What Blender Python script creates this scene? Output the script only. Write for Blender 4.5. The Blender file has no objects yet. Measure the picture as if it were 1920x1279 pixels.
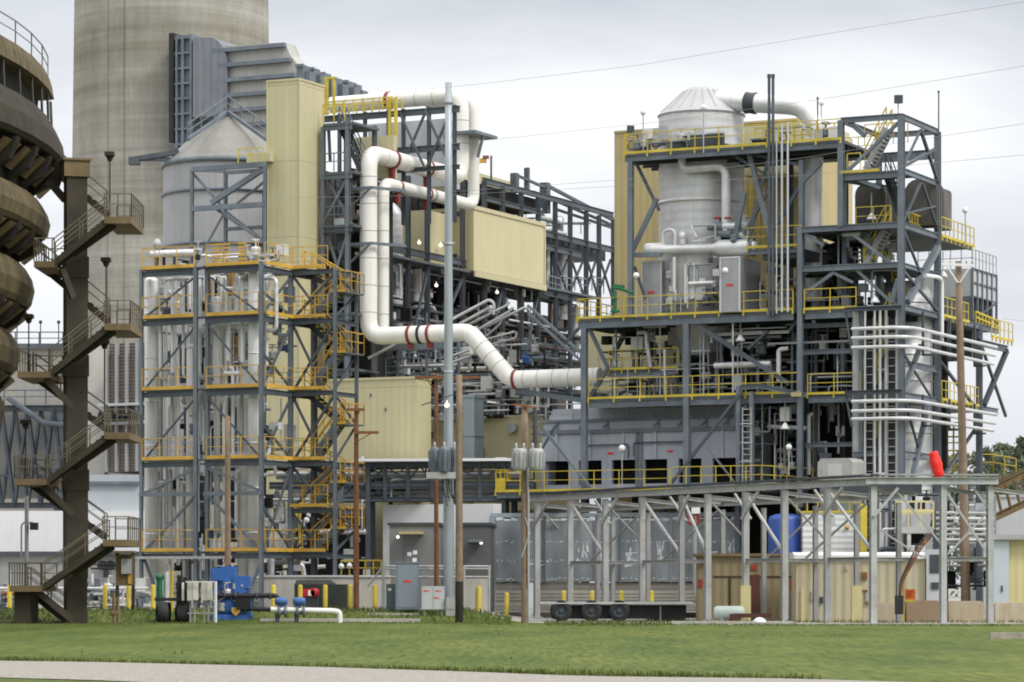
import bpy, bmesh, math, random
from mathutils import Vector
C = bpy.context.scene.collection
SC = bpy.context.scene
R_ = math.radians
sin, cos, pi = math.sin, math.cos, math.pi
FPX, HY, EYE = 5700.0, 1098.0, 1.75          # focal length in photo pixels, horizon row, eye height

# ---------------------------------------------------------------- camera
cam_d = bpy.data.cameras.new('camera')
cam = bpy.data.objects.new('camera', cam_d)
C.objects.link(cam)
cam.location = (0, 0, EYE)
cam.rotation_euler = (R_(90), 0, 0)
cam_d.sensor_width = 36.0
cam_d.lens = FPX / 1920.0 * 36.0
cam_d.shift_y = (HY - 639.5) / 1920.0
cam_d.clip_start, cam_d.clip_end = 0.5, 6000
SC.camera = cam

# ---------------------------------------------------------------- world: bright overcast
SUN_EL, SUN_AZ = 48.0, 128.0                  # azimuth clockwise from +Y (camera looks along +Y)
world = bpy.data.worlds.new('World')
SC.world = world
world.use_nodes = True
nt = world.node_tree
for n in list(nt.nodes): nt.nodes.remove(n)
N = nt.nodes.new
out = N('ShaderNodeOutputWorld')
tc = N('ShaderNodeTexCoord')
sep = N('ShaderNodeSeparateXYZ'); nt.links.new(tc.outputs['Generated'], sep.inputs[0])
mp = N('ShaderNodeMapping'); mp.inputs['Scale'].default_value = (3.2, 3.2, 11.0)
mp.inputs['Location'].default_value = (0.75, 0.2, 0.35)
nt.links.new(tc.outputs['Generated'], mp.inputs[0])
no = N('ShaderNodeTexNoise'); no.inputs['Scale'].default_value = 1.15
no.inputs['Detail'].default_value = 5; no.inputs['Roughness'].default_value = 0.5
no.inputs['Distortion'].default_value = 0.35
nt.links.new(mp.outputs[0], no.inputs['Vector'])
cr = N('ShaderNodeValToRGB')
cr.color_ramp.elements[0].position = 0.36; cr.color_ramp.elements[0].color = (0.62, 0.645, 0.69, 1)
cr.color_ramp.elements[1].position = 0.60; cr.color_ramp.elements[1].color = (0.93, 0.935, 0.95, 1)
nt.links.new(no.outputs['Fac'], cr.inputs[0])
# elevation: greyish low, whitest in the middle, grey again higher, then the bright upper dome that lights the place
er = N('ShaderNodeValToRGB')
e = er.color_ramp.elements
e[0].position = 0.0; e[0].color = (0.66, 0.67, 0.70, 1)
e[1].position = 1.0; e[1].color = (2.1, 2.1, 2.1, 1)
for pos, c in ((0.05, (0.76, 0.77, 0.81)), (0.10, (0.92, 0.925, 0.94)), (0.145, (1.0, 1.0, 1.0)), (0.185, (0.84, 0.85, 0.87)), (0.26, (0.85, 0.86, 0.88)), (0.5, (1.75, 1.75, 1.75))):
    k = er.color_ramp.elements.new(pos); k.color = (*c, 1)
nt.links.new(sep.outputs['Z'], er.inputs[0])
mul = N('ShaderNodeMix'); mul.data_type = 'RGBA'; mul.blend_type = 'MULTIPLY'; mul.inputs['Factor'].default_value = 1
mul.clamp_result = False
nt.links.new(cr.outputs['Color'], mul.inputs['A']); nt.links.new(er.outputs['Color'], mul.inputs['B'])
sky = N('ShaderNodeTexSky'); sky.sky_type = 'NISHITA'; sky.sun_disc = False
sky.sun_elevation = R_(SUN_EL); sky.sun_rotation = R_(SUN_AZ)
bg1 = N('ShaderNodeBackground'); bg1.inputs['Strength'].default_value = 1.12
bg2 = N('ShaderNodeBackground'); bg2.inputs['Strength'].default_value = 0.006
nt.links.new(mul.outputs['Result'], bg1.inputs['Color']); nt.links.new(sky.outputs['Color'], bg2.inputs['Color'])
ad = N('ShaderNodeAddShader')
nt.links.new(bg1.outputs[0], ad.inputs[0]); nt.links.new(bg2.outputs[0], ad.inputs[1])
nt.links.new(ad.outputs[0], out.inputs['Surface'])

sun_d = bpy.data.lights.new('sun', 'SUN'); sun_d.energy = 2.0; sun_d.angle = R_(12); sun_d.color = (1.0, 0.965, 0.91)
sun = bpy.data.objects.new('sun', sun_d); C.objects.link(sun)
_sd = Vector((sin(R_(SUN_AZ)) * cos(R_(SUN_EL)), cos(R_(SUN_AZ)) * cos(R_(SUN_EL)), sin(R_(SUN_EL))))
sun.rotation_euler = (-_sd).to_track_quat('-Z', 'Y').to_euler()
sun.location = (40, -20, 80)
SC.view_settings.view_transform = 'Standard'
SC.view_settings.look = 'None'
SC.view_settings.exposure = 0.0
SC.view_settings.gamma = 1.0
SC.cycles.max_bounces = 6
SC.cycles.filter_width = 1.9

# ---------------------------------------------------------------- materials
MATS = {}
def mat(name, col, var=0.18, scale=0.8, rough=0.6, metal=0.0, streak=0.0, dirt=None, dirt_amt=0.0, bump=0.0, bscale=8.0,
        rib=None, rib_h=0.5, seam=None, spec=0.4, emit=None, estr=0.0, sheet=0.0, rust=0.0):
    """col varied by noise; streak: vertical weather streaks; dirt: colour of soft stains; rib: (dx, dy, dz, period) ribs as bump;
    seam: (period in z, width) thin panel joints"""
    if name in MATS: return MATS[name]
    m = bpy.data.materials.new(name); m.use_nodes = True
    t = m.node_tree; b = t.nodes['Principled BSDF']; n = t.nodes.new; L = t.links.new
    b.inputs['Roughness'].default_value = rough; b.inputs['Metallic'].default_value = metal
    b.inputs['Specular IOR Level'].default_value = spec
    geo = n('ShaderNodeNewGeometry')
    ns = n('ShaderNodeTexNoise'); ns.inputs['Scale'].default_value = scale; ns.inputs['Detail'].default_value = 6
    ns.inputs['Roughness'].default_value = 0.62
    L(geo.outputs['Position'], ns.inputs['Vector'])
    r = n('ShaderNodeValToRGB')
    r.color_ramp.elements[0].position = 0.3; r.color_ramp.elements[1].position = 0.72
    r.color_ramp.elements[0].color = (*[max(0, c * (1 - var)) for c in col], 1)
    r.color_ramp.elements[1].color = (*[min(1, c * (1 + var)) for c in col], 1)
    L(ns.outputs['Fac'], r.inputs[0])
    last = r.outputs['Color']
    if streak or dirt_amt:
        mpn = n('ShaderNodeMapping'); mpn.inputs['Scale'].default_value = (2.2, 2.2, 0.16)
        L(geo.outputs['Position'], mpn.inputs[0])
        n2 = n('ShaderNodeTexNoise'); n2.inputs['Scale'].default_value = 1.6; n2.inputs['Detail'].default_value = 5
        L(mpn.outputs[0], n2.inputs['Vector'])
        r2 = n('ShaderNodeValToRGB'); r2.color_ramp.elements[0].position = 0.44; r2.color_ramp.elements[1].position = 0.70
        r2.color_ramp.elements[0].color = (0, 0, 0, 1)
        a = max(streak, dirt_amt); r2.color_ramp.elements[1].color = (a, a, a, 1)
        L(n2.outputs['Fac'], r2.inputs[0])
        mx = n('ShaderNodeMix'); mx.data_type = 'RGBA'
        L(r2.outputs['Color'], mx.inputs['Factor']); L(last, mx.inputs['A'])
        d = dirt if dirt else tuple(c * 0.55 for c in col)
        mx.inputs['B'].default_value = (*d, 1)
        last = mx.outputs['Result']
    if rust:
        n5 = n('ShaderNodeTexNoise'); n5.inputs['Scale'].default_value = 2.4; n5.inputs['Detail'].default_value = 7; n5.inputs['Roughness'].default_value = 0.75
        L(geo.outputs['Position'], n5.inputs['Vector'])
        r5 = n('ShaderNodeValToRGB'); r5.color_ramp.elements[0].position = 0.56; r5.color_ramp.elements[1].position = 0.68
        r5.color_ramp.elements[0].color = (0, 0, 0, 1); r5.color_ramp.elements[1].color = (rust, rust, rust, 1); L(n5.outputs['Fac'], r5.inputs[0])
        m5 = n('ShaderNodeMix'); m5.data_type = 'RGBA'; L(r5.outputs['Color'], m5.inputs['Factor']); L(last, m5.inputs['A']); m5.inputs['B'].default_value = (0.15, 0.085, 0.045, 1)
        last = m5.outputs['Result']
    if sheet and rib:          # single cladding sheets differ a little in tone
        v6 = n('ShaderNodeVectorMath'); v6.operation = 'DOT_PRODUCT'; L(geo.outputs['Position'], v6.inputs[0]); v6.inputs[1].default_value = rib[:3]
        d6 = n('ShaderNodeMath'); d6.operation = 'DIVIDE'; L(v6.outputs['Value'], d6.inputs[0]); d6.inputs[1].default_value = 1.0
        f6 = n('ShaderNodeMath'); f6.operation = 'FLOOR'; L(d6.outputs[0], f6.inputs[0])
        w6 = n('ShaderNodeTexWhiteNoise'); w6.noise_dimensions = '1D'; L(f6.outputs[0], w6.inputs['W'])
        k6 = n('ShaderNodeMapRange'); k6.inputs['To Min'].default_value = 1 - sheet; k6.inputs['To Max'].default_value = 1 + sheet; L(w6.outputs['Value'], k6.inputs['Value'])
        m6 = n('ShaderNodeMix'); m6.data_type = 'RGBA'; m6.blend_type = 'MULTIPLY'; m6.inputs['Factor'].default_value = 1; m6.clamp_result = False
        L(last, m6.inputs['A']); L(k6.outputs[0], m6.inputs['B']); last = m6.outputs['Result']
    if seam:
        sx = n('ShaderNodeSeparateXYZ'); L(geo.outputs['Position'], sx.inputs[0])
        mo = n('ShaderNodeMath'); mo.operation = 'WRAP'; L(sx.outputs['Z'], mo.inputs[0])
        mo.inputs[1].default_value = seam[0]; mo.inputs[2].default_value = 0
        lt = n('ShaderNodeMath'); lt.operation = 'LESS_THAN'; L(mo.outputs[0], lt.inputs[0]); lt.inputs[1].default_value = seam[1]
        m3 = n('ShaderNodeMix'); m3.data_type = 'RGBA'; L(lt.outputs[0], m3.inputs['Factor']); L(last, m3.inputs['A'])
        m3.inputs['B'].default_value = (*[c * 0.6 for c in col], 1)
        last = m3.outputs['Result']
    L(last, b.inputs['Base Color'])
    nrm = None
    if bump:
        n4 = n('ShaderNodeTexNoise'); n4.inputs['Scale'].default_value = bscale; n4.inputs['Detail'].default_value = 4
        L(geo.outputs['Position'], n4.inputs['Vector'])
        bp = n('ShaderNodeBump'); bp.inputs['Strength'].default_value = bump; bp.inputs['Distance'].default_value = 0.05
        L(n4.outputs['Fac'], bp.inputs['Height']); nrm = bp
    if rib:
        vm = n('ShaderNodeVectorMath'); vm.operation = 'DOT_PRODUCT'; L(geo.outputs['Position'], vm.inputs[0])
        vm.inputs[1].default_value = rib[:3]
        mm = n('ShaderNodeMath'); mm.operation = 'MULTIPLY'; L(vm.outputs['Value'], mm.inputs[0]); mm.inputs[1].default_value = 2 * pi / rib[3]
        sn = n('ShaderNodeMath'); sn.operation = 'SINE'; L(mm.outputs[0], sn.inputs[0])
        bp = n('ShaderNodeBump'); bp.inputs['Strength'].default_value = rib_h; bp.inputs['Distance'].default_value = 0.04
        L(sn.outputs[0], bp.inputs['Height'])
        if nrm: L(nrm.outputs[0], bp.inputs['Normal'])
        nrm = bp
    if nrm: L(nrm.outputs[0], b.inputs['Normal'])
    if emit:
        b.inputs['Emission Color'].default_value = (*emit, 1); b.inputs['Emission Strength'].default_value = estr
    MATS[name] = m
    return m

ANG = R_(26)
UX = (cos(ANG), -sin(ANG), 0); VX = (sin(ANG), cos(ANG), 0)
M = dict(
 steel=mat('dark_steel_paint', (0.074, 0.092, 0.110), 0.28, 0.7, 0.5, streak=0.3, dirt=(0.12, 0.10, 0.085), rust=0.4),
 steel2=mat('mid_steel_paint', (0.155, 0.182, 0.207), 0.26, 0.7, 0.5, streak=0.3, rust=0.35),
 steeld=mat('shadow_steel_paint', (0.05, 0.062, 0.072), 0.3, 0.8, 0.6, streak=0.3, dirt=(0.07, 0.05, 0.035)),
 deckm=mat('floor_grating', (0.10, 0.115, 0.125), 0.2, 1.5, 0.7),
 yellow=mat('safety_yellow', (0.58, 0.45, 0.05), 0.3, 0.8, 0.55, streak=0.3, dirt=(0.36, 0.28, 0.07)),
 orange=mat('orange_yellow_paint', (0.60, 0.36, 0.055), 0.28, 0.8, 0.55, streak=0.3, dirt=(0.36, 0.22, 0.05)),
 cream=mat('cream_cladding', (0.60, 0.545, 0.32), 0.045, 0.25, 0.55, streak=0.10, dirt=(0.48, 0.42, 0.24), rib=(*UX, 0.34), rib_h=0.22, seam=(4.3, 0.035)),
 creams=mat('cream_cladding_side', (0.60, 0.545, 0.32), 0.045, 0.25, 0.55, streak=0.10, dirt=(0.48, 0.42, 0.24), rib=(*VX, 0.34), rib_h=0.22, seam=(4.3, 0.035)),
 ochre=mat('ochre_cladding', (0.50, 0.40, 0.19), 0.05, 0.3, 0.55, streak=0.12, rib=(*UX, 0.30), rib_h=0.8),
 white=mat('white_pipe_jacket', (0.78, 0.765, 0.71), 0.06, 0.5, 0.42, streak=0.28, dirt=(0.56, 0.535, 0.46)),
 red=mat('dark_red_band', (0.22, 0.035, 0.03), 0.2, 1.5, 0.55),
 black=mat('black_rubber', (0.022, 0.022, 0.023), 0.3, 2, 0.7),
 silver=mat('silver_jacket', (0.70, 0.70, 0.69), 0.12, 0.9, 0.34, 0.25, streak=0.35, dirt=(0.46, 0.45, 0.43)),
 silver2=mat('dull_silver_jacket', (0.60, 0.60, 0.595), 0.12, 0.8, 0.42, 0.2, streak=0.3, dirt=(0.42, 0.41, 0.39), rib=(0, 0, 1, 0.45), rib_h=0.12),
 silverw=mat('bright_aluminium_jacket', (0.80, 0.80, 0.79), 0.08, 0.9, 0.4, 0.1, streak=0.3, dirt=(0.52, 0.51, 0.48)),
 galv=mat('galvanised_steel', (0.42, 0.43, 0.42), 0.16, 1.1, 0.55, 0.2, streak=0.4, dirt=(0.30, 0.27, 0.23), rust=0.35),
 concrete=mat('weathered_concrete', (0.43, 0.41, 0.36), 0.14, 0.6, 0.9, streak=0.35, dirt=(0.28, 0.25, 0.2), bump=0.3),
 brown=mat('brown_weathered_steel', (0.048, 0.039, 0.025), 0.35, 0.9, 0.8, streak=0.4, dirt=(0.05, 0.04, 0.028), bump=0.3),
 brownl=mat('weathered_and_lit_tan_steel', (0.19, 0.138, 0.07), 0.25, 0.9, 0.8, streak=0.3, dirt=(0.12, 0.08, 0.04)),
 dark=mat('shade_and_dark_parts', (0.014, 0.014, 0.0135), 0.5, 0.7, 0.8),  # near black painted in for unlit interiors and gaps; also real dark parts
 rust=mat('rusty_brown', (0.20, 0.085, 0.035), 0.35, 1.5, 0.8),
 greywall=mat('grey_cladding', (0.26, 0.29, 0.33), 0.08, 0.5, 0.55, streak=0.25, dirt=(0.18, 0.2, 0.23)),
 ltgrey=mat('light_grey_cladding', (0.50, 0.52, 0.53), 0.07, 0.4, 0.6, streak=0.15),
 whitewall=mat('white_cladding', (0.78, 0.78, 0.77), 0.04, 0.3, 0.6, streak=0.1),
 wood=mat('weathered_pole_wood', (0.24, 0.175, 0.12), 0.25, 3.0, 0.9, streak=0.5, dirt=(0.12, 0.08, 0.05)),
 woodr=mat('reddish_pole_wood', (0.17, 0.075, 0.035), 0.3, 3.0, 0.9, streak=0.5, dirt=(0.07, 0.03, 0.018)),
 blue=mat('blue_machine_paint', (0.04, 0.135, 0.42), 0.2, 1.5, 0.45, streak=0.2),
 tan=mat('tan_shed_cladding', (0.42, 0.34, 0.17), 0.08, 0.8, 0.6, streak=0.2, dirt=(0.30, 0.23, 0.11)),
 redb=mat('bright_red', (0.75, 0.02, 0.015), 0.1, 2, 0.5),
 lampw=mat('lamp_globe', (0.9, 0.9, 0.88), 0.02, 1, 0.3, emit=(1, 0.93, 0.8), estr=1.2),
 lamph=mat('white_lamp_shade', (0.82, 0.82, 0.80), 0.03, 1, 0.4),
 green=mat('green_hydrant_paint', (0.02, 0.16, 0.07), 0.2, 2, 0.5),
)

# ---------------------------------------------------------------- geometry helpers
def at(px, py, Y): return Vector(((px - 960) / FPX * Y, Y, EYE + (HY - py) / FPX * Y))
def sm(a, b, x):
    t = min(1, max(0, (x - a) / (b - a))); return t * t * (3 - 2 * t)
def gz(x, y):
    """ground height: lawn at 0, yard half a metre higher behind a grassy lip"""
    left = 0.55 * sm(141, 149, y)
    right = 0.42 * sm(166, 172, y)
    k = sm(-2.5, 1.0, x)
    return left * (1 - k) + right * k
class Frame:
    def __init__(s, px, Y, a=ANG):
        s.o = Vector(((px - 960) / FPX * Y, Y, 0)); s.u = Vector((cos(a), -sin(a), 0)); s.v = Vector((sin(a), cos(a), 0))
    def w(s, u, v, z): return s.o + s.u * u + s.v * v + Vector((0, 0, z))
    def ua(s, px, v=0):
        k = (px - 960) / FPX; p = s.o + s.v * v
        return (k * p.y - p.x) / (s.u.x - k * s.u.y)
    def va(s, px, u=0):
        k = (px - 960) / FPX; p = s.o + s.u * u
        return (k * p.y - p.x) / (s.v.x - k * s.v.y)
    def za(s, py, u, v): return EYE + (HY - py) / FPX * s.w(u, v, 0).y
    def p(s, px, py, v=0): u = s.ua(px, v); return s.w(u, v, s.za(py, u, v))
    def q(s, px, py, u=0): v = s.va(px, u); return s.w(u, v, s.za(py, u, v))
Z = Vector((0, 0, 1))
class MB:
    def __init__(s): s.v = []; s.f = []; s.sm = []
    def add(s, vs, fs, smooth=False):
        o = len(s.v); s.v += [Vector(x) for x in vs]
        for f in fs: s.f.append([i + o for i in f]); s.sm.append(smooth)
        return s
    def hexa(s, a):          # 8 corners: bottom 4 ccw, top 4
        return s.add(a, [(3, 2, 1, 0), (4, 5, 6, 7), (0, 1, 5, 4), (1, 2, 6, 5), (2, 3, 7, 6), (3, 0, 4, 7)])
    def box(s, x0, x1, y0, y1, z0, z1):
        return s.hexa([(x0, y0, z0), (x1, y0, z0), (x1, y1, z0), (x0, y1, z0), (x0, y0, z1), (x1, y0, z1), (x1, y1, z1), (x0, y1, z1)])
    def fbox(s, fr, u0, u1, v0, v1, z0, z1):
        return s.hexa([fr.w(u0, v0, z0), fr.w(u1, v0, z0), fr.w(u1, v1, z0), fr.w(u0, v1, z0), fr.w(u0, v0, z1), fr.w(u1, v0, z1), fr.w(u1, v1, z1), fr.w(u0, v1, z1)])
    def _axes(s, a, b, ref=None):
        d = (b - a).normalized()
        if ref is None: ref = Vector((cos(ANG), -sin(ANG), 0)) if abs(d.z) > 0.95 else Z
        x = ref - d * ref.dot(d)
        if x.length < 1e-4: x = Vector((1, 0, 0)) - d * d.x
        x.normalize(); return d, x, d.cross(x)
    def beam(s, a, b, w, h=None, ref=None):
        """bar from a to b, h across ref (up), w the other way"""
        a, b = Vector(a), Vector(b); h = h or w
        d, x, y = s._axes(a, b, ref); c = []
        for p in (a, b):
            for i, j in ((-1, -1), (1, -1), (1, 1), (-1, 1)): c.append(p + y * (i * w / 2) + x * (j * h / 2))
        return s.hexa(c)
    def ibeam(s, a, b, w, h, t=None, ref=None):
        a, b = Vector(a), Vector(b); w, h = w * .68, h * .74; t = (t or min(w, h) * 0.14) * .75
        d, x, y = s._axes(a, b, ref)
        prof = [(-w/2, -h/2), (w/2, -h/2), (w/2, -h/2 + t), (t/2, -h/2 + t), (t/2, h/2 - t), (w/2, h/2 - t), (w/2, h/2), (-w/2, h/2), (-w/2, h/2 - t), (-t/2, h/2 - t), (-t/2, -h/2 + t), (-w/2, -h/2 + t)]
        vs = [p + y * i + x * j for p in (a, b) for i, j in prof]; n = 12
        fs = [(i, (i + 1) % n, (i + 1) % n + n, i + n) for i in range(n)]
        for o in (0, n):
            fs += [(o, o+1, o+2, o+11), (o+2, o+3, o+10, o+11), (o+3, o+4, o+9, o+10), (o+4, o+5, o+8, o+9), (o+5, o+6, o+7, o+8)]
        return s.add(vs, fs)
    def tube(s, pts, r, n=8, bend=0.0, cap=True, smooth=True):
        pts = [Vector(p) for p in pts]
        if bend > 0 and len(pts) > 2:
            q = [pts[0]]
            for i in range(1, len(pts) - 1):
                a, b, c = pts[i-1], pts[i], pts[i+1]
                l = min(bend, (a-b).length * .49, (c-b).length * .49)
                p0 = b + (a-b).normalized() * l; p2 = b + (c-b).normalized() * l
                k = 5 if r > .2 else 4
                for j in range(k + 1):
                    t = j / k; q.append(p0 * (1-t)**2 + b * 2*t*(1-t) + p2 * t*t)
            q.append(pts[-1]); pts = q
        rings = []; d0 = (pts[1] - pts[0]).normalized()
        x = Vector((0, 0, 1)) - d0 * d0.z
        if x.length < .05: x = Vector((0, -1, 0)) - d0 * (-d0.y)
        x.normalize()
        for i, p in enumerate(pts):
            if i == 0: d = (pts[1] - p).normalized(); m = 1
            elif i == len(pts) - 1: d = (p - pts[i-1]).normalized()
            else:
                d = ((p - pts[i-1]).normalized() + (pts[i+1] - p).normalized())
                d = d.normalized() if d.length > 1e-6 else (p - pts[i-1]).normalized()
            x = x - d * x.dot(d); x.normalize(); y = d.cross(x)
            rings.append([p + x * (r * cos(2*pi*k/n)) + y * (r * sin(2*pi*k/n)) for k in range(n)])
        vs = [v for rg in rings for v in rg]; fs = []
        for i in range(len(rings) - 1):
            for k in range(n): fs.append((i*n + k, i*n + (k+1) % n, (i+1)*n + (k+1) % n, (i+1)*n + k))
        s.add(vs, fs, smooth)
        if cap: s.add(rings[0], [tuple(range(n))[::-1]]); s.add(rings[-1], [tuple(range(n))])
        return s
    def lathe(s, c, prof, n=24, a0=0, a1=2*pi, axis=None, smooth=True, closed=False):
        """prof: (radius, height) list, turned about a vertical line through c (or about axis)"""
        c = Vector(c); full = abs(a1 - a0 - 2*pi) < 1e-6; m = n if full else n + 1
        if axis is None: ax, x, y = Z, Vector((1, 0, 0)), Vector((0, 1, 0))
        else:
            ax = Vector(axis).normalized(); x = (Z - ax * ax.z)
            if x.length < .1: x = Vector((1, 0, 0)) - ax * ax.x
            x.normalize(); y = ax.cross(x)
        vs = []
        for r, h in prof:
            for k in range(m):
                a = a0 + (a1 - a0) * k / n
                vs.append(c + x * (r * cos(a)) + y * (r * sin(a)) + ax * h)
        fs = []
        for i in range(len(prof) - 1):
            for k in range(n): fs.append((i*m + k, i*m + (k+1) % m, (i+1)*m + (k+1) % m, (i+1)*m + k))
        return s.add(vs, fs, smooth)
    def cyl(s, c, r, h, n=16, axis=None, smooth=True): return s.lathe(c, [(0.0005, 0), (r, 0), (r, h), (0.0005, h)], n, axis=axis, smooth=False) if not smooth else s.lathe(c, [(r, 0), (r, h)], n, axis=axis).lathe(c, [(0.0005, 0), (r, 0)], n, axis=axis, smooth=False).lathe(c, [(r, h), (0.0005, h)], n, axis=axis, smooth=False)
    def ball(s, c, r, n=10, sz=1.0): return s.lathe(Vector(c), [(max(.0005, r * sin(pi*i/6)), -r*sz * cos(pi*i/6)) for i in range(7)], n)
    def quad(s, a, b, c, d): return s.add([a, b, c, d], [(0, 1, 2, 3)])
    def poly_extrude(s, pts, off):
        n = len(pts); a = [Vector(p) for p in pts]; b = [p + Vector(off) for p in a]
        return s.add(a + b, [tuple(range(n))[::-1], tuple(range(n, 2*n))] + [(i, (i+1) % n, (i+1) % n + n, i + n) for i in range(n)])
    def rail(s, pts, h=1.07, sp=1.6, r=0.028, mid=True, ends=True):
        """handrail along a polyline of deck points"""
        pts = [Vector(p) for p in pts]; up = Vector((0, 0, h))
        for a, b in zip(pts, pts[1:]):
            L = (b - a).length; k = max(1, round(L / sp))
            for i in range(k + 1):
                p = a.lerp(b, i / k); s.beam(p, p + up, r*2, r*2)
            s.beam(a + up, b + up, r*2.2, r*2.2)
            if mid: s.beam(a + up*.55, b + up*.55, r*1.7, r*1.7)
        return s
    def obj(s, name, m, parent=None, origin=None):
        me = bpy.data.meshes.new(name)
        if parent is not None: o0 = world_loc(parent)
        elif origin is not None: o0 = Vector(origin)
        else:
            xs = [v.x for v in s.v]; ys = [v.y for v in s.v]; zs = [v.z for v in s.v]
            o0 = Vector(((min(xs)+max(xs))/2, (min(ys)+max(ys))/2, min(zs)))
        me.from_pydata([v - o0 for v in s.v], [], s.f)
        me.polygons.foreach_set('use_smooth', s.sm)
        bm = bmesh.new(); bm.from_mesh(me); bmesh.ops.recalc_face_normals(bm, faces=bm.faces); bm.to_mesh(me); bm.free()
        me.materials.append(m)
        o = bpy.data.objects.new(name, me); C.objects.link(o)
        if parent is not None: o.parent = parent
        else: o.location = o0
        return o
def Psplit(name, mb, m, parent, nv):
    nf = len(mb.f) * nv // len(mb.v)
    for i in range(len(mb.v) // nv):
        k = MB(); k.v = mb.v[i*nv:(i+1)*nv]; k.f = [[j - i*nv for j in f] for f in mb.f[i*nf:(i+1)*nf]]; k.sm = mb.sm[i*nf:(i+1)*nf]; k.obj(name, m, parent)
def world_loc(o):
    l = Vector((0, 0, 0))
    while o is not None: l = l + Vector(o.location); o = o.parent
    return l
def tag(o, label, cat, group=None, kind=None):
    if kind: o['kind'] = kind
    if label: o['label'] = label
    if cat: o['category'] = cat
    if group: o['group'] = group
    if cat and not kind: o['kind'] = 'thing'
    return o
def thing(name, label, cat, loc, group=None):
    o = bpy.data.objects.new(name, None); C.objects.link(o); o.location = loc; o.empty_display_size = .3
    return tag(o, label, cat, group)
def one(name, mb, m, label, cat, group=None): return tag(mb.obj(name, m), label, cat, group)
def dup(root, loc, label=None):
    r = root.copy(); C.objects.link(r); r.location = loc
    if label: r['label'] = label
    for ch in list(root.children):
        c = ch.copy(); C.objects.link(c); c.parent = r
        for g in list(ch.children):
            d = g.copy(); C.objects.link(d); d.parent = c
    return r
def P(name, mb, m, parent, label=None):
    o = mb.obj(name, m, parent)
    if label: o['label'] = label
    return o
rnd = random.Random(7)

# ================================================================= ground, road
def ground_sheet():
    mb = MB()
    xs = [-700, -300, -120, -60] + [-50 + 1.0 * i for i in range(101)] + [60, 120, 300, 700]
    ys = [-30, 0, 25, 40] + [46 + 1.0 * i for i in range(140)] + [200, 240, 320, 450, 700, 1200, 2500]
    import mathutils
    for y in ys:
        for x in xs:
            n = mathutils.noise.noise(Vector((x * .08, y * .06, 0))) * .09 + mathutils.noise.noise(Vector((x * .3, y * .2, 5))) * .025
            if y > 150 or y < 40: n = 0
            mb.v.append(Vector((x, y, gz(x, y) + n)))
    w = len(xs)
    for j in range(len(ys) - 1):
        for i in range(w - 1):
            mb.f.append([j*w + i, j*w + i + 1, (j+1)*w + i + 1, (j+1)*w + i]); mb.sm.append(True)
    m = bpy.data.materials.new('lawn_and_yard'); m.use_nodes = True
    t = m.node_tree; b = t.nodes['Principled BSDF']; n = t.nodes.new; L = t.links.new
    b.inputs['Roughness'].default_value = 0.9; b.inputs['Specular IOR Level'].default_value = 0.15
    g = n('ShaderNodeNewGeometry')
    def noise(sc, vec=None, det=5):
        k = n('ShaderNodeTexNoise'); k.inputs['Scale'].default_value = sc; k.inputs['Detail'].default_value = det
        L(vec if vec else g.outputs['Position'], k.inputs['Vector']); return k
    mpn = n('ShaderNodeMapping'); mpn.inputs['Scale'].default_value = (1, .22, 1); L(g.outputs['Position'], mpn.inputs[0])
    a = noise(.35, mpn.outputs[0]); r = n('ShaderNodeValToRGB')
    r.color_ramp.elements[0].position = .32; r.color_ramp.elements[0].color = (.058, .088, .017, 1)
    r.color_ramp.elements[1].position = .70; r.color_ramp.elements[1].color = (.112, .132, .030, 1)
    L(a.outputs['Fac'], r.inputs[0])
    mg = n('ShaderNodeMapping'); mg.inputs['Scale'].default_value = (5.5, .45, 1); L(g.outputs['Position'], mg.inputs[0]); f = noise(1.0, mg.outputs[0], 5); r2 = n('ShaderNodeValToRGB')
    r2.color_ramp.elements[0].position = .3; r2.color_ramp.elements[0].color = (.52, .55, .48, 1)
    r2.color_ramp.elements[1].position = .7; r2.color_ramp.elements[1].color = (1.5, 1.45, 1.4, 1)
    L(f.outputs['Fac'], r2.inputs[0])
    mu = n('ShaderNodeMix'); mu.data_type = 'RGBA'; mu.blend_type = 'MULTIPLY'; mu.inputs['Factor'].default_value = .75
    L(r.outputs['Color'], mu.inputs['A']); L(r2.outputs['Color'], mu.inputs['B'])
    # yard: concrete-grey beyond the lip (by place)
    sx = n('ShaderNodeSeparateXYZ'); L(g.outputs['Position'], sx.inputs[0])
    yn = n('ShaderNodeMath'); yn.operation = 'MULTIPLY_ADD'; L(a.outputs['Fac'], yn.inputs[0]); yn.inputs[1].default_value = 3.0; L(sx.outputs['Y'], yn.inputs[2])
    lx = n('ShaderNodeMapRange'); lx.inputs['From Min'].default_value = -1.5; lx.inputs['From Max'].default_value = 3.0
    lx.inputs['To Min'].default_value = 150.6; lx.inputs['To Max'].default_value = 142.0; L(sx.outputs['X'], lx.inputs['Value'])
    gt = n('ShaderNodeMath'); gt.operation = 'GREATER_THAN'; L(yn.outputs[0], gt.inputs[0]); L(lx.outputs[0], gt.inputs[1])
    yc = noise(1.2); r3 = n('ShaderNodeValToRGB')
    r3.color_ramp.elements[0].color = (.20, .19, .17, 1); r3.color_ramp.elements[1].color = (.40, .38, .34, 1)
    L(yc.outputs['Fac'], r3.inputs[0])
    m2 = n('ShaderNodeMix'); m2.data_type = 'RGBA'; L(gt.outputs[0], m2.inputs['Factor']); L(mu.outputs['Result'], m2.inputs['A']); L(r3.outputs['Color'], m2.inputs['B'])
    L(m2.outputs['Result'], b.inputs['Base Color'])
    o = mb.obj('ground', m, origin=(0, 0, 0)); o['kind'] = 'structure'; o['label'] = 'mown green lawn rising to the plant yard'
ground_sheet()

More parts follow.
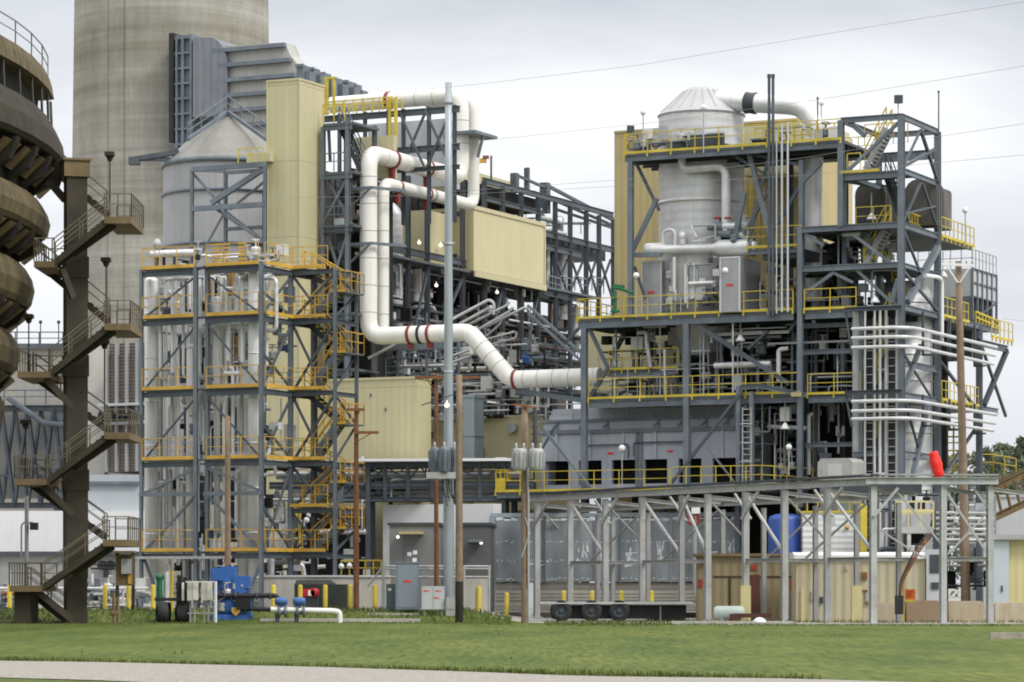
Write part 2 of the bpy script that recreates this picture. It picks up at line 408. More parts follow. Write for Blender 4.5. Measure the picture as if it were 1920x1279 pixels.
def grass_tufts():
    """short blades standing in the lawn, denser on the lip and along the road edge"""
    mb = MB(); rr = random.Random(3)
    def blade(x, y, h):
        z = gz(x, y) - .02; w = rr.uniform(.02, .045); a = rr.uniform(0, 2*pi); dx, dy = rr.uniform(-.5, .5) * h, rr.uniform(-.5, .5) * h
        p = Vector((x, y, z)); s_ = Vector((cos(a) * w, sin(a) * w, 0))
        mb.add([p - s_, p + s_, p + Vector((dx, dy, h))], [(0, 1, 2)])
    for _ in range(250):
        y = 56 + (150 - 56) * rr.random() ** 0.8; x = rr.uniform(-.175, .175) * y
        edge = ROADX(y)
        if x < edge + .25 and y < 72: continue
        if x > 1.5 and y > 142.2: continue
        blade(x, y, rr.uniform(.03, .085))
    for _ in range(7000):            # ragged lip at the yard edge
        x = rr.uniform(-26, 0); yy = 150 - 14 * rr.random() ** 1.6; blade(x, yy, rr.uniform(.05, .12 + .14 * sm(138, 148, yy)))
    for _ in range(4500):
        x = rr.uniform(1.5, 26); yy = 142 - 10 * rr.random() ** 1.8; blade(x, yy, rr.uniform(.05, .12 + .14 * sm(136, 140, yy)))
    for _ in range(5000):            # straggling road edge
        y = rr.uniform(55, 71); x = ROADX(y) + rr.uniform(0.1, .9); blade(x, y, rr.uniform(.08, .2))
    m = mat('grass_blades', (.105, .130, .032), .3, 1.3, .85, spec=.2)
    o = mb.obj('grass', m, origin=(0, 0, 0)); tag(o, 'short green lawn grass in front of the plant', 'grass', kind='stuff')
def ROADX(y):                        # the gravel road's far edge as x for a given depth
    return -11.6 + (68.8 - y) / (68.8 - 56.4) * 14.8
grass_tufts()
def road():
    mb = MB(); k = 90
    import mathutils
    A, B = Vector((-40, 92.6, 0)), Vector((30, 33.9, 0)); d = (B - A); nrm = Vector((-d.y, d.x, 0)).normalized()
    if nrm.y > 0: nrm = -nrm
    W_ = [0.0, .4, 2.0, 6.9, 7.6]
    for i in range(k + 1):
        p = A.lerp(B, i / k)
        for j, w in enumerate(W_):
            ww = w + (mathutils.noise.noise(Vector((i * .9, j, 2))) * .16 if j in (0, 4) else 0)
            q = p + nrm * ww
            q.z = (.015 if j in (0, 4) else .07) + gz(q.x, q.y) + mathutils.noise.noise(Vector((q.x * .08, q.y * .06, 0))) * .09 + mathutils.noise.noise(Vector((q.x * .3, q.y * .2, 5))) * .025
            mb.v.append(q)
    for i in range(k):
        for j in range(4):
            mb.f.append([i*5 + j, i*5 + j + 1, (i+1)*5 + j + 1, (i+1)*5 + j]); mb.sm.append(True)
    m = mat('gravel', (.30, .275, .235), .4, 12, .95, bump=.6, bscale=22, dirt=(.2, .175, .14), dirt_amt=.4)
    o = mb.obj('gravel_road', m, origin=(0, 0, 0)); o['kind'] = 'structure'; o['label'] = 'pale gravel road crossing the bottom of the lawn'
road()

# ================================================================= chimney and what joins it
def chimney():
    Y = 235; k = Y / FPX; cx = (322 - 960) * k
    t = thing('chimney', 'huge round bare concrete chimney banded by stains, rising out of the picture', 'chimney', (cx, Y, .5))
    prof = []
    zt = at(0, -260, Y).z
    for i in range(61):
        z = .5 + (zt - .5) * i / 60
        r = (196 - 15.5 * ((z - .5) / (at(0, 0, Y).z))) * k
        prof.append((r, z))
    m = bpy.data.materials.new('chimney_concrete'); m.use_nodes = True
    q = m.node_tree; b = q.nodes['Principled BSDF']; n = q.nodes.new; L = q.links.new
    b.inputs['Roughness'].default_value = .92; b.inputs['Specular IOR Level'].default_value = .2
    g = n('ShaderNodeNewGeometry')
    def ns(scl, sc, det=5):
        mp_ = n('ShaderNodeMapping'); mp_.inputs['Scale'].default_value = scl; L(g.outputs['Position'], mp_.inputs[0])
        x = n('ShaderNodeTexNoise'); x.inputs['Scale'].default_value = sc; x.inputs['Detail'].default_value = det; x.inputs['Roughness'].default_value = .65
        L(mp_.outputs[0], x.inputs['Vector']); return x
    def ramp(src, p0, c0, p1, c1):
        x = n('ShaderNodeValToRGB'); x.color_ramp.elements[0].position = p0; x.color_ramp.elements[0].color = (*c0, 1)
        x.color_ramp.elements[1].position = p1; x.color_ramp.elements[1].color = (*c1, 1); L(src, x.inputs[0]); return x
    def mulc(a, b_, f=1.0):
        x = n('ShaderNodeMix'); x.data_type = 'RGBA'; x.blend_type = 'MULTIPLY'; x.inputs['Factor'].default_value = f
        L(a, x.inputs['A']); L(b_, x.inputs['B']); return x.outputs['Result']
    base = ramp(ns((.05, .05, 1), .32, 6).outputs['Fac'], .34, (.265, .248, .205), .62, (.395, .385, .345))
    lifts = ramp(ns((.02, .02, 1), 2.3, 3).outputs['Fac'], .35, (.86, .86, .85), .6, (1.05, 1.05, 1.05))
    grain = ramp(ns((1, 1, .35), 1.6, 7).outputs['Fac'], .3, (.86, .855, .84), .7, (1.1, 1.1, 1.1))
    streak = ramp(ns((1, 1, .03), .8, 4).outputs['Fac'], .4, (.9, .89, .86), .62, (1.04, 1.04, 1.04))
    c = mulc(mulc(mulc(base.outputs[0], lifts.outputs[0]), grain.outputs[0]), streak.outputs[0])
    L(c, b.inputs['Base Color'])
    mb = MB(); mb.lathe((cx, Y, 0), prof, 96); P('shaft', mb, m, t)
    # rungs/lightning cables down the face
    mb = MB()
    for px in (223, 255):
        pts = []
        for i in range(0, 61, 4):
            r, z = prof[i]; x = (px - 960) * k; dx = x - cx; yy = Y - math.sqrt(max(0, (r + .03)**2 - dx*dx)); pts.append((cx + dx, yy, z))
        mb.tube(pts, .018, 5)
    P('lightning_cable', mb, M['brownl'], t)
chimney()

def flue_duct():
    """grey ribbed flue that leaves the chimney and bends over to the right"""
    f = Frame(322, 226, R_(26)); t = thing('flue_duct', 'grey ribbed steel flue bending from the concrete chimney behind the silo cone', 'duct', f.w(0, 0, f.za(330, 0, 0)))
    u1, u2 = f.ua(362), f.ua(430); z0, z1 = f.za(325, 0, 0), f.za(66, 0, 0)
    mb = MB(); mb.fbox(f, 0, .35, -.4, 7, f.za(268, 0, 0), f.za(64, 0, 0)); P('expansion_joint', mb, M['black'], t)
    mb = MB(); mb.fbox(f, .35, u1, 0, 7, z0 + 1.8, z1 - .1); P('inlet_hood', mb, M['steel2'], t)
    mb = MB()
    for i in range(8):
        z = z0 + 2 + (z1 - z0 - 2.4) * i / 7; mb.fbox(f, .3, u1 + .05, -.25, 7, z, z + .16)
    for u in (.5, u1 * .55, u1 - .1): mb.fbox(f, u, u + .16, -.3, 0, z0 + 1.8, z1 - .1)
    P('stiffener', mb, M['steel2'], t)
    mb = MB(); za, zb = f.za(225, 0, 0), f.za(78, 0, 0)     # rounded elbow cheek
    pts = [f.w(u1 + .2, -.35, za)]; rad = (u2 - u1) - .2
    pts += [f.w(u1 + .2, -.35, zb)]
    for i in range(1, 9):
        a = pi/2 * (1 - i/8) ; pts.append(f.w(u1 + .2 + rad * (.45 + .55 * cos(a)) if i else u1, -.35, zb - 2.2 + 2.2 * sin(a)))
    pts.append(f.w(u2, -.35, za)); mb.poly_extrude(pts, f.v * 7.2); P('elbow_cheek', mb, mat('grey_elbow', (.20, .215, .235), .12, .6, .55, streak=.3, rib=(*UX, .6), rib_h=.6), t)
    # horizontal run: cream-grey sheet with deep ribs, stepping down to the right
    mb = MB(); g = Frame(424, 224, R_(26)); zt = g.za(88, 0, 0); zb2 = g.za(290, 0, 0)
    L_ = g.ua(556); 
    pts = [g.w(g.ua(428), 0, zb2)] + [g.p(px, py, 0) for px, py in ((428, 200), (426, 165), (422, 138), (416, 115), (408, 98), (398, 88))] + [ g.w(L_ * .84, 0, zt - .05), g.w(L_ * .9, 0, g.za(100, L_, 0)), g.w(L_, 0, g.za(118, L_, 0)), g.w(L_, 0, zb2)]
    mb.poly_extrude(pts, g.v * 1.6); P('duct_run', mb, mat('weathered_sheet', (.43, .425, .395), .16, .5, .6, streak=.5, dirt=(.3, .28, .23)), t)
    mb = MB()
    for i in range(8):
        z = zt - .15 - i * 1.12; mb.fbox(g, (-.95, -.45, -.1, .0, .05, .05, .05, .05)[i], L_ * (.86 if i == 0 else .94 if i == 1 else 1), -.42, 0, z - .28, z)
    P('stiffener', mb, M['steel2'], t)
flue_duct()

def stepped_duct_top():
    """row of grey stiffened boxes that steps down behind the cream shaft"""
    t = thing('ribbed_duct', 'grey ribbed duct roof stepping down behind top of the cream shaft', 'duct', at(590, 175, 216))
    for i, (px, py) in enumerate(((556, 122), (576, 128), (597, 137), (618, 146), (640, 152), (655, 158))):
        f = Frame(px, 214 + i * 1.6, R_(26)); z = f.za(py, 0, 0); mb = MB()
        mb.fbox(f, 0, .5, 0, 1.0, f.za(190, 0, 0), z); mb.fbox(f, .5, .95, .25, 1.1, f.za(190, 0, 0), z - .45)
        mb.fbox(f, -.06, .56, -.1, .1, z - .16, z + .04); mb.fbox(f, -.06, .56, -.1, .1, z - 1.0, z - .85)
        P('stiffened_panel', mb, M['steel2'], t)
stepped_duct_top()

def cone_silo():
    Y = 196; k = Y / FPX; cx = (428 - 960) * k; zz = lambda py: at(0, py, Y).z
    t = thing('silo', 'big grey metal silo with a weathered conical roof below the chimney', 'silo', (cx, Y, zz(700)))
    sil = mat('silo_sheet', (.36, .36, .365), .1, .5, .5, .1, streak=.55, dirt=(.27, .265, .25))
    mb = MB(); R1 = 121 * k
    mb.lathe((cx, Y, 0), [(R1, zz(900)), (R1, zz(318))], 48); P('shell', mb, sil, t)
    mb = MB(); mb.lathe((cx, Y, 0), [(R1 + .12, zz(312)), (R1 * .62, zz(264)), (.25, zz(212))], 32, smooth=False)
    P('cone_roof', mb, mat('cone_sheet', (.225, .218, .195), .14, .7, .55, .1, streak=.45, dirt=(.30, .28, .24)), t)
    mb = MB()
    for py, h in ((318, .3), (372, .18), (470, .18)): mb.lathe((cx, Y, 0), [(R1, zz(py)), (R1 + .14, zz(py)), (R1 + .14, zz(py) + h), (R1, zz(py) + h)], 48)
    P('ring_band', mb, M['steel2'], t)
    mb = MB()                              # walkway edge that follows the cone
    a0 = at(300, 285, Y - 4); 
    for s0, s1 in ((at(352, 262, Y - 3.5), at(427, 210, Y - .5)), (at(427, 210, Y - .5), at(500, 262, Y - 3.5))):
        mb.beam(s0, s1, .16, .22); mb.rail([s0, s1], 1.0, 1.6, .03)
    P('cone_walkway', mb, M['steel2'], t)
    mb = MB(); p0, p1 = at(242, 300, Y - 2), at(335, 285, Y - 2)
    mb.beam(p0, p1, .35, .3); mb.beam(p0, at(335, 300, Y - 2), .18, .16); mb.beam(at(290, 293, Y-2), at(330, 300, Y-2), .15)
    mb.box(p0.x, p0.x + .7, Y - 2.4, Y - 1.6, p0.z - .3, p0.z + .15); P('jib_beam', mb, M['steel'], t)
cone_silo()

# ================================================================= brown stepped round structure with its stair column
M['brownk'] = mat('shaded_brown_plate', (.034, .029, .019), .4, .8, .85, streak=.5, dirt=(.075, .055, .028), bump=.3)  # sill brown with the shade of the tier put into the colour
M['galvd0'] = mat('dark_post', (.07, .065, .055), .2, 1, .7)  # even dark grey for the window band posts
M['brownd'] = mat('shade_and_tar_brown', (.022, .018, .012), .4, .9, .85, streak=.4, dirt=(.02, .017, .012))  # bracket shade under the overhangs put into the colour; also pole tar
def stepped_bowl():
    Y0 = 140; k = Y0 / FPX; Rb = 44.0; cx = at(105, 0, Y0).x - Rb - .5
    rr = lambda px: Rb + (px - 105) * k
    zz = lambda py: EYE + (HY - py) * k
    t = thing('stepped_tower', 'dark brown round tower of overhanging stepped tiers, cut by the picture edge', 'tower', (cx + Rb * .8, Y0, 0))
    A0, A1 = -0.95, 0.10; NS = 15
    def ring(name, prof, m, lab=None):
        mb = MB(); mb.lathe((cx, Y0, 0), [(rr(p), zz(y)) for p, y in prof], NS, A0, A1, smooth=False); return P(name, mb, m, t, lab)
    lb = mat('lit_brown_wall', (.135, .104, .05), .3, .8, .85, streak=.6, dirt=(.035, .027, .016), bump=.2)  # tier wall brown, lighter to paint in its lit tone
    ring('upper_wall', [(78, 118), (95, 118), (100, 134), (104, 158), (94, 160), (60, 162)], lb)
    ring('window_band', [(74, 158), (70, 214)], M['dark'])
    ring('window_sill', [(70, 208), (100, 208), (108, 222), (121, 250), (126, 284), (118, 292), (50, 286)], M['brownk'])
    ring('recess_wall', [(70, 290), (62, 345), (58, 372)], M['dark'])  # near black paints in the shade between the tiers
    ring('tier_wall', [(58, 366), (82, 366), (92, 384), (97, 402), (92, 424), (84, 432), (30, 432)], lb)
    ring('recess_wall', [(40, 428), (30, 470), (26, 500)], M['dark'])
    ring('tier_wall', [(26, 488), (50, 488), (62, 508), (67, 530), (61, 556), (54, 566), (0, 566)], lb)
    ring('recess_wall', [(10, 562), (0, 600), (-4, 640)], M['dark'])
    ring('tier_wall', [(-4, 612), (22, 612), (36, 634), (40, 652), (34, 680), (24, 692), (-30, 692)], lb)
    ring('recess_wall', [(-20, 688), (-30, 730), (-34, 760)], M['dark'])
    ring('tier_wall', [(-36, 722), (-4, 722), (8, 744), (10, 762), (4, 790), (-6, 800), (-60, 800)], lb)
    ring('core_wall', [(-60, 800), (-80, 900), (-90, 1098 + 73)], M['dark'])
    # radial brackets carrying each overhang
    for y0, p0, p1, hh in ((296, 60, 120, 62), (432, 24, 88, 56), (566, -6, 58, 52), (692, -36, 28, 48)):
        for i in range(7):
            a = -.36 + .07 * i
            d = Vector((cos(a), sin(a), 0)); s_ = Vector((-sin(a), cos(a), 0)) * .28; mb = MB(); c = Vector((cx, Y0, 0))
            pts = [c + d * rr(p0 - 6) + Z * zz(y0), c + d * rr(p1) + Z * zz(y0), c + d * rr(p1 - 4) + Z * zz(y0 + 12), c + d * rr((p0 + p1) / 2 + 14) + Z * zz(y0 + hh * .62), c + d * rr(p0) + Z * zz(y0 + hh)]
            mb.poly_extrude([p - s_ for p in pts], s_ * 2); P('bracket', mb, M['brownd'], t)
    for y0, ylow, pA, pB in ((300, 340, 112, 74), (434, 470, 84, 44), (568, 604, 54, 14), (694, 730, 26, -14)):   # sloping soffit panels between the brackets, tan to paint in their lit look
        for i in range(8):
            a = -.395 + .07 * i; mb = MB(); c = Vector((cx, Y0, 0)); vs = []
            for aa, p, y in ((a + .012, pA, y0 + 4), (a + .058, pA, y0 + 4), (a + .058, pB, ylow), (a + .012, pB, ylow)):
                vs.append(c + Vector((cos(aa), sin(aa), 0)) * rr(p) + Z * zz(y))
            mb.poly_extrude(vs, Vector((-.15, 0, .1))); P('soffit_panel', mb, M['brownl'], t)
    # posts in the window band and the top railing
    c = Vector((cx, Y0, 0))
    for i in range(14):
        a = -.6 + .055 * i; d = Vector((cos(a), sin(a), 0)); mb = MB(); mb.beam(c + d * rr(96) + Z * zz(158), c + d * rr(98) + Z * zz(209), .09); P('window_post', mb, M['galvd0'], t)
    mb = MB(); pts = []
    for i in range(NS + 1):
        a = A0 + (A1 - A0) * i / NS; pts.append(c + Vector((cos(a), sin(a), 0)) * rr(92) + Z * zz(118))
    mb.rail(pts, 1.05, 2.4, .022); P('handrail', mb, mat('dull_grey_rail', (.22, .22, .21), .2, 2, .6), t)
stepped_bowl()

def stair_column():
    Y0 = 140; k = Y0 / FPX; x = lambda px, Y=Y0: (px - 960) / FPX * Y; zz = lambda py, Y=Y0: EYE + (HY - py) / FPX * Y
    t = thing('stair_tower', 'brown steel column with open stair flights zigzagging up around it', 'stair tower', (x(140), Y0, 0))
    f = Frame(118, Y0, R_(-17))
    mb = MB(); f2 = f; w = .98
    for z0, z1, d in ((0, zz(1085), .0), (zz(1085), zz(920), .03), (zz(920), zz(880), .08), (zz(880), zz(705), .02), (zz(705), zz(665), .07), (zz(665), zz(520), .02), (zz(520), zz(480), .07), (zz(480), zz(330), .0)):
        mb.fbox(f, .18 - d, 1.13 + d, -d, w + d, z0, z1)
    P('column', mb, M['brown'], t)
    mb = MB(); mb.fbox(f, .05, 1.24, -.1, w + .1, zz(330), zz(300)); mb.fbox(f, -.02, 1.3, -.18, w + .2, zz(300), zz(296)); P('column_cap', mb, M['brownl'], t)
    Yf, Yb = 138.6, 141.9
    def flight(pa, pb, Y, n, hand=True):
        a, b = at(pa[0], pa[1], Y), at(pb[0], pb[1], Y); mb = MB()
        wv = Vector((0, .95, 0))
        for o in (0, 1): mb.beam(a + wv * o, b + wv * o, .08, .27)
        for i in range(n):
            p = a.lerp(b, (i + .5) / n); mb.box(p.x - .16, p.x + .16, Y - .03, Y + .98, p.z + .08, p.z + .125)
        fo = P('stair_flight', mb, M['brown'], t)
        mh = MB()
        for o in (0, 1):
            q0, q1 = a + wv * o + Z * .12, b + wv * o + Z * .12; mh.rail([q0, q1], 1.0, 1.3, .022)
        P('handrail', mh, M['brownr'], fo)
    M['brownr'] = mat('brown_rail', (.16, .14, .10), .25, 2, .7)
    def landing(px0, px1, py, h=.30):
        a = x(px0, Yf); b = x(px1, Yf); z = zz(py, Yf); mb = MB(); mb.box(a, b, Yf - .1, Yb + 1.1, z - h, z)
        lo = P('landing', mb, M['brownl'], t)
        mh = MB(); e = b if px0 > 118 else a
        o = a if px0 > 118 else b
        mh.rail([(o, Yf - .05, z), (e, Yf - .05, z), (e, Yb + 1.05, z), (o, Yb + 1.05, z)], 1.05, .75, .022); P('handrail', mh, M['brownr'], lo)
        mb = MB(); mb.beam((a + (.4 if px0 > 118 else 1.2), Yf + .5, z - h), (x(140), Yf + .9, z - 1.6), .16, .3); P('landing_bracket', mb, M['brown'], t)
    for px0, px1, py in ((196, 247, 407), (196, 245, 607), (196, 243, 811), (193, 241, 1012)): landing(px0, px1, py)
    for px0, px1, py in ((64, 102, 490), (33, 95, 697), (28, 88, 898), (18, 80, 1098)): landing(px0, px1, py, .28)
    for a, b in (((200, 415), (98, 496)), ((202, 614), (92, 702)), ((202, 818), (86, 904)), ((200, 1020), (78, 1103))): flight(a, b, Yf, 11)
    for a, b in (((78, 500), (200, 602)), ((62, 706), (200, 806)), ((56, 908), (196, 1008)), ((52, 1108), (128, 1168))): flight(a, b, Yb, 12)
    flight((112, 330), (200, 402), Yb, 8)
    mb = MB(); mb.beam(at(100, 355, 141), at(118, 300, 141), .3, .4); mb.beam(at(92, 340, 141), at(122, 375, 141), .35, .35); P('tie_beam', mb, M['brown'], t)
    mb = MB(); mb.box(x(33), x(62), Y0 - 1, Y0 + 1.6, -.05, zz(1108)); P('landing_pier', mb, M['brown'], t)
    # lamps on thin posts of the landings
    for px, py0, py1 in ((206, 405, 288), (199, 604, 486), (196, 838, 640), (54, 697, 592), (48, 898, 790)):
        mb = MB(); a = at(px, py0, 141.2); b = at(px, py1, 141.2); mb.tube([a, b], .035, 6)
        mb.box(b.x - .22, b.x + .2, 140.9, 141.5, b.z - .12, b.z + .06); mb.lathe(b - Z * .35, [(.1, 0), (.17, .2), (.06, .26)], 8)
        P('lamp_post', mb, M['brown'], t)
stair_column()

# ================================================================= sheds and plant far behind on the left
def left_background():
    Y = 221; k = Y / FPX
    mb = MB(); a, b = at(-60, 958, Y), at(275, 1036, Y); mb.box(a.x, b.x, Y, Y + 5, b.z - 2, a.z)
    one('warehouse', mb, M['whitewall'], 'long plain white warehouse wall behind the brown stair column', 'building')
    t = thing('shed', 'long low grey shed with a dark eave line below the white warehouse', 'shed', at(100, 1110, 215))
    a, b = at(-60, 1040, 215), at(258, 1112, 215); mb = MB(); mb.box(a.x, b.x, 215, 226, .4, a.z); P('wall', mb, M['greywall2'], t)
    mb = MB(); mb.box(a.x - .2, b.x + .2, 214.6, 226, a.z, a.z + .22); P('roof_edge', mb, M['steel'], t)
    for px in (192, 208):
        mb = MB(); c = at(px, 1060, 214.7); mb.cyl(c, .34, .3, 14, axis=(0, -1, 0)); P('wall_fan', mb, M['dark'], t)
    t = thing('block_building', 'pale blue grey block building above the white warehouse beside the chimney', 'building', at(205, 958, 220))
    a, b = at(150, 890, 222), at(262, 960, 222); mb = MB(); mb.box(a.x, b.x, 222, 225, b.z - 3, a.z); P('wall', mb, mat('pale_blue_grey', (.42, .46, .48), .05, .5, .7), t)
    mb = MB(); mb.box(a.x, b.x, 221.7, 222, a.z - .7, a.z - .5); P('ledge', mb, M['steel2'], t)
    # louvered brown block with pale posts
    t = thing('louvre_block', 'brown louvred block with pale vertical posts at the foot of the chimney', 'building', at(235, 885, 222))
    f = Frame(192, 224, R_(26)); z0, z1 = f.za(885, 0, 0), f.za(645, 0, 0); u1 = f.ua(277)
    mb = MB(); mb.fbox(f, 0, u1, .3, 6, z0, z1); P('louvre_panel', mb, mat('brown_louvre', (.16, .13, .115), .2, .7, .7, streak=.4, rib=(0, 0, 1, .25), rib_h=.7), t)
    for i in range(5):
        mb = MB(); u = .2 + (u1 - .4) * i / 4; mb.fbox(f, u, u + .2, 0, .3, z0, z1); P('post', mb, M['greywall2'], t)
    mb = MB(); mb.fbox(f, -.3, u1, -.2, .2, f.za(762, 0, 0), f.za(757, 0, 0)); mb.fbox(f, -1.4, u1, -.4, .2, f.za(797, 0, 0), f.za(791, 0, 0)); P('girt', mb, M['ltgrey'], t)
    mb = MB()
    for i in range(7): 
        p = f.w(.3 + i * .5, -.7, f.za(792, 0, 0)); mb.lathe(p, [(.22, 0), (.22, .5), (.1, .8)], 8)
    P('insulator_row', mb, M['dark'], t)
    mb = MB(); a, b = at(160, 640, 228), at(196, 900, 228); mb.box(a.x, b.x, 228, 236, b.z, a.z)
    one('concrete_block', mb, M['concl'], 'narrow pale concrete block between the stair column and louvred block', 'building')
    # concrete gallery at far left with truss bridge in front
    t = thing('concrete_gallery', 'pale concrete gallery building with roof railing behind the dark stepped tower', 'building', at(55, 960, 250))
    a, b = at(-60, 648, 250), at(118, 962, 250); mb = MB(); mb.box(a.x, b.x, 250, 262, b.z, a.z); P('wall', mb, M['concl'], t)
    mb = MB(); mb.box(a.x, b.x + .4, 249.5, 250, at(0, 655, 250).z, at(0, 645, 250).z); mb.box(a.x, b.x, 249.7, 250, at(0, 772, 250).z, at(0, 760, 250).z); P('ledge', mb, M['steel2'], t)
    mb = MB(); mb.rail([(a.x, 250, a.z), (b.x, 250, a.z)], 1.1, 2.0, .04); P('handrail', mb, M['steel2'], t)
    for px in (32, 76, 110): mb = MB(); mb.tube([at(px, 648, 251), at(px, 606, 251)], .05, 5); mb.ball(at(px, 604, 251), .16); P('roof_lamp', mb, M['steel'], t)
    t = thing('conveyor_bridge', 'dark steel truss bridge crossing behind the lower brown stair landings', 'bridge', at(60, 940, 238))
    f = Frame(-70, 238, R_(4)); za, zb = f.za(766, 0, 0), f.za(948, 0, 0); u1 = f.ua(125)
    for z_ in (za, zb): mb = MB(); mb.ibeam(f.w(0, 0, z_), f.w(u1, 0, z_), .5, .6); P('chord', mb, M['steel'], t)
    mb = MB(); mb.beam(f.w(0, 0, f.za(892, 0, 0)), f.w(u1, 0, f.za(892, 0, 0)), .2); P('chord', mb, M['steel'], t)
    n = 4
    for i in range(n):
        a, b = u1 * i / n, u1 * (i + 1) / n; m_ = (a + b) / 2
        mb = MB(); mb.beam(f.w(a, 0, zb), f.w(m_, 0, za), .24); mb.beam(f.w(m_, 0, za), f.w(b, 0, zb), .24); mb.beam(f.w(a, .2, za), f.w(m_, .2, zb), .2); mb.beam(f.w(m_, .2, zb), f.w(b, .2, za), .2); P('diagonal', mb, M['steel'], t)
    mb = MB(); mb.fbox(f, 0, u1, 1.2, 3, zb + .6, za - .4); P('gallery_panel', mb, mat('grey_sheet', (.40, .40, .375), .1, .5, .7, streak=.3), t)
    mb = MB(); mb.rail([f.w(0, 0, za + .3), f.w(u1, 0, za + .3)], 1.1, 1.8, .04); mb.tube([f.w(u1 * .45, -.6, za + .8), f.w(u1 * .8, -.6, za - 1.2), f.w(u1 + .6, -.6, za - 1.4)], .22, 8); P('handrail', mb, M['steel2'], t)
    mb = MB(); mb.fbox(f, u1 - 1, u1 - .2, 0, 1, f.za(960, 0, 0) - 8, za); P('leg', mb, M['steel2'], t)
M['greywall2'] = mat('warm_grey_cladding', (.36, .36, .345), .06, .5, .7, streak=.2)
M['concl'] = mat('pale_concrete', (.50, .485, .44), .08, .4, .85, streak=.3, dirt=(.36, .34, .3))
left_background()

# ================================================================= shared builders for plant steelwork
UV = (UX[0] + VX[0], UX[1] + VX[1], 0)
M['cream'] = mat('cream_cladding_panels', (0.54, 0.492, 0.295), 0.05, 0.25, 0.55, streak=0.25, dirt=(0.44, 0.395, 0.235), rib=(*UV, 0.45), rib_h=0.12, sheet=0.035, seam=(4.3, 0.035))
M['ochre'] = mat('ochre_cladding_panels', (0.46, 0.37, 0.18), 0.05, 0.3, 0.55, streak=0.14, rib=(*UV, 0.40), rib_h=0.28, sheet=0.05)
def stairs(root, a, b, wv, n, ms, mr, treads=None, name='stair_flight'):
    """open stair flight between two points, width along wv, handrails as its sub-part"""
    mb = MB()
    for o in (0, 1): mb.beam(a + wv * o, b + wv * o, .07, .28)
    fo = P(name, mb, ms, root)
    mt = MB(); d = Vector((b.x - a.x, b.y - a.y, 0)).normalized() * .13
    for i in range(n):
        p = a.lerp(b, (i + .5) / n); mt.add([p - d, p + d, p + d + wv, p - d + wv, p - d + Z*.05, p + d + Z*.05, p + d + wv + Z*.05, p - d + wv + Z*.05], [(3,2,1,0),(4,5,6,7),(0,1,5,4),(1,2,6,5),(2,3,7,6),(3,0,4,7)])
    P('treads', mt, treads or ms, fo)
    mh = MB()
    for o in (0, 1): mh.rail([a + wv * o + Z * .1, b + wv * o + Z * .1], 1.0, 1.1, .026)
    P('handrail', mh, mr, fo)
    return fo
def valve_mb(p, s=.22):
    mb = MB(); mb.lathe(p - Z * s, [(.001, 0), (s * .9, 0), (s, s * .5), (s * .8, s), (s, s * 1.5), (s * .9, 2 * s), (.001, 2 * s)], 9)
    mb.tube([p + Z * s, p + Z * (s * 2.4)], s * .2, 5); mb.lathe(p + Z * (s * 2.4), [(s * .9, 0), (s * 1.05, s*.1), (s * .9, s*.2), (s * .75, s*.1), (s*.9, 0)], 9)
    return mb
CL_M = ['silver', 'silver', 'galv', 'silver', 'steel2', 'silver2', 'galv', 'dark']
def clutter(root, fr, u0, u1, v0, v1, z0, z1, n, seed, nv=0, vert=.6, rmin=.04, rmax=.14, mats=None, nb=0):
    """runs of pipe with elbows, valves and boxes inside a bay: each run a part"""
    r = random.Random(seed); ms = mats or CL_M
    for i in range(n):
        u, v, z = r.uniform(u0, u1), r.uniform(v0, v1), r.uniform(z0, z1); rad = rmin + (rmax - rmin) * r.random() ** 2.2
        pts = [fr.w(u, v, z)]; k = r.randint(1, 4); ax = 'z' if r.random() < vert else r.choice('uv')
        for j in range(k):
            if ax == 'z': z = min(z1, max(z0, z + r.choice((-1, 1)) * r.uniform(1.0, (z1 - z0) * .8)))
            elif ax == 'u': u = min(u1, max(u0, u + r.choice((-1, 1)) * r.uniform(.5, (u1 - u0) * .6)))
            else: v = min(v1, max(v0, v + r.choice((-1, 1)) * r.uniform(.4, (v1 - v0) * .6)))
            q = fr.w(u, v, z)
            if (q - pts[-1]).length > .35: pts.append(q)
            ax = r.choice([c for c in 'zuv' if c != ax])
        if len(pts) < 2: pts.append(pts[0] + Z * 1.2)
        mb = MB(); mb.tube(pts, rad, 7 if rad < .1 else 10, bend=rad * 2.6)
        P('pipe', mb, M[r.choice(ms)], root)
    for i in range(nv):
        P('valve', valve_mb(fr.w(r.uniform(u0, u1), r.uniform(v0, v1), r.uniform(z0, z1)), r.uniform(.12, .28)), M[r.choice(['steel2', 'galv', 'steel', 'silver', 'dark', 'blue' if r.random() < .1 else 'galv'])], root)
    for i in range(nb):
        u, v, z = r.uniform(u0, u1), r.uniform(v0, v1), r.uniform(z0, z1); a, b, c = r.uniform(.25, .7), r.uniform(.2, .5), r.uniform(.3, .9)
        mb = MB(); mb.fbox(fr, u, u + a, v, v + b, z, z + c); P('junction_box', mb, M[r.choice(['galv', 'ltgrey', 'steel2', 'dark', 'silver'])], root)
def lampstand(p0, p1, label, group, head='globe', m='galv'):
    """thin lamp post with a globe or a floodlight head, a thing of its own"""
    t = thing('lamp', label, 'lamp', p0, group)
    mb = MB(); mb.tube([p0, p1], .035, 6); P('post', mb, M[m], t)
    mb = MB()
    if head == 'globe': mb.ball(p1 + Z * .1, .17)
    elif head == 'bell': mb.lathe(p1 - Z * .05, [(.04, .3), (.1, .26), (.3, .02), (.28, 0), (.001, .02)], 10)
    else: mb.box(p1.x - .2, p1.x + .22, p1.y - .25, p1.y + .1, p1.z - .05, p1.z + .35)
    P('lamp_head', mb, M['lamph'] if head != 'flood' else M['steeld'], t)
    return t
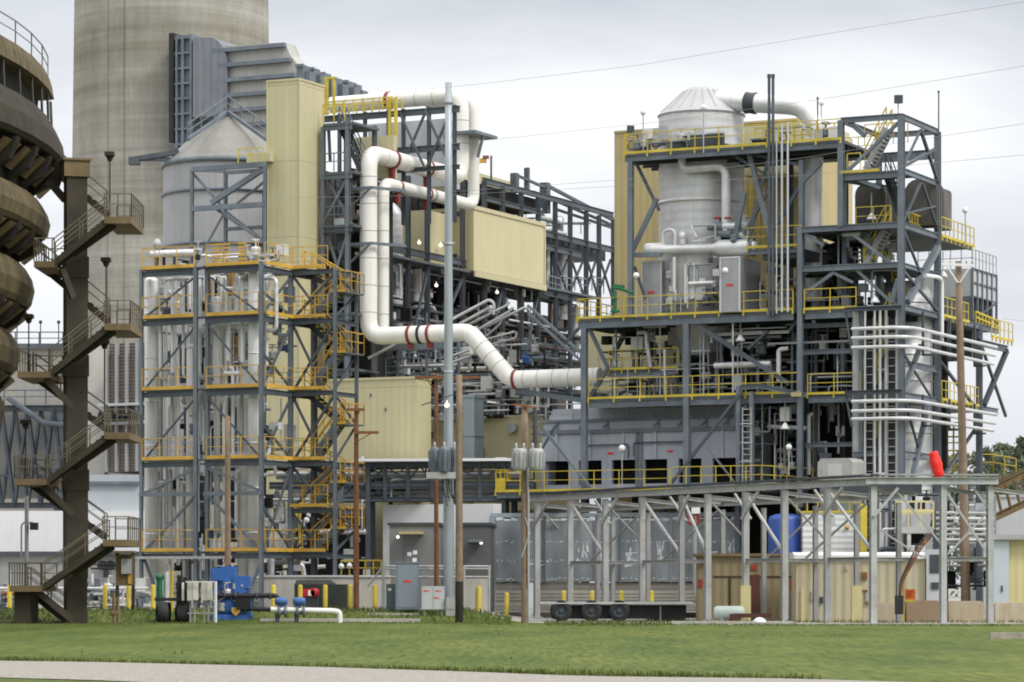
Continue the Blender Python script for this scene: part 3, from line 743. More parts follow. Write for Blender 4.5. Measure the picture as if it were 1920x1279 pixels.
def bulb(p, label, r=.16, group=None):
    mb = MB(); mb.ball(p, r); mb.tube([p + Z * r, p + Z * (r + .1)], .03, 5)
    one('lamp', mb, M['lampw'], label, 'lamp', group)

# ================================================================= left process tower with orange rails
L = Frame(265, 158)
LU = L.ua(490); LS = 3.0                      # right side of the front bays; depth of the stair bay's front
LV = [505, 597, 731, 862, 1033]
LZ = [L.za(y, 0, 0) for y in LV]
def process_tower():
    t = thing('process_tower', 'open steel process tower with orange handrails, packed with silver vessels and pipes', 'process tower', L.w(0, 0, .5))
    cols = [(L.ua(265), 0, .2), (L.ua(367), 0, .24), (L.ua(383), .3, .24), (LU, 0, .24), (0, 5.5, .25), (L.ua(374), 5.5, .25), (LU, 5.5, .25)]
    for u, v, w in cols:
        mb = MB(); mb.ibeam(L.w(u, v, .4), L.w(u, v, LZ[0]), w * 1.25, w, .04, ref=L.v); P('column', mb, M['steel2'] if v < 1 else M['steel'], t)
    um = L.ua(374)
    for i, z in enumerate(LZ):
        mb = MB(); mb.fbox(L, .1, LU - .05, .0, .6, z - .1, z - .04); mb.fbox(L, .1, LU - .05, 4.4, 5.3, z - .1, z - .04); P('deck', mb, M['deckm'], t)
        for a, b in ((0.1, um - .3), (um + .45, LU - .15)):
            mb = MB(); mb.ibeam(L.w(a, .05, z - .28), L.w(b, .05, z - .28), .2, .38, .03); P('beam', mb, M['steel'], t)
            mb = MB(); mb.fbox(L, a, b, -.13, -.09, z - .05, z + .13); P('toe_plate', mb, M['orange'], t)
            mb = MB(); mb.rail([L.w(a, -.06, z), L.w(b, -.06, z)], 1.07, 1.1, .018); P('handrail', mb, M['orange'], t)
        mb = MB(); mb.ibeam(L.w(LU + .05, .1, z - .28), L.w(LU + .05, 5.4, z - .28), .2, .38, .03); P('beam', mb, M['steel'], t)
        mb = MB(); mb.fbox(L, LU + .16, LU + .2, .2, LS, z - .06, z + .13); P('toe_plate', mb, M['orange'], t)
        mb = MB(); mb.rail([L.w(LU + .1, .2, z), L.w(LU + .1, LS, z)], 1.07, 1.1, .018); P('handrail', mb, M['orange'], t)
        mb = MB(); mb.rail([L.w(0, .1, z), L.w(0, 5.3, z), L.w(LU, 5.3, z)], 1.07, 1.3, .016); P('handrail', mb, M['orange'], t)
    zl = L.za(928, 0, 0)
    for a, b, zz_, m_ in ((0, um - .2, zl, 'steel2'), (um + .35, LU, zl, 'steel2'), (-.3, um + 2.0, L.za(1046, 0, 0), 'galv')):
        mb = MB(); mb.beam(L.w(a, -.16, zz_), L.w(b, -.16, zz_), .16, .2 if m_ == 'steel2' else .14); P('beam', mb, M[m_], t)
    # diagonal braces in the front bays
    B_ = [(0, 1, 1), (1, 2, 1), (2, 3, 1)]
    for i, j, k in B_:
        zt, zb = LZ[i] - .5, LZ[j] + .05
        for a, b in ((um - .3, .15), (um + .45, LU - .2)):
            mb = MB(); mb.beam(L.w(a, .12, zt), L.w(b, .12, zb), .08, .09); P('brace', mb, M['steel'], t)
    for (a, za_), (b, zb_) in (((um - .3, LZ[3] - .5), (.1, zl + .1)), ((um + .45, LZ[3] - .5), (LU - .1, zl + .1)), ((um - .3, zl - .1), (.1, LZ[4])), ((um + .45, zl - .1), (LU - .1, LZ[4])), ((.1, LZ[4] - .4), (1.2, .6)), ((LU, LZ[4] - .4), (LU - 1.2, .6))):
        mb = MB(); mb.beam(L.w(a, .12, za_), L.w(b, .12, zb_), .11, .13); P('brace', mb, M['steel2'], t)
    for i in range(4):
        zt, zb = LZ[i] - .45, LZ[i + 1] + .05
        for (v0, a), (v1, b) in (((.1, zb), (LS - .1, zt)), ((.1, (zt + zb) / 2), (LS - .1, zb))):
            mb = MB(); mb.beam(L.w(LU + .05, v0, a), L.w(LU + .05, v1, b), .1, .12); P('brace', mb, M['steel'], t)
    # orange gate panels and equipment on the roof deck
    for a, b in ((L.ua(398), L.ua(432)), (L.ua(448), L.ua(464))):
        mb = MB(); z = LZ[0]
        for i in range(5): mb.fbox(L, a, b, -.1, -.05, z + .2 + i * .2, z + .3 + i * .2)
        P('guard_panel', mb, M['orange'], t)
process_tower()

def process_stairs():
    s0, s1 = L.ua(545, LS), L.ua(628, LS); s2 = 2.3
    t = thing('stair_tower', 'orange railed zigzag stair bay on the right side of the silver process tower', 'stair tower', L.w(s0, LS, .5))
    for u, v, w in ((s0, LS, .28), (s1, LS, .2), (s1, LS + s2, .2), (s0, LS + s2, .2)):
        mb = MB(); mb.ibeam(L.w(u, v, .4), L.w(u, v, LZ[0] - .1), w * 1.2, w, .035, ref=L.v); P('column', mb, M['steel2'], t)
    lev = LZ[:4] + [L.za(948, s1, LS)] + LZ[4:]
    for i, z in enumerate(lev):
        mb = MB(); mb.ibeam(L.w(s0, LS, z - .25), L.w(s1, LS, z - .25), .2, .34, .03); P('beam', mb, M['steel'], t)
        mb = MB(); mb.ibeam(L.w(s1, LS, z - .3), L.w(s1, LS + s2, z - .3), .2, .3, .03); P('beam', mb, M['steel'], t)
        mb = MB(); mb.fbox(L, s0, s1 - .5, LS - .13, LS - .09, z - .05, z + .12); P('toe_plate', mb, M['orange'], t)
        mb = MB(); mb.fbox(L, s0, s0 + .9, LS, LS + s2, z - .08, z - .02); P('deck', mb, M['deckm'], t)
        mb = MB(); mb.rail([L.w(s0, LS - .06, z), L.w(s1 - .4, LS - .06, z)], 1.07, .75, .018); P('handrail', mb, M['orange'], t)
    z5 = L.za(1140, s0, LS)
    lv2 = lev + [z5]
    for i in range(len(lv2) - 1):
        zt, zb = lv2[i], lv2[i + 1]
        if i < 3 or i == 4 or i == 3:
            for (a, za_), (b, zb_) in (((s0 + .1, zt - .4), (s0 + (s1 - s0) * .72, zb)), ((s1 - .1, zt - .4), (s0 + .1, zb))):
                mb = MB(); mb.beam(L.w(a, LS + .06, za_), L.w(b, LS + .06 + (.14 if b < a else 0), zb_), .1, .12); P('brace', mb, M['steel'], t)
            mb = MB(); mb.beam(L.w(s1, LS + .1, zt - .4), L.w(s1, LS + s2, (zt + zb) / 2), .09, .1); mb.beam(L.w(s1, LS + s2, (zt + zb) / 2), L.w(s1, LS + .1, zb), .09, .1); P('brace', mb, M['steel'], t)
        zm = (zt + zb) / 2
        if i == 5: break
        u0 = s0 + (s1 - s0) * .25; u1 = s1 + .2
        mb = MB(); mb.fbox(L, s1 - .35, u1 + .3, LS + .2, LS + s2 - .1, zm - .08, zm); P('landing', mb, M['deckm'], t)
        mb = MB(); mb.rail([L.w(s1 + .2, LS + .2, zm), L.w(u1 + .3, LS + .2, zm), L.w(u1 + .3, LS + s2 - .1, zm), L.w(s1 + .1, LS + s2 - .1, zm)], 1.05, .8, .018); P('handrail', mb, M['orange'], t)
        mb = MB(); mb.fbox(L, s1 - .35, u1 + .3, LS + .16, LS + .2, zm - .05, zm + .1); P('toe_plate', mb, M['orange'], t)
        stairs(t, L.w(u0 - .6, LS + 1.35, zt - .05), L.w(s1 - .35, LS + 1.35, zm), L.v * .75, 8, M['steeld'], M['orange'], M['yellow'])
        stairs(t, L.w(s1 - .1, LS + .35, zm), L.w(u0 + .35, LS + .35, zb), L.v * .75, 8, M['steel2'], M['orange'], M['yellow'])
process_stairs()

def vertical_vessel(px, py0, py1, rpx, v, label, m='silverw', cap=True, name='pressure_vessel', group=None):
    u = L.ua(px, v); p = L.w(u, v, 0); k = p.y / FPX; r = rpx * k; z0, z1 = EYE + (HY - py1) * k, EYE + (HY - py0) * k
    t = thing(name, label, 'vessel', (p.x, p.y, z0), group)
    mb = MB(); mb.lathe((p.x, p.y, 0), [(.001, z0), (r, z0), (r, z1)] + [(r * cos(a * pi / 12), z1 + r * .7 * sin(a * pi / 12)) for a in range(1, 6)] + [(.001, z1 + r * .72)], 20); P('shell', mb, M[m], t)
    mb = MB(); zz = z0 + 1.2
    while zz < z1 - .3:
        mb.lathe((p.x, p.y, 0), [(r, zz), (r * 1.04 + .01, zz), (r * 1.04 + .01, zz + .06), (r, zz + .06)], 20); zz += 2.3
    P('seam', mb, M['silver'], t)  # raised bands ringing the vessel shell
    if cap: mb = MB(); mb.cyl((p.x, p.y, z1 + r * .6), r * .3, .4, 8); mb.cyl((p.x, p.y, z1 + r*.6 + .4), r * .5, .12, 10); P('top_nozzle', mb, M['steel2'], t)
vertical_vessel(284, 528, 1128, 13, 1.0, 'tall slim silver vessel at the left edge of the orange railed tower')
vertical_vessel(479, 512, 1128, 14, 0.9, 'tallest thick silver vessel beside the right column of the orange railed tower')
vertical_vessel(459, 700, 1128, 13, 1.6, 'dull silver vessel with a cone neck standing left of the thickest vessel', 'silverw')
vertical_vessel(357, 658, 1040, 8, 1.1, 'short silver vessel with dark cap left of the double column')
vertical_vessel(407, 560, 1000, 6.5, 1.0, 'thin silver vessel just right of the double column', cap=False)
def tower_piping():
    t = thing('process_piping', 'tangle of silver pipes and valves inside the orange railed process tower', 'pipework', L.w(3, 2, .5))
    def run(pts, rpx, v, m='silver'):
        m = 'silverw' if m == 'silver' else m; mb = MB(); q = [L.p(x, y, v) for x, y in pts]; mb.tube(q, rpx * 160 / FPX, 10, bend=rpx * 160 / FPX * 2.5); P('pipe', mb, M[m], t)
    for pts, r, v, m in (
        ([(328, 1040), (328, 600), (340, 600), (340, 560)], 3, 1.4, 'silver'), ([(334, 1060), (334, 648), (368, 648)], 3.5, 1.0, 'silver'),
        ([(303, 1040), (303, 560)], 3, 1.6, 'galv'), ([(312, 730), (312, 585), (325, 585)], 2.4, 1.3, 'silver'), ([(308, 880), (308, 600)], 2, 2, 'silver'),
        ([(345, 1050), (345, 870), (352, 870), (352, 740)], 3, 1.5, 'galv'), ([(318, 990), (318, 760), (330, 760)], 3, 1.7, 'silver'),
        ([(424, 1000), (424, 545), (410, 545), (410, 541), (446, 541), (446, 560)], 3.2, 1.2, 'silver'), ([(450, 1040), (450, 520), (440, 520)], 3.4, 1.4, 'silver'),
        ([(414, 612), (445, 612), (445, 560)], 3.5, 1.1, 'silver'), ([(437, 860), (437, 690), (432, 690)], 3.6, 1.0, 'silver'), ([(431, 700), (431, 560)], 3.2, 1.6, 'silver'),
        ([(500, 620), (518, 620), (518, 522), (488, 522)], 4, 1.2, 'silver2'), ([(420, 700), (450, 700)], 4, 1.0, 'silver'), ([(395, 760), (395, 560)], 2.6, 1.3, 'galv'),
        ([(390, 1030), (390, 880), (430, 880)], 3, 1.5, 'silver'), ([(290, 905), (350, 905)], 3, 1.2, 'silver'), ([(320, 880), (320, 1040)], 4, .8, 'galv'), ([(305, 690), (322, 690), (322, 640)], 3, 1.8, 'galv')):
        run(pts, r, v, m)
    for i, (za_, zb_) in enumerate(((LZ[1], LZ[0]), (LZ[2], LZ[1]), (LZ[3], LZ[2]), (LZ[4], LZ[3]), (.6, LZ[4]))):
        clutter(t, L, .5, LU - .3, .9, 4.4, za_ + .1, zb_ - .4, 16 if i else 10, 40 + i, nv=15, vert=.55, rmax=.15, nb=9, mats=['silverw', 'silverw', 'silver', 'galv', 'silverw', 'steel2', 'galv', 'whitewall', 'dark'])
    # orange/brown hatch boxes
    for px, py0, py1, w in ((432, 630, 690, 12), (388, 505, 585, 7), (428, 505, 580, 7), (344, 985, 1035, 22)):
        mb = MB(); u = L.ua(px, 2.2); mb.fbox(L, u, u + w * 160 / FPX, 2.2, 2.6, L.za(py1, u, 2.2), L.za(py0, u, 2.2)); P('junction_box', mb, mat('brown_orange_box', (.36, .20, .03), .2, 1, .6), t)
    r = random.Random(77)
    for za_, zb_ in zip(LZ[1:] + [.5], LZ):
        u = .5
        while u < LU - 2.6:
            w = r.uniform(.5, 1.3)
            if r.random() < .75: mb = MB(); v = r.uniform(2.6, 4.2); mb.fbox(L, u, min(LU - 2.4, u + w), v, v + .15, za_ + r.uniform(.1, .6), zb_ - r.uniform(.3, 1.0)); P('shade_screen', mb, M['steeld' if r.random() < .5 else 'dark'], t)  # added dark sheets stand in for shaded gaps behind the pipes
            u += w + .1
    t2 = thing('pipe_risers', 'rows of slim bright silver risers just behind the orange rails of the process tower', 'pipework', L.w(3, 1, .5))
    for i in range(70):
        u = r.uniform(.35, LU - .3); v = r.uniform(.62, 1.9); a = r.choice([.6] + LZ[1:]) + r.uniform(0, 1.5); b = min(LZ[0] - .5, a + r.choice((2.2, 3.5, 5, 7.5, 10)))
        pts = [L.w(u, v, a), L.w(u, v, b)]
        if r.random() < .45: pts.append(L.w(min(LU - .2, max(.2, u + r.choice((-1, 1)) * r.uniform(.3, .9))), v, b))
        if r.random() < .3: pts.insert(0, L.w(u, v + .6, a))
        mb = MB(); mb.tube(pts, r.choice((.035, .045, .06, .08, .10)), 8, bend=.2); P('riser', mb, M[r.choice(['silverw', 'silverw', 'silver', 'whitewall', 'galv', 'silverw'])], t2)
tower_piping()
def roof_kit():
    mb = MB(); a, b = L.p(284, 477, 1.5), L.p(370, 474, 1.5); mb.tube([a, b], .2, 12)
    t = thing('pipe_header', 'white horizontal pipe lying on the roof deck of the silver process tower', 'pipe', (a + b) / 2)
    P('pipe', mb, M['silver'], t)
    mb = MB()
    for k in (.1, .5, .9): p = a.lerp(b, k); mb.beam(p - Z * .2, Vector((p.x, p.y, LZ[0])), .12)
    P('saddle', mb, M['steel'], t)
    p = L.p(295, 500, 1.8); mb = MB(); mb.lathe(p, [(.16, 0), (.16, 1.0), (.22, 1.0), (.22, 1.25), (.1, 1.45), (.001, 1.47)], 10)
    one('vent', mb, M['galv'], 'round capped vent at the left corner of the tower roof deck', 'vent')
    t = thing('valve_skid', 'cluster of small valves on the tower roof deck behind the orange rail', 'valves', L.w(3, 2, LZ[0]))
    clutter(t, L, .6, LU - .4, 1.2, 4.6, LZ[0] + .05, LZ[0] + .9, 10, 91, nv=10, vert=.3, rmax=.09, nb=5)
roof_kit()

# open steel frame on top, in front of the silo
def roof_frame():
    f = Frame(360, 174); t = thing('support_steelwork', 'bare grey steel frame standing in front of the cone roofed silo', 'frame', f.w(0, 0, f.za(475, 0, 0)))
    u1, u2 = f.ua(399), f.ua(497)
    z0, z1, z2 = f.za(480, 0, 0), f.za(318, 0, 0), f.za(392, 0, 0)
    for u, v in ((0, 0), (u1, 1.4), (u2, 0), (u2 - .6, 1.5)):
        mb = MB(); mb.ibeam(f.w(u, v, z0 - 3), f.w(u, v, z1), .26, .24, .035, ref=f.v); P('column', mb, M['steel2'], t)
    for (a, va, za_), (b, vb, zb_), w in (((0, 0, z1), (u2, 0, z1), .28), ((0, 0, z2), (u2, 0, z2), .28), ((0, 0, z1), (u1, 1.4, z1), .2), ((u1, 1.4, z1 - .1), (u2, 1.4, z1 - .1), .2), ((u1, 1.4, z0 + 1.6), (u2, 1.4, z0 + 1.6), .2), ((u1 * .9, .1, z2 + .3), (u2 - .1, .1, z1 - .2), .3), ((0.1, .1, z1 - .3), (u1, 1.4, z2), .14), ((u1, 1.4, z2), (0.1, .1, z0 - .6), .14), ((u1 + .2, .2, z2 - .1), (u2 - .2, .2, z0 + .6), .18), ((u1 + .4, 1.2, z2), (u2, 1.2, z1 - .3), .12), ((u1, 1.3, z2), (u2, 1.3, z0 + .2), .12)):
        mb = MB(); mb.beam(f.w(a, va, za_), f.w(b, vb, zb_), w * .8, w); P('beam' if abs(za_ - zb_) < .01 else 'brace', mb, M['steel2'], t)
    mb = MB(); mb.fbox(f, u2 - .9, u2 + .1, 1.2, 3, z0, z1 - 1.2); P('hoist_box', mb, M['steeld'], t)
    mb = MB(); mb.fbox(f, f.ua(452), u2, .6, 2, f.za(310, 0, 0), f.za(293, 0, 0)); P('trolley_cover', mb, M['cream'], t)
    mb = MB(); mb.rail([f.w(f.ua(450), -.2, z1 + .15), f.w(u2, -.2, z1 + .15)], .8, .8, .025); P('handrail', mb, M['yellow'], t)
roof_frame()

# ================================================================= cream lift shaft and cream blocks
def shaft():
    f = Frame(561, 172); u0, v1 = f.ua(501), f.va(608); zt = f.za(150, 0, 0)
    t = thing('lift_shaft', 'tall narrow cream clad lift shaft rising beside the concrete chimney', 'tower', f.w(-1, 1, .5))
    mb = MB(); mb.fbox(f, u0, 0, 0, v1, .4, zt); P('cladding', mb, M['cream'], t)
    mb = MB(); mb.fbox(f, u0 - .04, .04, -.04, v1 + .04, zt, zt + .12); P('roof_trim', mb, M['cream'], t)
    mb = MB(); mb.fbox(f, .02, .07, -.06, 0, .4, zt); mb.fbox(f, u0 - .02, u0 + .04, -.05, 0, .4, zt); P('corner_trim', mb, mat('cream_trim', (.55, .5, .31), .05, .5, .5), t)
shaft()
def low_block():
    f = Frame(782, 170.5); u0 = f.ua(500); zt = f.za(710, 0, 0); zb = f.za(955, 0, 0)
    t = thing('cream_building', 'long low plain cream clad building behind the grey pipe bridge', 'building', f.w(u0 / 2, 2, .4))
    mb = MB(); mb.fbox(f, u0, 0, 0, 1.7, .4, zt); P('cladding', mb, M['cream'], t)
    mb = MB(); mb.fbox(f, u0, .06, -.06, 1.75, zt, zt + .14); P('roof_trim', mb, M['cream'], t)
    for px, py in ((694, 744), (722, 771)):
        mb = MB(); p = f.p(px, py, -.02); mb.fbox(f, f.ua(px), f.ua(px) + .1, -.06, 0, p.z, p.z + .18); P('wall_box', mb, M['steel2'], t)
    f = Frame(975, 176); u0 = f.ua(888); zt = f.za(782, 0, 0)
    t = thing('cream_annex', 'small cream annex with dark vent and louvre beside the grey vertical duct', 'building', f.w(u0 / 2, 2, .4))
    mb = MB(); mb.fbox(f, u0, 1.5, 0, 5, .4, zt); P('cladding', mb, M['cream'], t)
    mb = MB(); mb.fbox(f, u0, 1.6, -.05, 5, zt, zt + .12); P('roof_trim', mb, M['cream'], t)
    mb = MB(); c = f.p(962, 802, -.1); mb.cyl(c, .3, .25, 14, axis=-f.v); P('round_vent', mb, M['galv'], t)
    mb = MB(); mb.fbox(f, f.ua(891), f.ua(908), -.35, 0, f.za(858, 0, 0), f.za(838, 0, 0)); P('louvre', mb, M['steeld'], t)
    f = Frame(870, 177); u0 = f.ua(784); zt = f.za(782, 0, 0)
    t = thing('cream_bay', 'narrow cream wall bay with pipe shelf, left of the grey vertical duct', 'building', f.w(u0 / 2, 2, .4))
    mb = MB(); mb.fbox(f, u0, 0, 0, 4, .4, zt); P('cladding', mb, M['cream'], t)
    for y in (808, 815):
        mb = MB(); mb.fbox(f, f.ua(786), f.ua(812), -.5, 0, f.za(y + 4, 0, 0), f.za(y, 0, 0)); P('shelf', mb, M['steeld'], t)
    mb = MB(); mb.tube([f.p(782, 810, -.3), f.p(782, 760, -.3), f.p(800, 755, -.3)], .09, 8, bend=.2); P('pipe', mb, M['silver'], t)
    f = Frame(868, 172); mb = MB(); mb.fbox(f, 0, f.ua(889), 0, 1.2, f.za(866, 0, 0), f.za(742, 0, 0)); mb.fbox(f, -.06, f.ua(889) + .06, -.06, 1.25, f.za(818, 0, 0), f.za(814, 0, 0)); mb.fbox(f, -.06, f.ua(889) + .06, -.06, 1.25, f.za(746, 0, 0), f.za(740, 0, 0))
    one('duct', mb, mat('blue_grey_duct', (.27, .32, .345), .08, .6, .5, streak=.15), 'plain blue grey rectangular duct standing between two cream walls', 'duct')
    f = Frame(640, 170); mb = MB(); mb.fbox(f, f.ua(718), f.ua(925), 0, 1, .4, f.za(948, 0, 0)); one('white_wall', mb, M['whitewall'], 'low white wall under the grey pipe bridge behind the dark box sheds', 'wall')
low_block()

# ================================================================= boiler steelwork receding to the right
B = Frame(650, 177)
def boiler():
    t = thing('boiler_steelwork', 'long dark boiler house steelwork receding behind the white pipes', 'steel structure', B.w(0, 10, .4))
    zq = lambda py, px, u=0: B.q(px, py, u).z
    zt = zq(340, 908); z1 = zq(505, 860); z0 = .4
    cols = [(650, 220), (703, 330), (765, 330), (801, 330), (867, 335), (908, 338), (942, 349), (977, 360), (1009, 371), (1041, 380), (1069, 388), (1099, 396), (1123, 404), (1150, 412)]
    for px, top in cols:
        v = B.va(px); mb = MB(); mb.ibeam(B.w(0, v, z0), B.w(0, v, zq(top, px)), .38, .36, .05, ref=B.v); P('column', mb, M['steel'], t)
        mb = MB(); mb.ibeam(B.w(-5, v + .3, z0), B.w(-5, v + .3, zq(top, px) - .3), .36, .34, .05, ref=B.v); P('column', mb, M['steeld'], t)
    vm = B.va(1150)
    for pa, ya, pb, yb, w in ((905, 338, 1150, 414, .5), (908, 372, 1020, 404, .4), (1018, 437, 1150, 437 + 14, .55), (1018, 462, 1090, 480, .5), (640, 445, 1018, 545, .55), (1018, 548, 1095, 566, .5), (650, 318, 760, 347, .4), (650, 585, 1095, 662, .3), (690, 690, 1095, 742, .3), (640, 640, 1095, 702, .3)):
        a, b = B.q(pa, ya), B.q(pb, yb); b.z = a.z; mb = MB(); mb.ibeam(a, b, .3, w, .05); P('beam', mb, M['steel'], t)
    for py in (640, 700, 770, 590):               # cross beams and inner floors
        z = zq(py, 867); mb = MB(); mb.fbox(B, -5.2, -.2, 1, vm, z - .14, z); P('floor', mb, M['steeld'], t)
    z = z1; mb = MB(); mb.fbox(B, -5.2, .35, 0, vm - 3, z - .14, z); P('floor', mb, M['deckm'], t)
    for i, (px, top) in enumerate(cols[:-1]):
        v, v2 = B.va(px), B.va(cols[i + 1][0])
        if i in (9, 10, 11, 12):
            za_, zb_ = zq(480, px), zq(560, px)
            mb = MB(); mb.beam(B.w(0, v, za_), B.w(0, v2, zb_), .13); P('brace', mb, M['steel'], t)
            mb = MB(); mb.beam(B.w(-.2, v, zb_), B.w(-.2, v2, za_), .13); P('brace', mb, M['steel'], t)
        elif i in (2, 3, 5, 7):
            mb = MB(); mb.beam(B.w(0, v, z1 - 6), B.w(0, v2, z1 - .5), .16); P('brace', mb, M['steel'], t)
        if i > 3:
            mb = MB(); mb.beam(B.w(-.1, v, zq(top, px) - 2.2), B.w(-5, v, zq(top, px) - 2.2), .2, .3); P('beam', mb, M['steeld'], t)
    # top trusses sloping away
    for pa, ya, pb, yb, w in ((965, 327, 1022, 352, .16), (1022, 346, 1152, 414, .2), (1022, 368, 1152, 424, .16), (1041, 392, 1150, 428, .16)):
        mb = MB(); mb.beam(B.q(pa, ya, -.5), B.q(pb, yb, -.5), w, w); P('brace', mb, M['steel'], t)
    for px, ya, yb, w in ((965, 325, 362, .45), (1022, 343, 400, .55), (988, 315, 360, .3)):
        mb = MB(); mb.beam(B.q(px, ya, -.6), B.q(px, yb, -.6), w, w); P('post', mb, M['steel'], t)
    for px, y0, y1 in ((921, 292, 345), (990, 314, 350)):
        mb = MB(); mb.beam(B.q(px, y0, -1), B.q(px, y1, -1), .1); P('mast', mb, M['steel'], t)
    mb = MB(); va_, vb_ = B.va(905), B.va(1018); mb.fbox(B, -4.5, -.4, va_, vb_, zq(372, 908), zq(344, 908)); P('dark_gallery', mb, M['dark'], t)
    mb = MB(); mb.fbox(B, -5.2, -2.2, B.va(930), B.va(1020), zq(336, 940), zq(325, 940) + .3); P('roof_box', mb, M['cream'], t)
    mb = MB(); mb.fbox(B, -5, -.6, B.va(1018), vm, zq(470, 1069), zq(440, 1069)); P('conveyor_gallery', mb, M['steeld'], t)
    # dark casing that closes the view into the house
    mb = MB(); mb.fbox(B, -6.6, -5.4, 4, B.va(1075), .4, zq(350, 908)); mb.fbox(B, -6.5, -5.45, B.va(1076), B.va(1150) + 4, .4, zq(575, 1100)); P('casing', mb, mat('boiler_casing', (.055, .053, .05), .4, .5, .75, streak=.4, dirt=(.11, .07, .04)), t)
    mb = MB()
    for px in (1030, 1050, 1078, 1110): mb.rail([B.q(px, 545, .1), B.q(px + 22, 551, .1)], 1.0, 1.1, .03)
    P('handrail', mb, M['steel2'], t)
boiler()
def boiler_contents():
    t = thing('boiler_piping', 'dense dark and grey pipework on the floors of the boiler house', 'pipework', B.w(-2, 12, .5))
    vm = B.va(1090); z1 = B.q(860, 505).z
    zs = [B.q(867, y).z for y in (770, 700, 640, 590)]; zs.append(z1)
    for i in range(4):
        clutter(t, B, -3.4, .1, 1.5, vm, zs[i] + .1, zs[i + 1] - .3, 21, 200 + i, nv=20, vert=.5, rmin=.05, rmax=.26, nb=14, mats=['silver2', 'galv', 'steel2', 'dark', 'silver', 'rust', 'steeld'])
    clutter(t, B, -4.6, -.3, B.va(1022), B.va(1120), B.q(1060, 560).z, B.q(1060, 400).z, 12, 260, nv=8, rmax=.2, mats=['steel2', 'galv', 'silver2'])
    # three big grey upright ducts behind the white pipes
    for px, y0, y1, r, top in ((742, 400, 612, 13.5, 1), (780, 505, 640, 11, 0), (1052, 470, 600, 14, 0), (1078, 575, 660, 9, 0)):
        u = -1.4; v = B.va(px, u); a, b = B.w(u, v, B.q(px, y1, u).z), B.w(u, v, B.q(px, y0, u).z); k = a.y / FPX; mb = MB()
        pts = [a, b] + ([b + B.u * -.7 + Z * .5, b + B.u * -1.6 + Z * .7] if top else []); mb.tube(pts, r * k, 16, bend=.8); P('upright_duct', mb, M['silver2'], t)
    u = -.9; p = [B.q(805, 570, u), B.q(812, 585, u), B.q(818, 610, u), B.q(816, 640, u)]
    mb = MB(); mb.tube([B.q(797, 567, u), B.q(812, 578, u), B.q(818, 605, u), B.q(818, 650, u)], .2, 10, bend=.4); P('upright_duct', mb, M['silver2'], t)
    for px, py in ((786, 455), (826, 460), (868, 536), (932, 548), (915, 545), (818, 535), (1012, 535)):
        mb = MB(); p = B.q(px, py, -.6); mb.ball(p, .12); mb.tube([p + Z * .1, p + Z * .22], .02, 5); P('lamp_globe', mb, M['lampw'], t)
    t = thing('boiler_conduits', 'thin grey conduits and cable runs along the open side of the boiler house', 'pipework', B.w(0, 14, .5))
    r = random.Random(61); va0, va1 = B.va(700), B.va(1145)
    for i in range(95):
        u = r.uniform(-2.2, .15); v = r.uniform(va0, va1); k = r.random(); hi = z1 - .4
        if v > B.va(1025): hi = B.q(1069, 395).z
        z = r.uniform(zs[0], hi); rad = r.choice((.03, .04, .05, .07))
        if k < .45: pts = [B.w(u, v, z), B.w(u, v, min(hi, z + r.uniform(1, 5)))]
        elif k < .85: pts = [B.w(u, v, z), B.w(u, min(va1, v + r.uniform(2, 7)), z)]
        else: pts = [B.w(u, v, z), B.w(u, v + 1.5, z), B.w(u, v + 1.5, min(hi, z + 2)), B.w(u - .8, v + 1.5, min(hi, z + 2))]
        mb = MB(); mb.tube(pts, rad, 6, bend=.2); P('conduit', mb, M[r.choice(['galv', 'galv', 'steel2', 'silver2', 'steel', 'ltgrey'])], t)
boiler_contents()
def cream_box():
    u = .55; v0, v1 = B.va(888, u), B.va(1021, u); zt = B.q(888, 388, u).z; zb = B.q(888, 508, u).z
    t = thing('cream_box', 'big windowless cream clad box hung on the boiler house side', 'building', B.w(u, v0, zb))
    mb = MB(); mb.fbox(B, -5.1, u, v0, v1, zb, zt); P('cladding', mb, M['cream'], t)
    mb = MB(); mb.fbox(B, u, u + .08, v0 - .05, v1 + .08, zt - .15, zt + .1); mb.fbox(B, u, u + .12, v0, v1 + .1, zb - .35, zb); mb.fbox(B, u, u + .06, v1 - .1, v1 + .08, zb, zt - .15); P('edge_trim', mb, mat('cream_edge', (.5, .45, .27), .05, .5, .5), t)
    for px0, px1, y0, y1 in ((871, 876, 478, 508), (881, 890, 475, 508), (893, 897, 478, 508)):
        a = B.ua(px0, v0 - .05); mb = MB(); k = B.w(a, v0, 0).y / FPX; mb.fbox(B, a - 1.2, a - 1.2 + (px1 - px0) * k, v0 - .08, v0, B.za(y1, a, v0), B.za(y0, a, v0)); P('door', mb, M['steeld'], t)
    # lower cream front wing, left of the box
    mb = MB(); mb.fbox(B, -5.0, -.9, v0 - 3.4, v0 - .02, zb + .1, zt - .5); P('side_wing', mb, M['cream'], t)
cream_box()
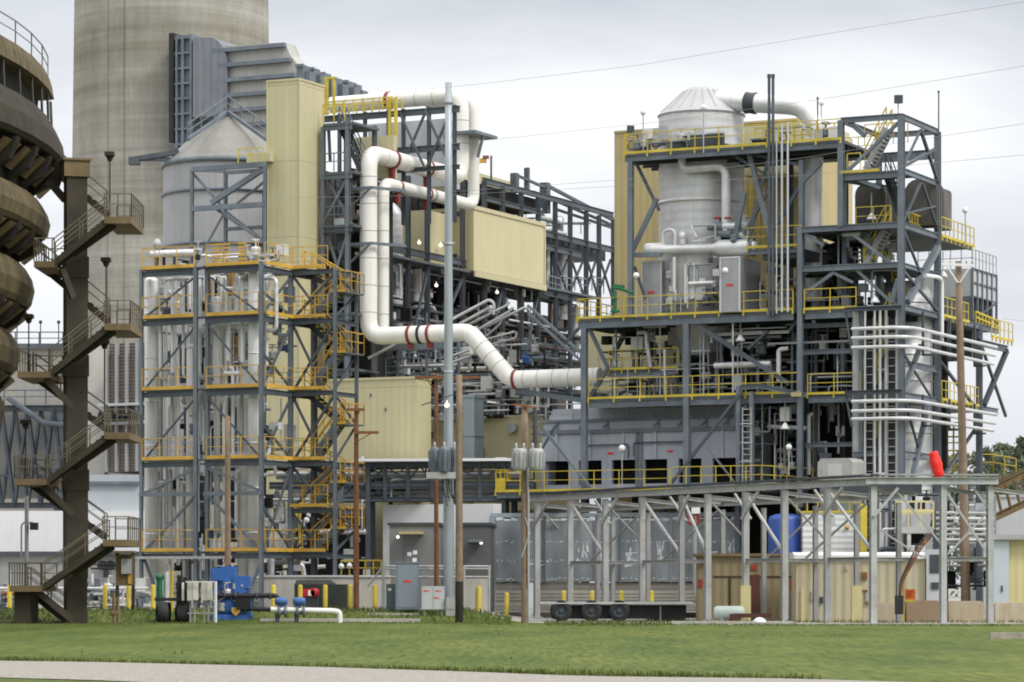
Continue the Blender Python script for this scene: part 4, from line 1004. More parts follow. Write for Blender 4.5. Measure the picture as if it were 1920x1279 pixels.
def boiler_front():
    """platforms and framing between the lift shaft and the white pipes"""
    t = thing('platform_tower', 'tall dark steel platforms with bracing between the cream shaft and white pipes', 'steel structure', B.w(-2, 0, .4))
    zf = lambda py, u=0: B.za(py, u, 0)
    f = Frame(652, 173); z = lambda py: f.za(py, 0, 0)
    u0 = f.ua(606); u1 = 0.1; u2 = f.ua(850, 3)
    for u, v, top in ((0, 0, 222), (u1, 3.0, 222), (u0, 0, 235), (u0, 3, 235)):
        mb = MB(); mb.ibeam(f.w(u, v, .4), f.w(u, v, z(top)), .34, .3, .045, ref=f.v); P('column', mb, M['steel2'], t)
    for py in (228, 320, 420, 585, 690):
        mb = MB(); mb.fbox(f, u0, u1 + .3, 0, 3, z(py) - .16, z(py) - .02); P('deck', mb, M['deckm'], t)
        mb = MB(); mb.ibeam(f.w(u0, -.05, z(py) - .3), f.w(u1 + .2, -.05, z(py) - .3), .25, .4, .04); P('beam', mb, M['steel2'] if py < 330 else M['steel'], t)
        mb = MB(); mb.rail([f.w(u0, 0, z(py)), f.w(-.2, 0, z(py))], 1.05, .9, .026); P('handrail', mb, M['yellow'] if py in (228,) else M['steel2'], t)
    for ya, yb in ((325, 415), (425, 580)):
        for s in (0, 1):
            mb = MB(); a, b = (u0, 0) if s else (0, u0); mb.beam(f.w(a + .1, .05 + s * .14, z(ya)), f.w(b, .05 + s * .14, z(yb)), .12, .14); P('brace', mb, M['steel2'], t)
    mb = MB(); mb.beam(f.w(u0 + .3, .1, z(240)), f.w(-1.2, .1, z(300)), .14); P('brace', mb, M['steel'], t)
    stairs(t, f.w(u0 + .5, 1, z(228)), f.w(u0 + 1.9, 1, z(318)), f.v * .8, 10, M['steeld'], M['steel2'])
    mb = MB(); mb.fbox(f, u0, -.3, 3.2, 6, .4, z(325)); P('casing', mb, M['dark'], t)
    clutter(t, f, u0 + .2, -.2, .4, 2.6, z(470), z(330), 12, 301, nv=10, nb=5, mats=['steel2', 'galv', 'silver2', 'steel', 'rust'])
    # cream sheet behind the upper platform
    mb = MB(); mb.fbox(f, u0 - .2, f.ua(735, 4), 4.2, 4.6, z(318), z(236)); P('back_sheet', mb, M['cream'], t)
    mb = MB(); mb.fbox(f, f.ua(690, 16), f.ua(835, 16), 16, 18, f.za(345, 0, 16), f.za(218, 0, 16)); P('silver_siding', mb, mat('silver_siding', (.46, .47, .48), .08, .5, .5, .2, rib=(*UV, 1.4), rib_h=1.0), t)
    # top bridge under the white header with braces
    g = Frame(606, 181); zz = lambda py: g.za(py, 0, 0); ue = g.ua(862)
    for py, h in ((224, .5), (293, .5), (330, .35)):
        mb = MB(); mb.ibeam(g.w(0 if py == 224 else g.ua(745), 0, zz(py)), g.w(ue, 0, zz(py)), .3, h, .05); P('beam', mb, M['steel'], t)
    for px in (632, 680, 724, 752, 800, 848):
        mb = MB(); u = g.ua(px); mb.ibeam(g.w(u, .3, zz(430)), g.w(u, .3, zz(214)), .28, .26, .04, ref=g.v); P('column', mb, M['steel'], t)
    for a, b in ((752, 800), (800, 848)):
        for s in (0, 1):
            mb = MB(); p, q = (a, b) if s else (b, a); mb.beam(g.w(g.ua(p), -.05 - .16 * s, zz(222)), g.w(g.ua(q), -.05 - .16 * s, zz(330)), .12, .13); P('brace', mb, M['steel'], t)
    mb = MB(); mb.rail([g.w(.3, -.4, zz(218)), g.w(g.ua(742), -.4, zz(218))], .75, .7, .03); mb.rail([g.w(.3, .8, zz(218)), g.w(g.ua(742), .8, zz(218))], .75, .5, .03); P('handrail', mb, M['yellow'], t)
    mb = MB(); ua_ = g.ua(738)
    for du in (0, .42): mb.beam(g.w(ua_ + du, -.5, zz(282)), g.w(ua_ + du, -.5, zz(196)), .14, .16)
    for i in range(16): zc = zz(280) + i * .17; mb.beam(g.w(ua_, -.5, zc), g.w(ua_ + .42, -.5, zc), .04)
    P('ladder', mb, M['yellow'], t)
    mb = MB(); mb.beam(g.w(.45, -.4, zz(218)), g.w(.45, -.4, zz(150)), .2); mb.beam(g.w(.95, -.4, zz(218)), g.w(.95, -.4, zz(150)), .14); mb.beam(g.w(.3, -.4, zz(150)), g.w(1.1, -.4, zz(150)), .12); P('davit', mb, M['yellow'], t)
boiler_front()

# ================================================================= the two white pipes
YA = 174.0
def white_pipes():
    A = Frame(691, YA); r = .5
    zr = A.za(287, 0, 0); v1 = A.va(864)
    p = lambda u, v, z: A.w(u, v, z)
    top = A.za(178, 0, v1); zb = A.za(631, 0, 0); u1 = A.ua(880); u2 = A.ua(958); u3 = A.ua(1125); zl = A.za(712, u2, 0)
    t = thing('white_pipe', 'thick white insulated pipe with dark red bands looping down past the grey pole', 'pipe', p(0, 0, zb))
    ue = A.ua(622, v1)
    path = [p(ue, v1, top), p(0, v1, top), p(0, v1, zr), p(0, 0, zr), p(0, 0, zb), p(u1, 0, zb), p(u2, 0, zl), p(u3, 0, zl)]
    mb = MB(); mb.tube(path[:5] + [path[5] - A.u * .9], r, 22, bend=.95); mb.tube([path[5] - A.u * .9] + path[5:], r, 22, bend=.5); P('jacket', mb, M['white'], t)
    def band(c, ax, w, m, name='band', rr=r + .05):
        mb = MB(); ax = Vector(ax).normalized(); mb.lathe(c - ax * w / 2, [(rr - .08, 0), (rr, 0), (rr, w), (rr - .08, w)], 24, axis=ax); P(name, mb, M[m], t)
    band(A.w(A.ua(729, v1), v1, top), A.u, .22, 'red')
    for px in (735, 800): band(A.w(0, A.va(px), zr), A.v, .2, 'red')
    band(A.w(0, A.va(736), zr), A.v, .1, 'red')
    for px, m in ((770, 'red'), (789, 'black'), (807, 'red')): band(A.w(A.ua(px), 0, zb), A.u, .16, m)
    band(A.w(A.ua(967), 0, zl), A.u, .16, 'red')
    # saddles under the bands, clip rings along the jacket
    for px in (735, 800): mb = MB(); c = A.w(0, A.va(px), zr); mb.beam(c - Z * (r + .02), c - Z * (r + .7), .3, .3); P('saddle', mb, M['red'], t)
    for px in (770, 807): mb = MB(); c = A.w(A.ua(px), 0, zb); mb.beam(c - Z * r, c - Z * (r + .3), .3, .3); P('saddle', mb, M['red'], t)
    mb = MB()
    zz = zr - 1.4
    while zz > zb + 1.3:
        mb.lathe(A.w(0, 0, zz), [(r, 0), (r + .012, 0), (r + .012, .04), (r, .04)], 22); zz -= 1.55
    zz = top - 1.6
    while zz > zr + 1.2:
        mb.lathe(A.w(0, v1, zz), [(r, 0), (r + .012, 0), (r + .012, .04), (r, .04)], 22); zz -= 1.4
    for u in [ue + 1.2 * i for i in range(1, 7)]: mb.lathe(A.w(u, v1, top), [(r, 0), (r + .012, 0), (r + .012, .04), (r, .04)], 22, axis=A.u)
    for px in (985, 1012, 1040, 1070): mb.lathe(A.w(A.ua(px), 0, zl), [(r, 0), (r + .012, 0), (r + .012, .04), (r, .04)], 22, axis=A.u)
    for v in [1.6 + 1.5 * i for i in range(5)]: mb.lathe(A.w(0, v, zr), [(r, 0), (r + .012, 0), (r + .012, .04), (r, .04)], 22, axis=A.v)
    dd = (path[6] - path[5]); 
    for k in (.3, .5, .7): mb.lathe(path[5] + dd * k, [(r, 0), (r + .012, 0), (r + .012, .04), (r, .04)], 22, axis=dd)
    Psplit('strap', mb, mat('jacket_joint', (.40, .39, .36), .1, 1, .5), t, 88)
    # second, thinner pipe
    Bp = Frame(718, YA + 1.2); r2 = .36; zr2 = Bp.za(343, 0, 0); v2 = Bp.va(888); tz = Bp.za(186, 0, v2)
    t2 = thing('white_pipe', 'thinner white pipe with its lower loop beneath the thick white pipe', 'pipe', Bp.w(0, 0, zb))
    mb = MB(); mb.tube([Bp.w(-3.2, v2, tz), Bp.w(0, v2, tz), Bp.w(0, v2, zr2), Bp.w(0, 0, zr2), Bp.w(0, 0, zb + .1), Bp.w(.4, -.9, zb + .1)], r2, 20, bend=.8); P('jacket', mb, M['white'], t2)
    for px in (745, 800):
        c = Bp.w(0, Bp.va(px), zr2); mb = MB(); mb.lathe(c, [(r2 - .06, 0), (r2 + .04, 0), (r2 + .04, .16), (r2 - .06, .16)], 22, axis=Bp.v); mb.beam(c - Z * r2, c - Z * (r2 + .6), .25, .25); P('band', mb, M['red'], t2)
    mb = MB(); c = Bp.w(0, Bp.va(808), zr2); mb.lathe(c, [(r2, 0), (r2 + .04, 0), (r2 + .04, .25), (r2, .25)], 20, axis=Bp.v); P('band', mb, M['galv'], t2)
    mb = MB(); zz = zr2 - 1.2
    while zz > zb + 1.3:
        mb.lathe(Bp.w(0, 0, zz), [(r2, 0), (r2 + .012, 0), (r2 + .012, .04), (r2, .04)], 20); zz -= 1.6
    Psplit('strap', mb, M_joint(), t2, 80)
    # brackets that guide the pipes
    t3 = thing('pipe_bracket', 'dark steel bracket frames that hold the two white pipe risers', 'bracket', Bp.w(0, 0, Bp.za(360, 0, 0)))
    for py in (355, 459):
        z = A.za(py, 0, 0); mb = MB(); q0, q1, q2 = A.w(-1.0, -.62, z), A.w(.55, -.62, z), A.w(1.6, 1.5, z)
        mb.beam(q0, q1, .12, .16); mb.beam(q1, q2, .12, .16); mb.beam(q0, A.w(-1.0, 2.6, z), .12, .16); mb.beam(A.w(.5, -.62, z), A.w(-.9, -.5, z - 1.0), .1, .1); P('guide_frame', mb, M['steel2'], t3)
    z = A.za(252, 0, v1); mb = MB(); mb.fbox(A, -.9, 1.4, v1 - .8, v1 + 2.2, z - .1, z + .08)
    for a, b in ((-.8, 1.3),): mb.beam(A.w(a, v1 - .8, z), A.w(a + .7, v1 - .8, z - 1.5), .14); mb.beam(A.w(1.3, v1 + .5, z), A.w(.9, v1 + .5, z - 1.4), .14)
    P('guide_platform', mb, M['steel2'], t3)
    mb = MB(); a = A.w(u2 - .2, 1.0, zl - .7); b = A.w(u3 - .9, 1.0, zl - .95); mb.ibeam(a, A.w(u3, 1.0, zl - 1.0), .3, .36, .05); mb.beam(A.w(u2 + .2, .3, zl - .6), A.w(u3 - 1, .3, zl - 1.3), .2, .28); P('bearer', mb, M['steel2'], t3)
    g = thing('orange_beacon', 'small orange and yellow box fixed beside the white riser above the cream box', 'hoist', B.q(905, 300, -.5))
    mb = MB(); c = B.q(905, 300, -.5); mb.box(c.x - .25, c.x + .25, c.y, c.y + .3, c.z - .15, c.z + .1); mb.beam(c - Z * .1, c + Vector((-.5, 0, -.3)), .1); P('body', mb, M['orange'], g)
    mb = MB(); mb.box(c.x + .0, c.x + .4, c.y - .05, c.y + .3, c.z + .1, c.z + .28); P('cap', mb, M['rust'], g)
def M_joint(): return MATS['jacket_joint']
white_pipes()

def sloping_trays():
    """galvanised cable trays and pipes climbing to the right in front of the boiler house"""
    for i, (pts, rpx) in enumerate(((((842, 602), (917, 562), (926, 568), (926, 580)), 3), (((850, 614), (920, 576), (926, 590)), 3), (((872, 612), (950, 573), (955, 566)), 2.6), (((880, 628), (955, 584), (962, 576)), 2.6), (((905, 616), (985, 576), (992, 582)), 2.6), (((912, 630), (940, 606), (940, 590)), 2), (((900, 640), (965, 622)), 2.2), (((915, 648), (968, 634), (968, 622)), 2.2), (((690, 672), (742, 646)), 3), (((846, 680), (882, 668)), 2.4), (((846, 668), (880, 656)), 2.4))):
        mb = MB(); q = [at(x, y, 172.5 + .25 * i) for x, y in pts]; mb.tube(q, rpx * 173 / FPX, 8, bend=.25)
        one('galvanised_pipe', mb, M['galv'], 'galvanised pipe sloping up to the right beside the grey pole', 'pipe', 'galvanised pipes sloping up in front of the boiler house')
    mb = MB(); a, b = at(990, 580, 171), at(1088, 668, 168)
    for o in (-.22, .22): mb.beam(a + Vector((0, 0, o)), b + Vector((0, 0, o)), .1, .12)
    for i in range(22): p = a.lerp(b, i / 21); mb.beam(p - Z * .22, p + Z * .22, .04)
    one('cable_tray', mb, M['steel2'], 'grey ladder tray dropping steeply right above the white pipe', 'cable tray')
    t = thing('pipe_deck', 'low rack of small grey pipes on the cream building roof', 'pipework', at(900, 750, 176))
    f = Frame(690, 178); clutter(t, f, 0, f.ua(1000), .2, 3.5, f.za(705, 0, 0), f.za(650, 0, 0), 30, 411, nv=26, vert=.25, rmin=.04, rmax=.12, nb=12, mats=['galv', 'steel2', 'silver', 'silver2', 'dark'])
    f = Frame(880, 175); clutter(t, f, f.ua(790), f.ua(1000), .2, 2.5, f.za(782, 0, 0), f.za(715, 0, 0), 34, 412, nv=20, vert=.25, rmin=.04, rmax=.11, nb=8, mats=['galv', 'steel2', 'silver', 'silver2', 'dark'])
    f = Frame(690, 178)
    for px in (690, 745, 800, 860): mb = MB(); mb.beam(f.p(px, 712, .1), f.p(px, 640, .1), .14); P('post', mb, M['steel2'], t)
    mb = MB(); mb.rail([f.p(690, 708, 0), f.p(790, 706, 0)], 1.1, 1.4, .03); mb.beam(f.p(690, 652, 0), f.p(840, 648, 0), .25, .4); P('handrail', mb, M['steel2'], t)
sloping_trays()

# ================================================================= right-hand plant
R = Frame(1690, 158)
rz = lambda py, px, v=0: R.za(py, R.ua(px, v), v)
ru = lambda px, v=0: R.ua(px, v)
def toe(mb_list): pass
def deck_edge(t, u0, u1, v, z, rail='yellow', h=1.07, hb=.4, sp=1.45, brackets=True):
    mb = MB(); mb.ibeam(R.w(u0, v, z - hb / 2 - .06), R.w(u1, v, z - hb / 2 - .06), .25, hb, .04); P('beam', mb, M['steel2'], t)
    mb = MB(); mb.fbox(R, u0, u1, v - .17, v - .13, z - .03, z + .1); P('toe_plate', mb, M[rail], t)
    mb = MB(); mb.rail([R.w(u0, v - .1, z), R.w(u1, v - .1, z)], h, sp, .021)
    if brackets:
        n = max(1, round((u1 - u0) / sp))
        for i in range(n + 1): p = R.w(u0 + (u1 - u0) * i / n, v - .16, z); mb.beam(p + Z * .1, p - Z * .22, .07)
    P('handrail', mb, M[rail], t)
def side_edge(t, u, v0, v1, z, rail='yellow', hb=.4, sp=1.3):
    mb = MB(); mb.ibeam(R.w(u, v0, z - hb / 2 - .06), R.w(u, v1, z - hb / 2 - .06), .25, hb, .04); P('beam', mb, M['steel2'], t)
    if rail:
        mb = MB(); mb.fbox(R, u + .13, u + .17, v0, v1, z - .03, z + .1); P('toe_plate', mb, M[rail], t)
        mb = MB(); mb.rail([R.w(u + .1, v0, z), R.w(u + .1, v1, z)], 1.07, sp, .021); P('handrail', mb, M[rail], t)
def col(t, u, v, z0, z1, w=.34, m='steel2'):
    mb = MB(); mb.ibeam(R.w(u, v, z0), R.w(u, v, z1), w * 1.1, w, w * .12, ref=R.v); P('column', mb, M[m], t)
def bar(t, a, b, w=.2, h=None, m='steel', name='brace'):
    mb = MB(); mb.beam(a, b, w * .74, (h or w) * .74); P(name, mb, M[m], t)
ZT, ZM, ZL, ZF = rz(289, 1172), rz(594, 1180), rz(746, 1180), rz(921, 1100)

def process_structure():
    t = thing('platform_structure', 'large dark steel structure with yellow railed decks around the silver reactor', 'steel structure', R.w(-9, 3, .3))
    uA, uB, uC = ru(1095), ru(1287), ru(1500)
    for u, v, z0, z1, w in ((uA, .05, .3, ZM - .5, .42), (uB, .05, ZF, ZM - .5, .42), (uC, .05, ZF - 1, rz(425, 1500), .36), (uC - .5, 1.2, .3, rz(425, 1500), .34), (ru(1182), .05, ZM, ZT - .4, .36), (ru(1390), -.4, ZF, rz(725, 1390), .3), (ru(1415), -.4, ZF, rz(735, 1415), .3), (uA, 7, .3, ZM, .4), (uB, 7, .3, ZM, .4), (uC, 7, .3, ZT, .4), (ru(1182), 7, ZM, ZT, .34), (ru(1395), 7, ZM, ZT, .34)):
        col(t, u, v, z0, z1, w, 'steel2' if v < 1 else 'steel')
    col(t, ru(1503, .6), .6, ZM, rz(300, 1503, .6), .34)
    # main deck
    ul, ur = ru(1084), ru(1488)
    mb = MB(); mb.fbox(R, ul, uC + 5, .15, 7.4, ZM - .14, ZM); P('deck', mb, M['deckm'], t)
    for i in range(6):
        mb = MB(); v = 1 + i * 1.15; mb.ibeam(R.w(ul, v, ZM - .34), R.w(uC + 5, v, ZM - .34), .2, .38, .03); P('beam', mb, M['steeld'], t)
    deck_edge(t, ul, ur, 0, ZM, hb=.55)
    mb = MB(); mb.rail([R.w(ul + .05, .1, ZM), R.w(ul + .05, 4.4, ZM)], 1.07, .7, .021); P('handrail', mb, M['yellow'], t)
    mb = MB(); mb.fbox(R, ul - .02, ul + .03, 0, 4.4, ZM - .5, ZM + .12); P('toe_plate', mb, M['yellow'], t)
    deck_edge(t, uC + .25, ru(1605), .1, ZM - .02, hb=.5)
    # top deck
    u0, u1 = ru(1172), ru(1578)
    mb = MB(); mb.fbox(R, u0, u1, .15, 7, ZT - .14, ZT); P('deck', mb, M['deckm'], t)
    for v in (1.2, 2.4, 3.6): mb = MB(); mb.ibeam(R.w(u0, v, ZT - .34), R.w(u1, v, ZT - .34), .2, .36, .03); P('beam', mb, M['steeld'], t)
    deck_edge(t, u0, u1, 0, ZT, hb=.42)
    mb = MB(); mb.rail([R.w(u0, .1, ZT), R.w(u0, 6.5, ZT), R.w(u1, 6.5, ZT)], 1.07, 1.4, .021); P('handrail', mb, M['yellow'], t)
    mb = MB(); mb.rail([R.w(ru(1395), 1.6, ZT), R.w(ru(1560), 1.6, ZT)], 1.15, .45, .03); P('handrail', mb, M['yellow'], t)
    # braces of the upper storey
    for (pa, ya), (pb, yb), w in (((1190, 300), (1236, 395), .2), ((1232, 372), (1186, 470), .3), ((1182, 478), (1240, 478), .32), ((1190, 500), (1210, 560), .18), ((1396, 360), (1376, 455), .34), ((1370, 288), (1440, 330), .2), ((1440, 300), (1400, 470), .2), ((1405, 288), (1452, 470), .34), ((1455, 330), (1395, 440), .24), ((1395, 285), (1500, 310), .2), ((1540, 305), (1500, 345), .3), ((1500, 350), (1450, 430), .24), ((1505, 590), (1480, 620), .2)):
        bar(t, R.p(pa, ya, .6), R.p(pb, yb, .6), w, m='steel' if w < .3 else 'steel2')
    mb = MB(); mb.fbox(R, ru(1425), uC, .4, 5, rz(468, 1425) - .5, rz(468, 1425)); P('deck', mb, M['steeld'], t)
    deck_edge(t, ru(1398), ru(1498), .35, rz(463, 1425), hb=.35)
    # lower storeys
    for (pa, ya), (pb, yb), w, v in (((1103, 612), (1140, 690), .24, .1), ((1140, 690), (1106, 745), .26, .1), ((1172, 625), (1148, 668), .3, 3), ((1200, 625), (1240, 668), .3, 3), ((1300, 605), (1480, 720), .3, .1), ((1330, 620), (1350, 690), .3, 4), ((1350, 690), (1330, 740), .4, 4), ((1440, 620), (1402, 655), .18, .5), ((1086, 615), (1062, 640), .2, .1), ((1180, 730), (1150, 745), .2, 2)):
        bar(t, R.p(pa, ya, v), R.p(pb, yb, v), w)
    mb = MB(); mb.fbox(R, uA, uC + 5.3, .2, 7, ZL - .14, ZL); P('deck', mb, M['deckm'], t)
    deck_edge(t, uA + .3, uC, .05, ZL, hb=.5, brackets=True)
    deck_edge(t, uC + .4, ru(1612), .2, rz(738, 1560), hb=.45)
    um0, um1 = ru(1142, 1.2), ru(1272, 1.2); zm = R.za(694, um0, 1.2)
    mb = MB(); mb.fbox(R, um0, um1, 1.25, 3.5, zm - .14, zm); P('deck', mb, M['deckm'], t)
    deck_edge(t, um0, um1, 1.2, zm, hb=.35, sp=.75)
    for u in (um0 + .2, um1 - .2): col(t, u, 1.4, ZL, zm, .2, 'steel')
    # fan deck
    ue = ru(1440)
    mb = MB(); mb.fbox(R, ru(948), ue, -1.0, 6, ZF - .16, ZF); P('deck', mb, M['deckm'], t)
    deck_edge(t, ru(948), ru(1272), -1.1, ZF, hb=.34)
    mb = MB(); mb.rail([R.w(ru(1272), -1.0, ZF + .12), R.w(ue, -1.0, ZF + .12), R.w(ru(1505), 1.5, ZF)], 1.07, .9, .021); P('handrail', mb, M['yellow'], t)
    mb = MB(); mb.rail([R.w(ru(945), -1.0, ZF), R.w(ru(962), -1.0, ZF), R.w(ru(962), 1.5, ZF)], 1.2, .3, .03); mb.fbox(R, ru(946), ru(962), -1.05, -1.0, ZF + .1, ZF + .75); P('ladder_gate', mb, M['yellow'], t)
    for px in (960, 1095, 1240, 1380): col(t, ru(px), .3, .3, ZF - .2, .36, 'steel')
    bar(t, R.p(1015, 800, -.55), R.p(1112, 921, -.55), .2, m='steel2'); bar(t, R.p(1392, 733, -.5), R.p(1250, 917, -.5), .2); bar(t, R.p(1325, 838, -.5), R.p(1378, 905, -.5), .12, m='steel2'); bar(t, R.p(1040, 800, -.2), R.p(1012, 850, -.2), .14)
    mb = MB(); a, b, c = R.p(1388, 727, -.45), R.p(1425, 724, -.45), R.p(1512, 741, -.6); mb.ibeam(a, b, .3, .34, .04); mb.ibeam(b, c, .3, .3, .04); P('bearer', mb, M['steel2'], t)
    mb = MB(); mb.fbox(R, ru(1493), ru(1512), -.78, -.7, rz(745, 1500), rz(737, 1500)); P('end_plate', mb, M['tan'], t)
    # wall ladder with hoops between the two short columns
    mb = MB(); ul_ = ru(1401, -.5)
    for o in (-.24, .24): mb.beam(R.w(ul_ + o, -.55, ZF), R.w(ul_ + o, -.55, rz(765, 1400)), .06)
    z = ZF
    while z < rz(766, 1400): mb.beam(R.w(ul_ - .24, -.55, z), R.w(ul_ + .24, -.55, z), .04); z += .3
    for z in (ZF + 1.4, ZF + 2.4, ZF + 3.4): mb.tube([R.w(ul_ + .3 * cos(a), -.55 - .6 * sin(a), z) for a in [pi * k / 6 for k in range(7)]], .03, 5)
    P('ladder', mb, M['galv'], t)
    # rear walls that close the storeys below the decks
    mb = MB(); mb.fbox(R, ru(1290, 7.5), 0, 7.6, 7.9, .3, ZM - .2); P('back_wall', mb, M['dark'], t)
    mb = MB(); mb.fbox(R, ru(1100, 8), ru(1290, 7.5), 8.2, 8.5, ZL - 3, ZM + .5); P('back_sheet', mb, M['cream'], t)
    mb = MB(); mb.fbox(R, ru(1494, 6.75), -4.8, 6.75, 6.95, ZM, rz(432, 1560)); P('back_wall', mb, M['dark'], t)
    for py, p0, p1, h in ((661, 1505, 1610, .35), (612, 1505, 1600, .3), (835, 1510, 1610, .3), (628, 1330, 1480, .2), (645, 1440, 1600, .12)):
        mb = MB(); v = .7; mb.ibeam(R.w(ru(p0, v), v, rz(py, p0, v)), R.w(ru(p1, v), v, rz(py, p0, v)), .25, h, .04); P('beam', mb, M['steel2'] if h > .2 else M['galv'], t)
    for px in (1512, 1530): col(t, ru(px, 2.2), 2.2, .3, ZM, .24, 'steel')
process_structure()

def reactor():
    v = 3.6; u = ru(1315, v); p = R.w(u, v, 0); k = p.y / FPX; zz = lambda py: EYE + (HY - py) * k
    t = thing('reactor_vessel', 'big round silver reactor with a truncated cone top above the yellow railed decks', 'vessel', R.w(u, v, zz(660)))
    r = 80 * k; mb = MB(); mb.lathe((p.x, p.y, 0), [(r, zz(480)), (r, zz(217))], 48); P('shell', mb, M['silver2'], t)
    mb = MB(); mb.lathe((p.x, p.y, 0), [(r * .45, zz(668)), (r * .62, zz(640)), (r, zz(560)), (r, zz(480))], 40); P('bottom_cone', mb, M['silver2'], t)
    mb = MB(); mb.lathe((p.x, p.y, 0), [(r + .02, zz(222)), (r + .1, zz(218)), (r * .95, zz(211)), (r * .40, zz(171)), (r * .33, zz(166.5)), (.001, zz(166))], 20, smooth=False); P('cone_top', mb, mat('cone_jacket', (.43, .43, .425), .1, .8, .5, .05, streak=.3, dirt=(.45, .45, .44)), t)
    mb = MB()
    for i in range(20):
        a = 2 * pi * (i) / 20; d = Vector((cos(a), sin(a), 0)); c = Vector((p.x, p.y, 0)); mb.beam(c + d * (r * .95) + Z * (zz(211) + .02), c + d * (r * .42) + Z * (zz(172) + .02), .04)
    P('seam_rib', mb, MATS['cone_jacket'], t)
    mb = MB()
    for py in (385, 300): mb.lathe((p.x, p.y, 0), [(r, zz(py)), (r + .1, zz(py)), (r + .1, zz(py) + .14), (r, zz(py) + .14)], 48)
    P('rib', mb, M['silver'], t)
    mb = MB(); vv = v - 2.6; q = lambda px, py: R.p(px, py, vv)
    mb.tube([q(1279, 285), q(1279, 318), q(1361, 311), q(1361, 440)], 8.0 * k, 14, bend=.6); P('front_pipe', mb, M['silver'], t)
    t = thing('outlet_duct', 'fat silver duct leaving the reactor cone and bending down behind the steel columns', 'duct', R.p(1525, 420, 3.2))
    q = lambda px, py: R.p(px, py, 3.2); mb = MB(); mb.tube([q(1345, 188), q(1405, 193), q(1508, 199), q(1535, 250), q(1524, 300), q(1524, 560)], 17.5 * k, 18, bend=1.2); P('jacket', mb, M['silver'], t)
    mb = MB(); a, b = q(1398, 193), q(1418, 194); ax = (b - a); mb.lathe(a, [(17 * k, 0), (20.5 * k, .03), (19 * k, ax.length / 2), (20.5 * k, ax.length - .03), (17 * k, ax.length)], 18, axis=ax); P('bellows', mb, M['steeld'], t)
reactor()

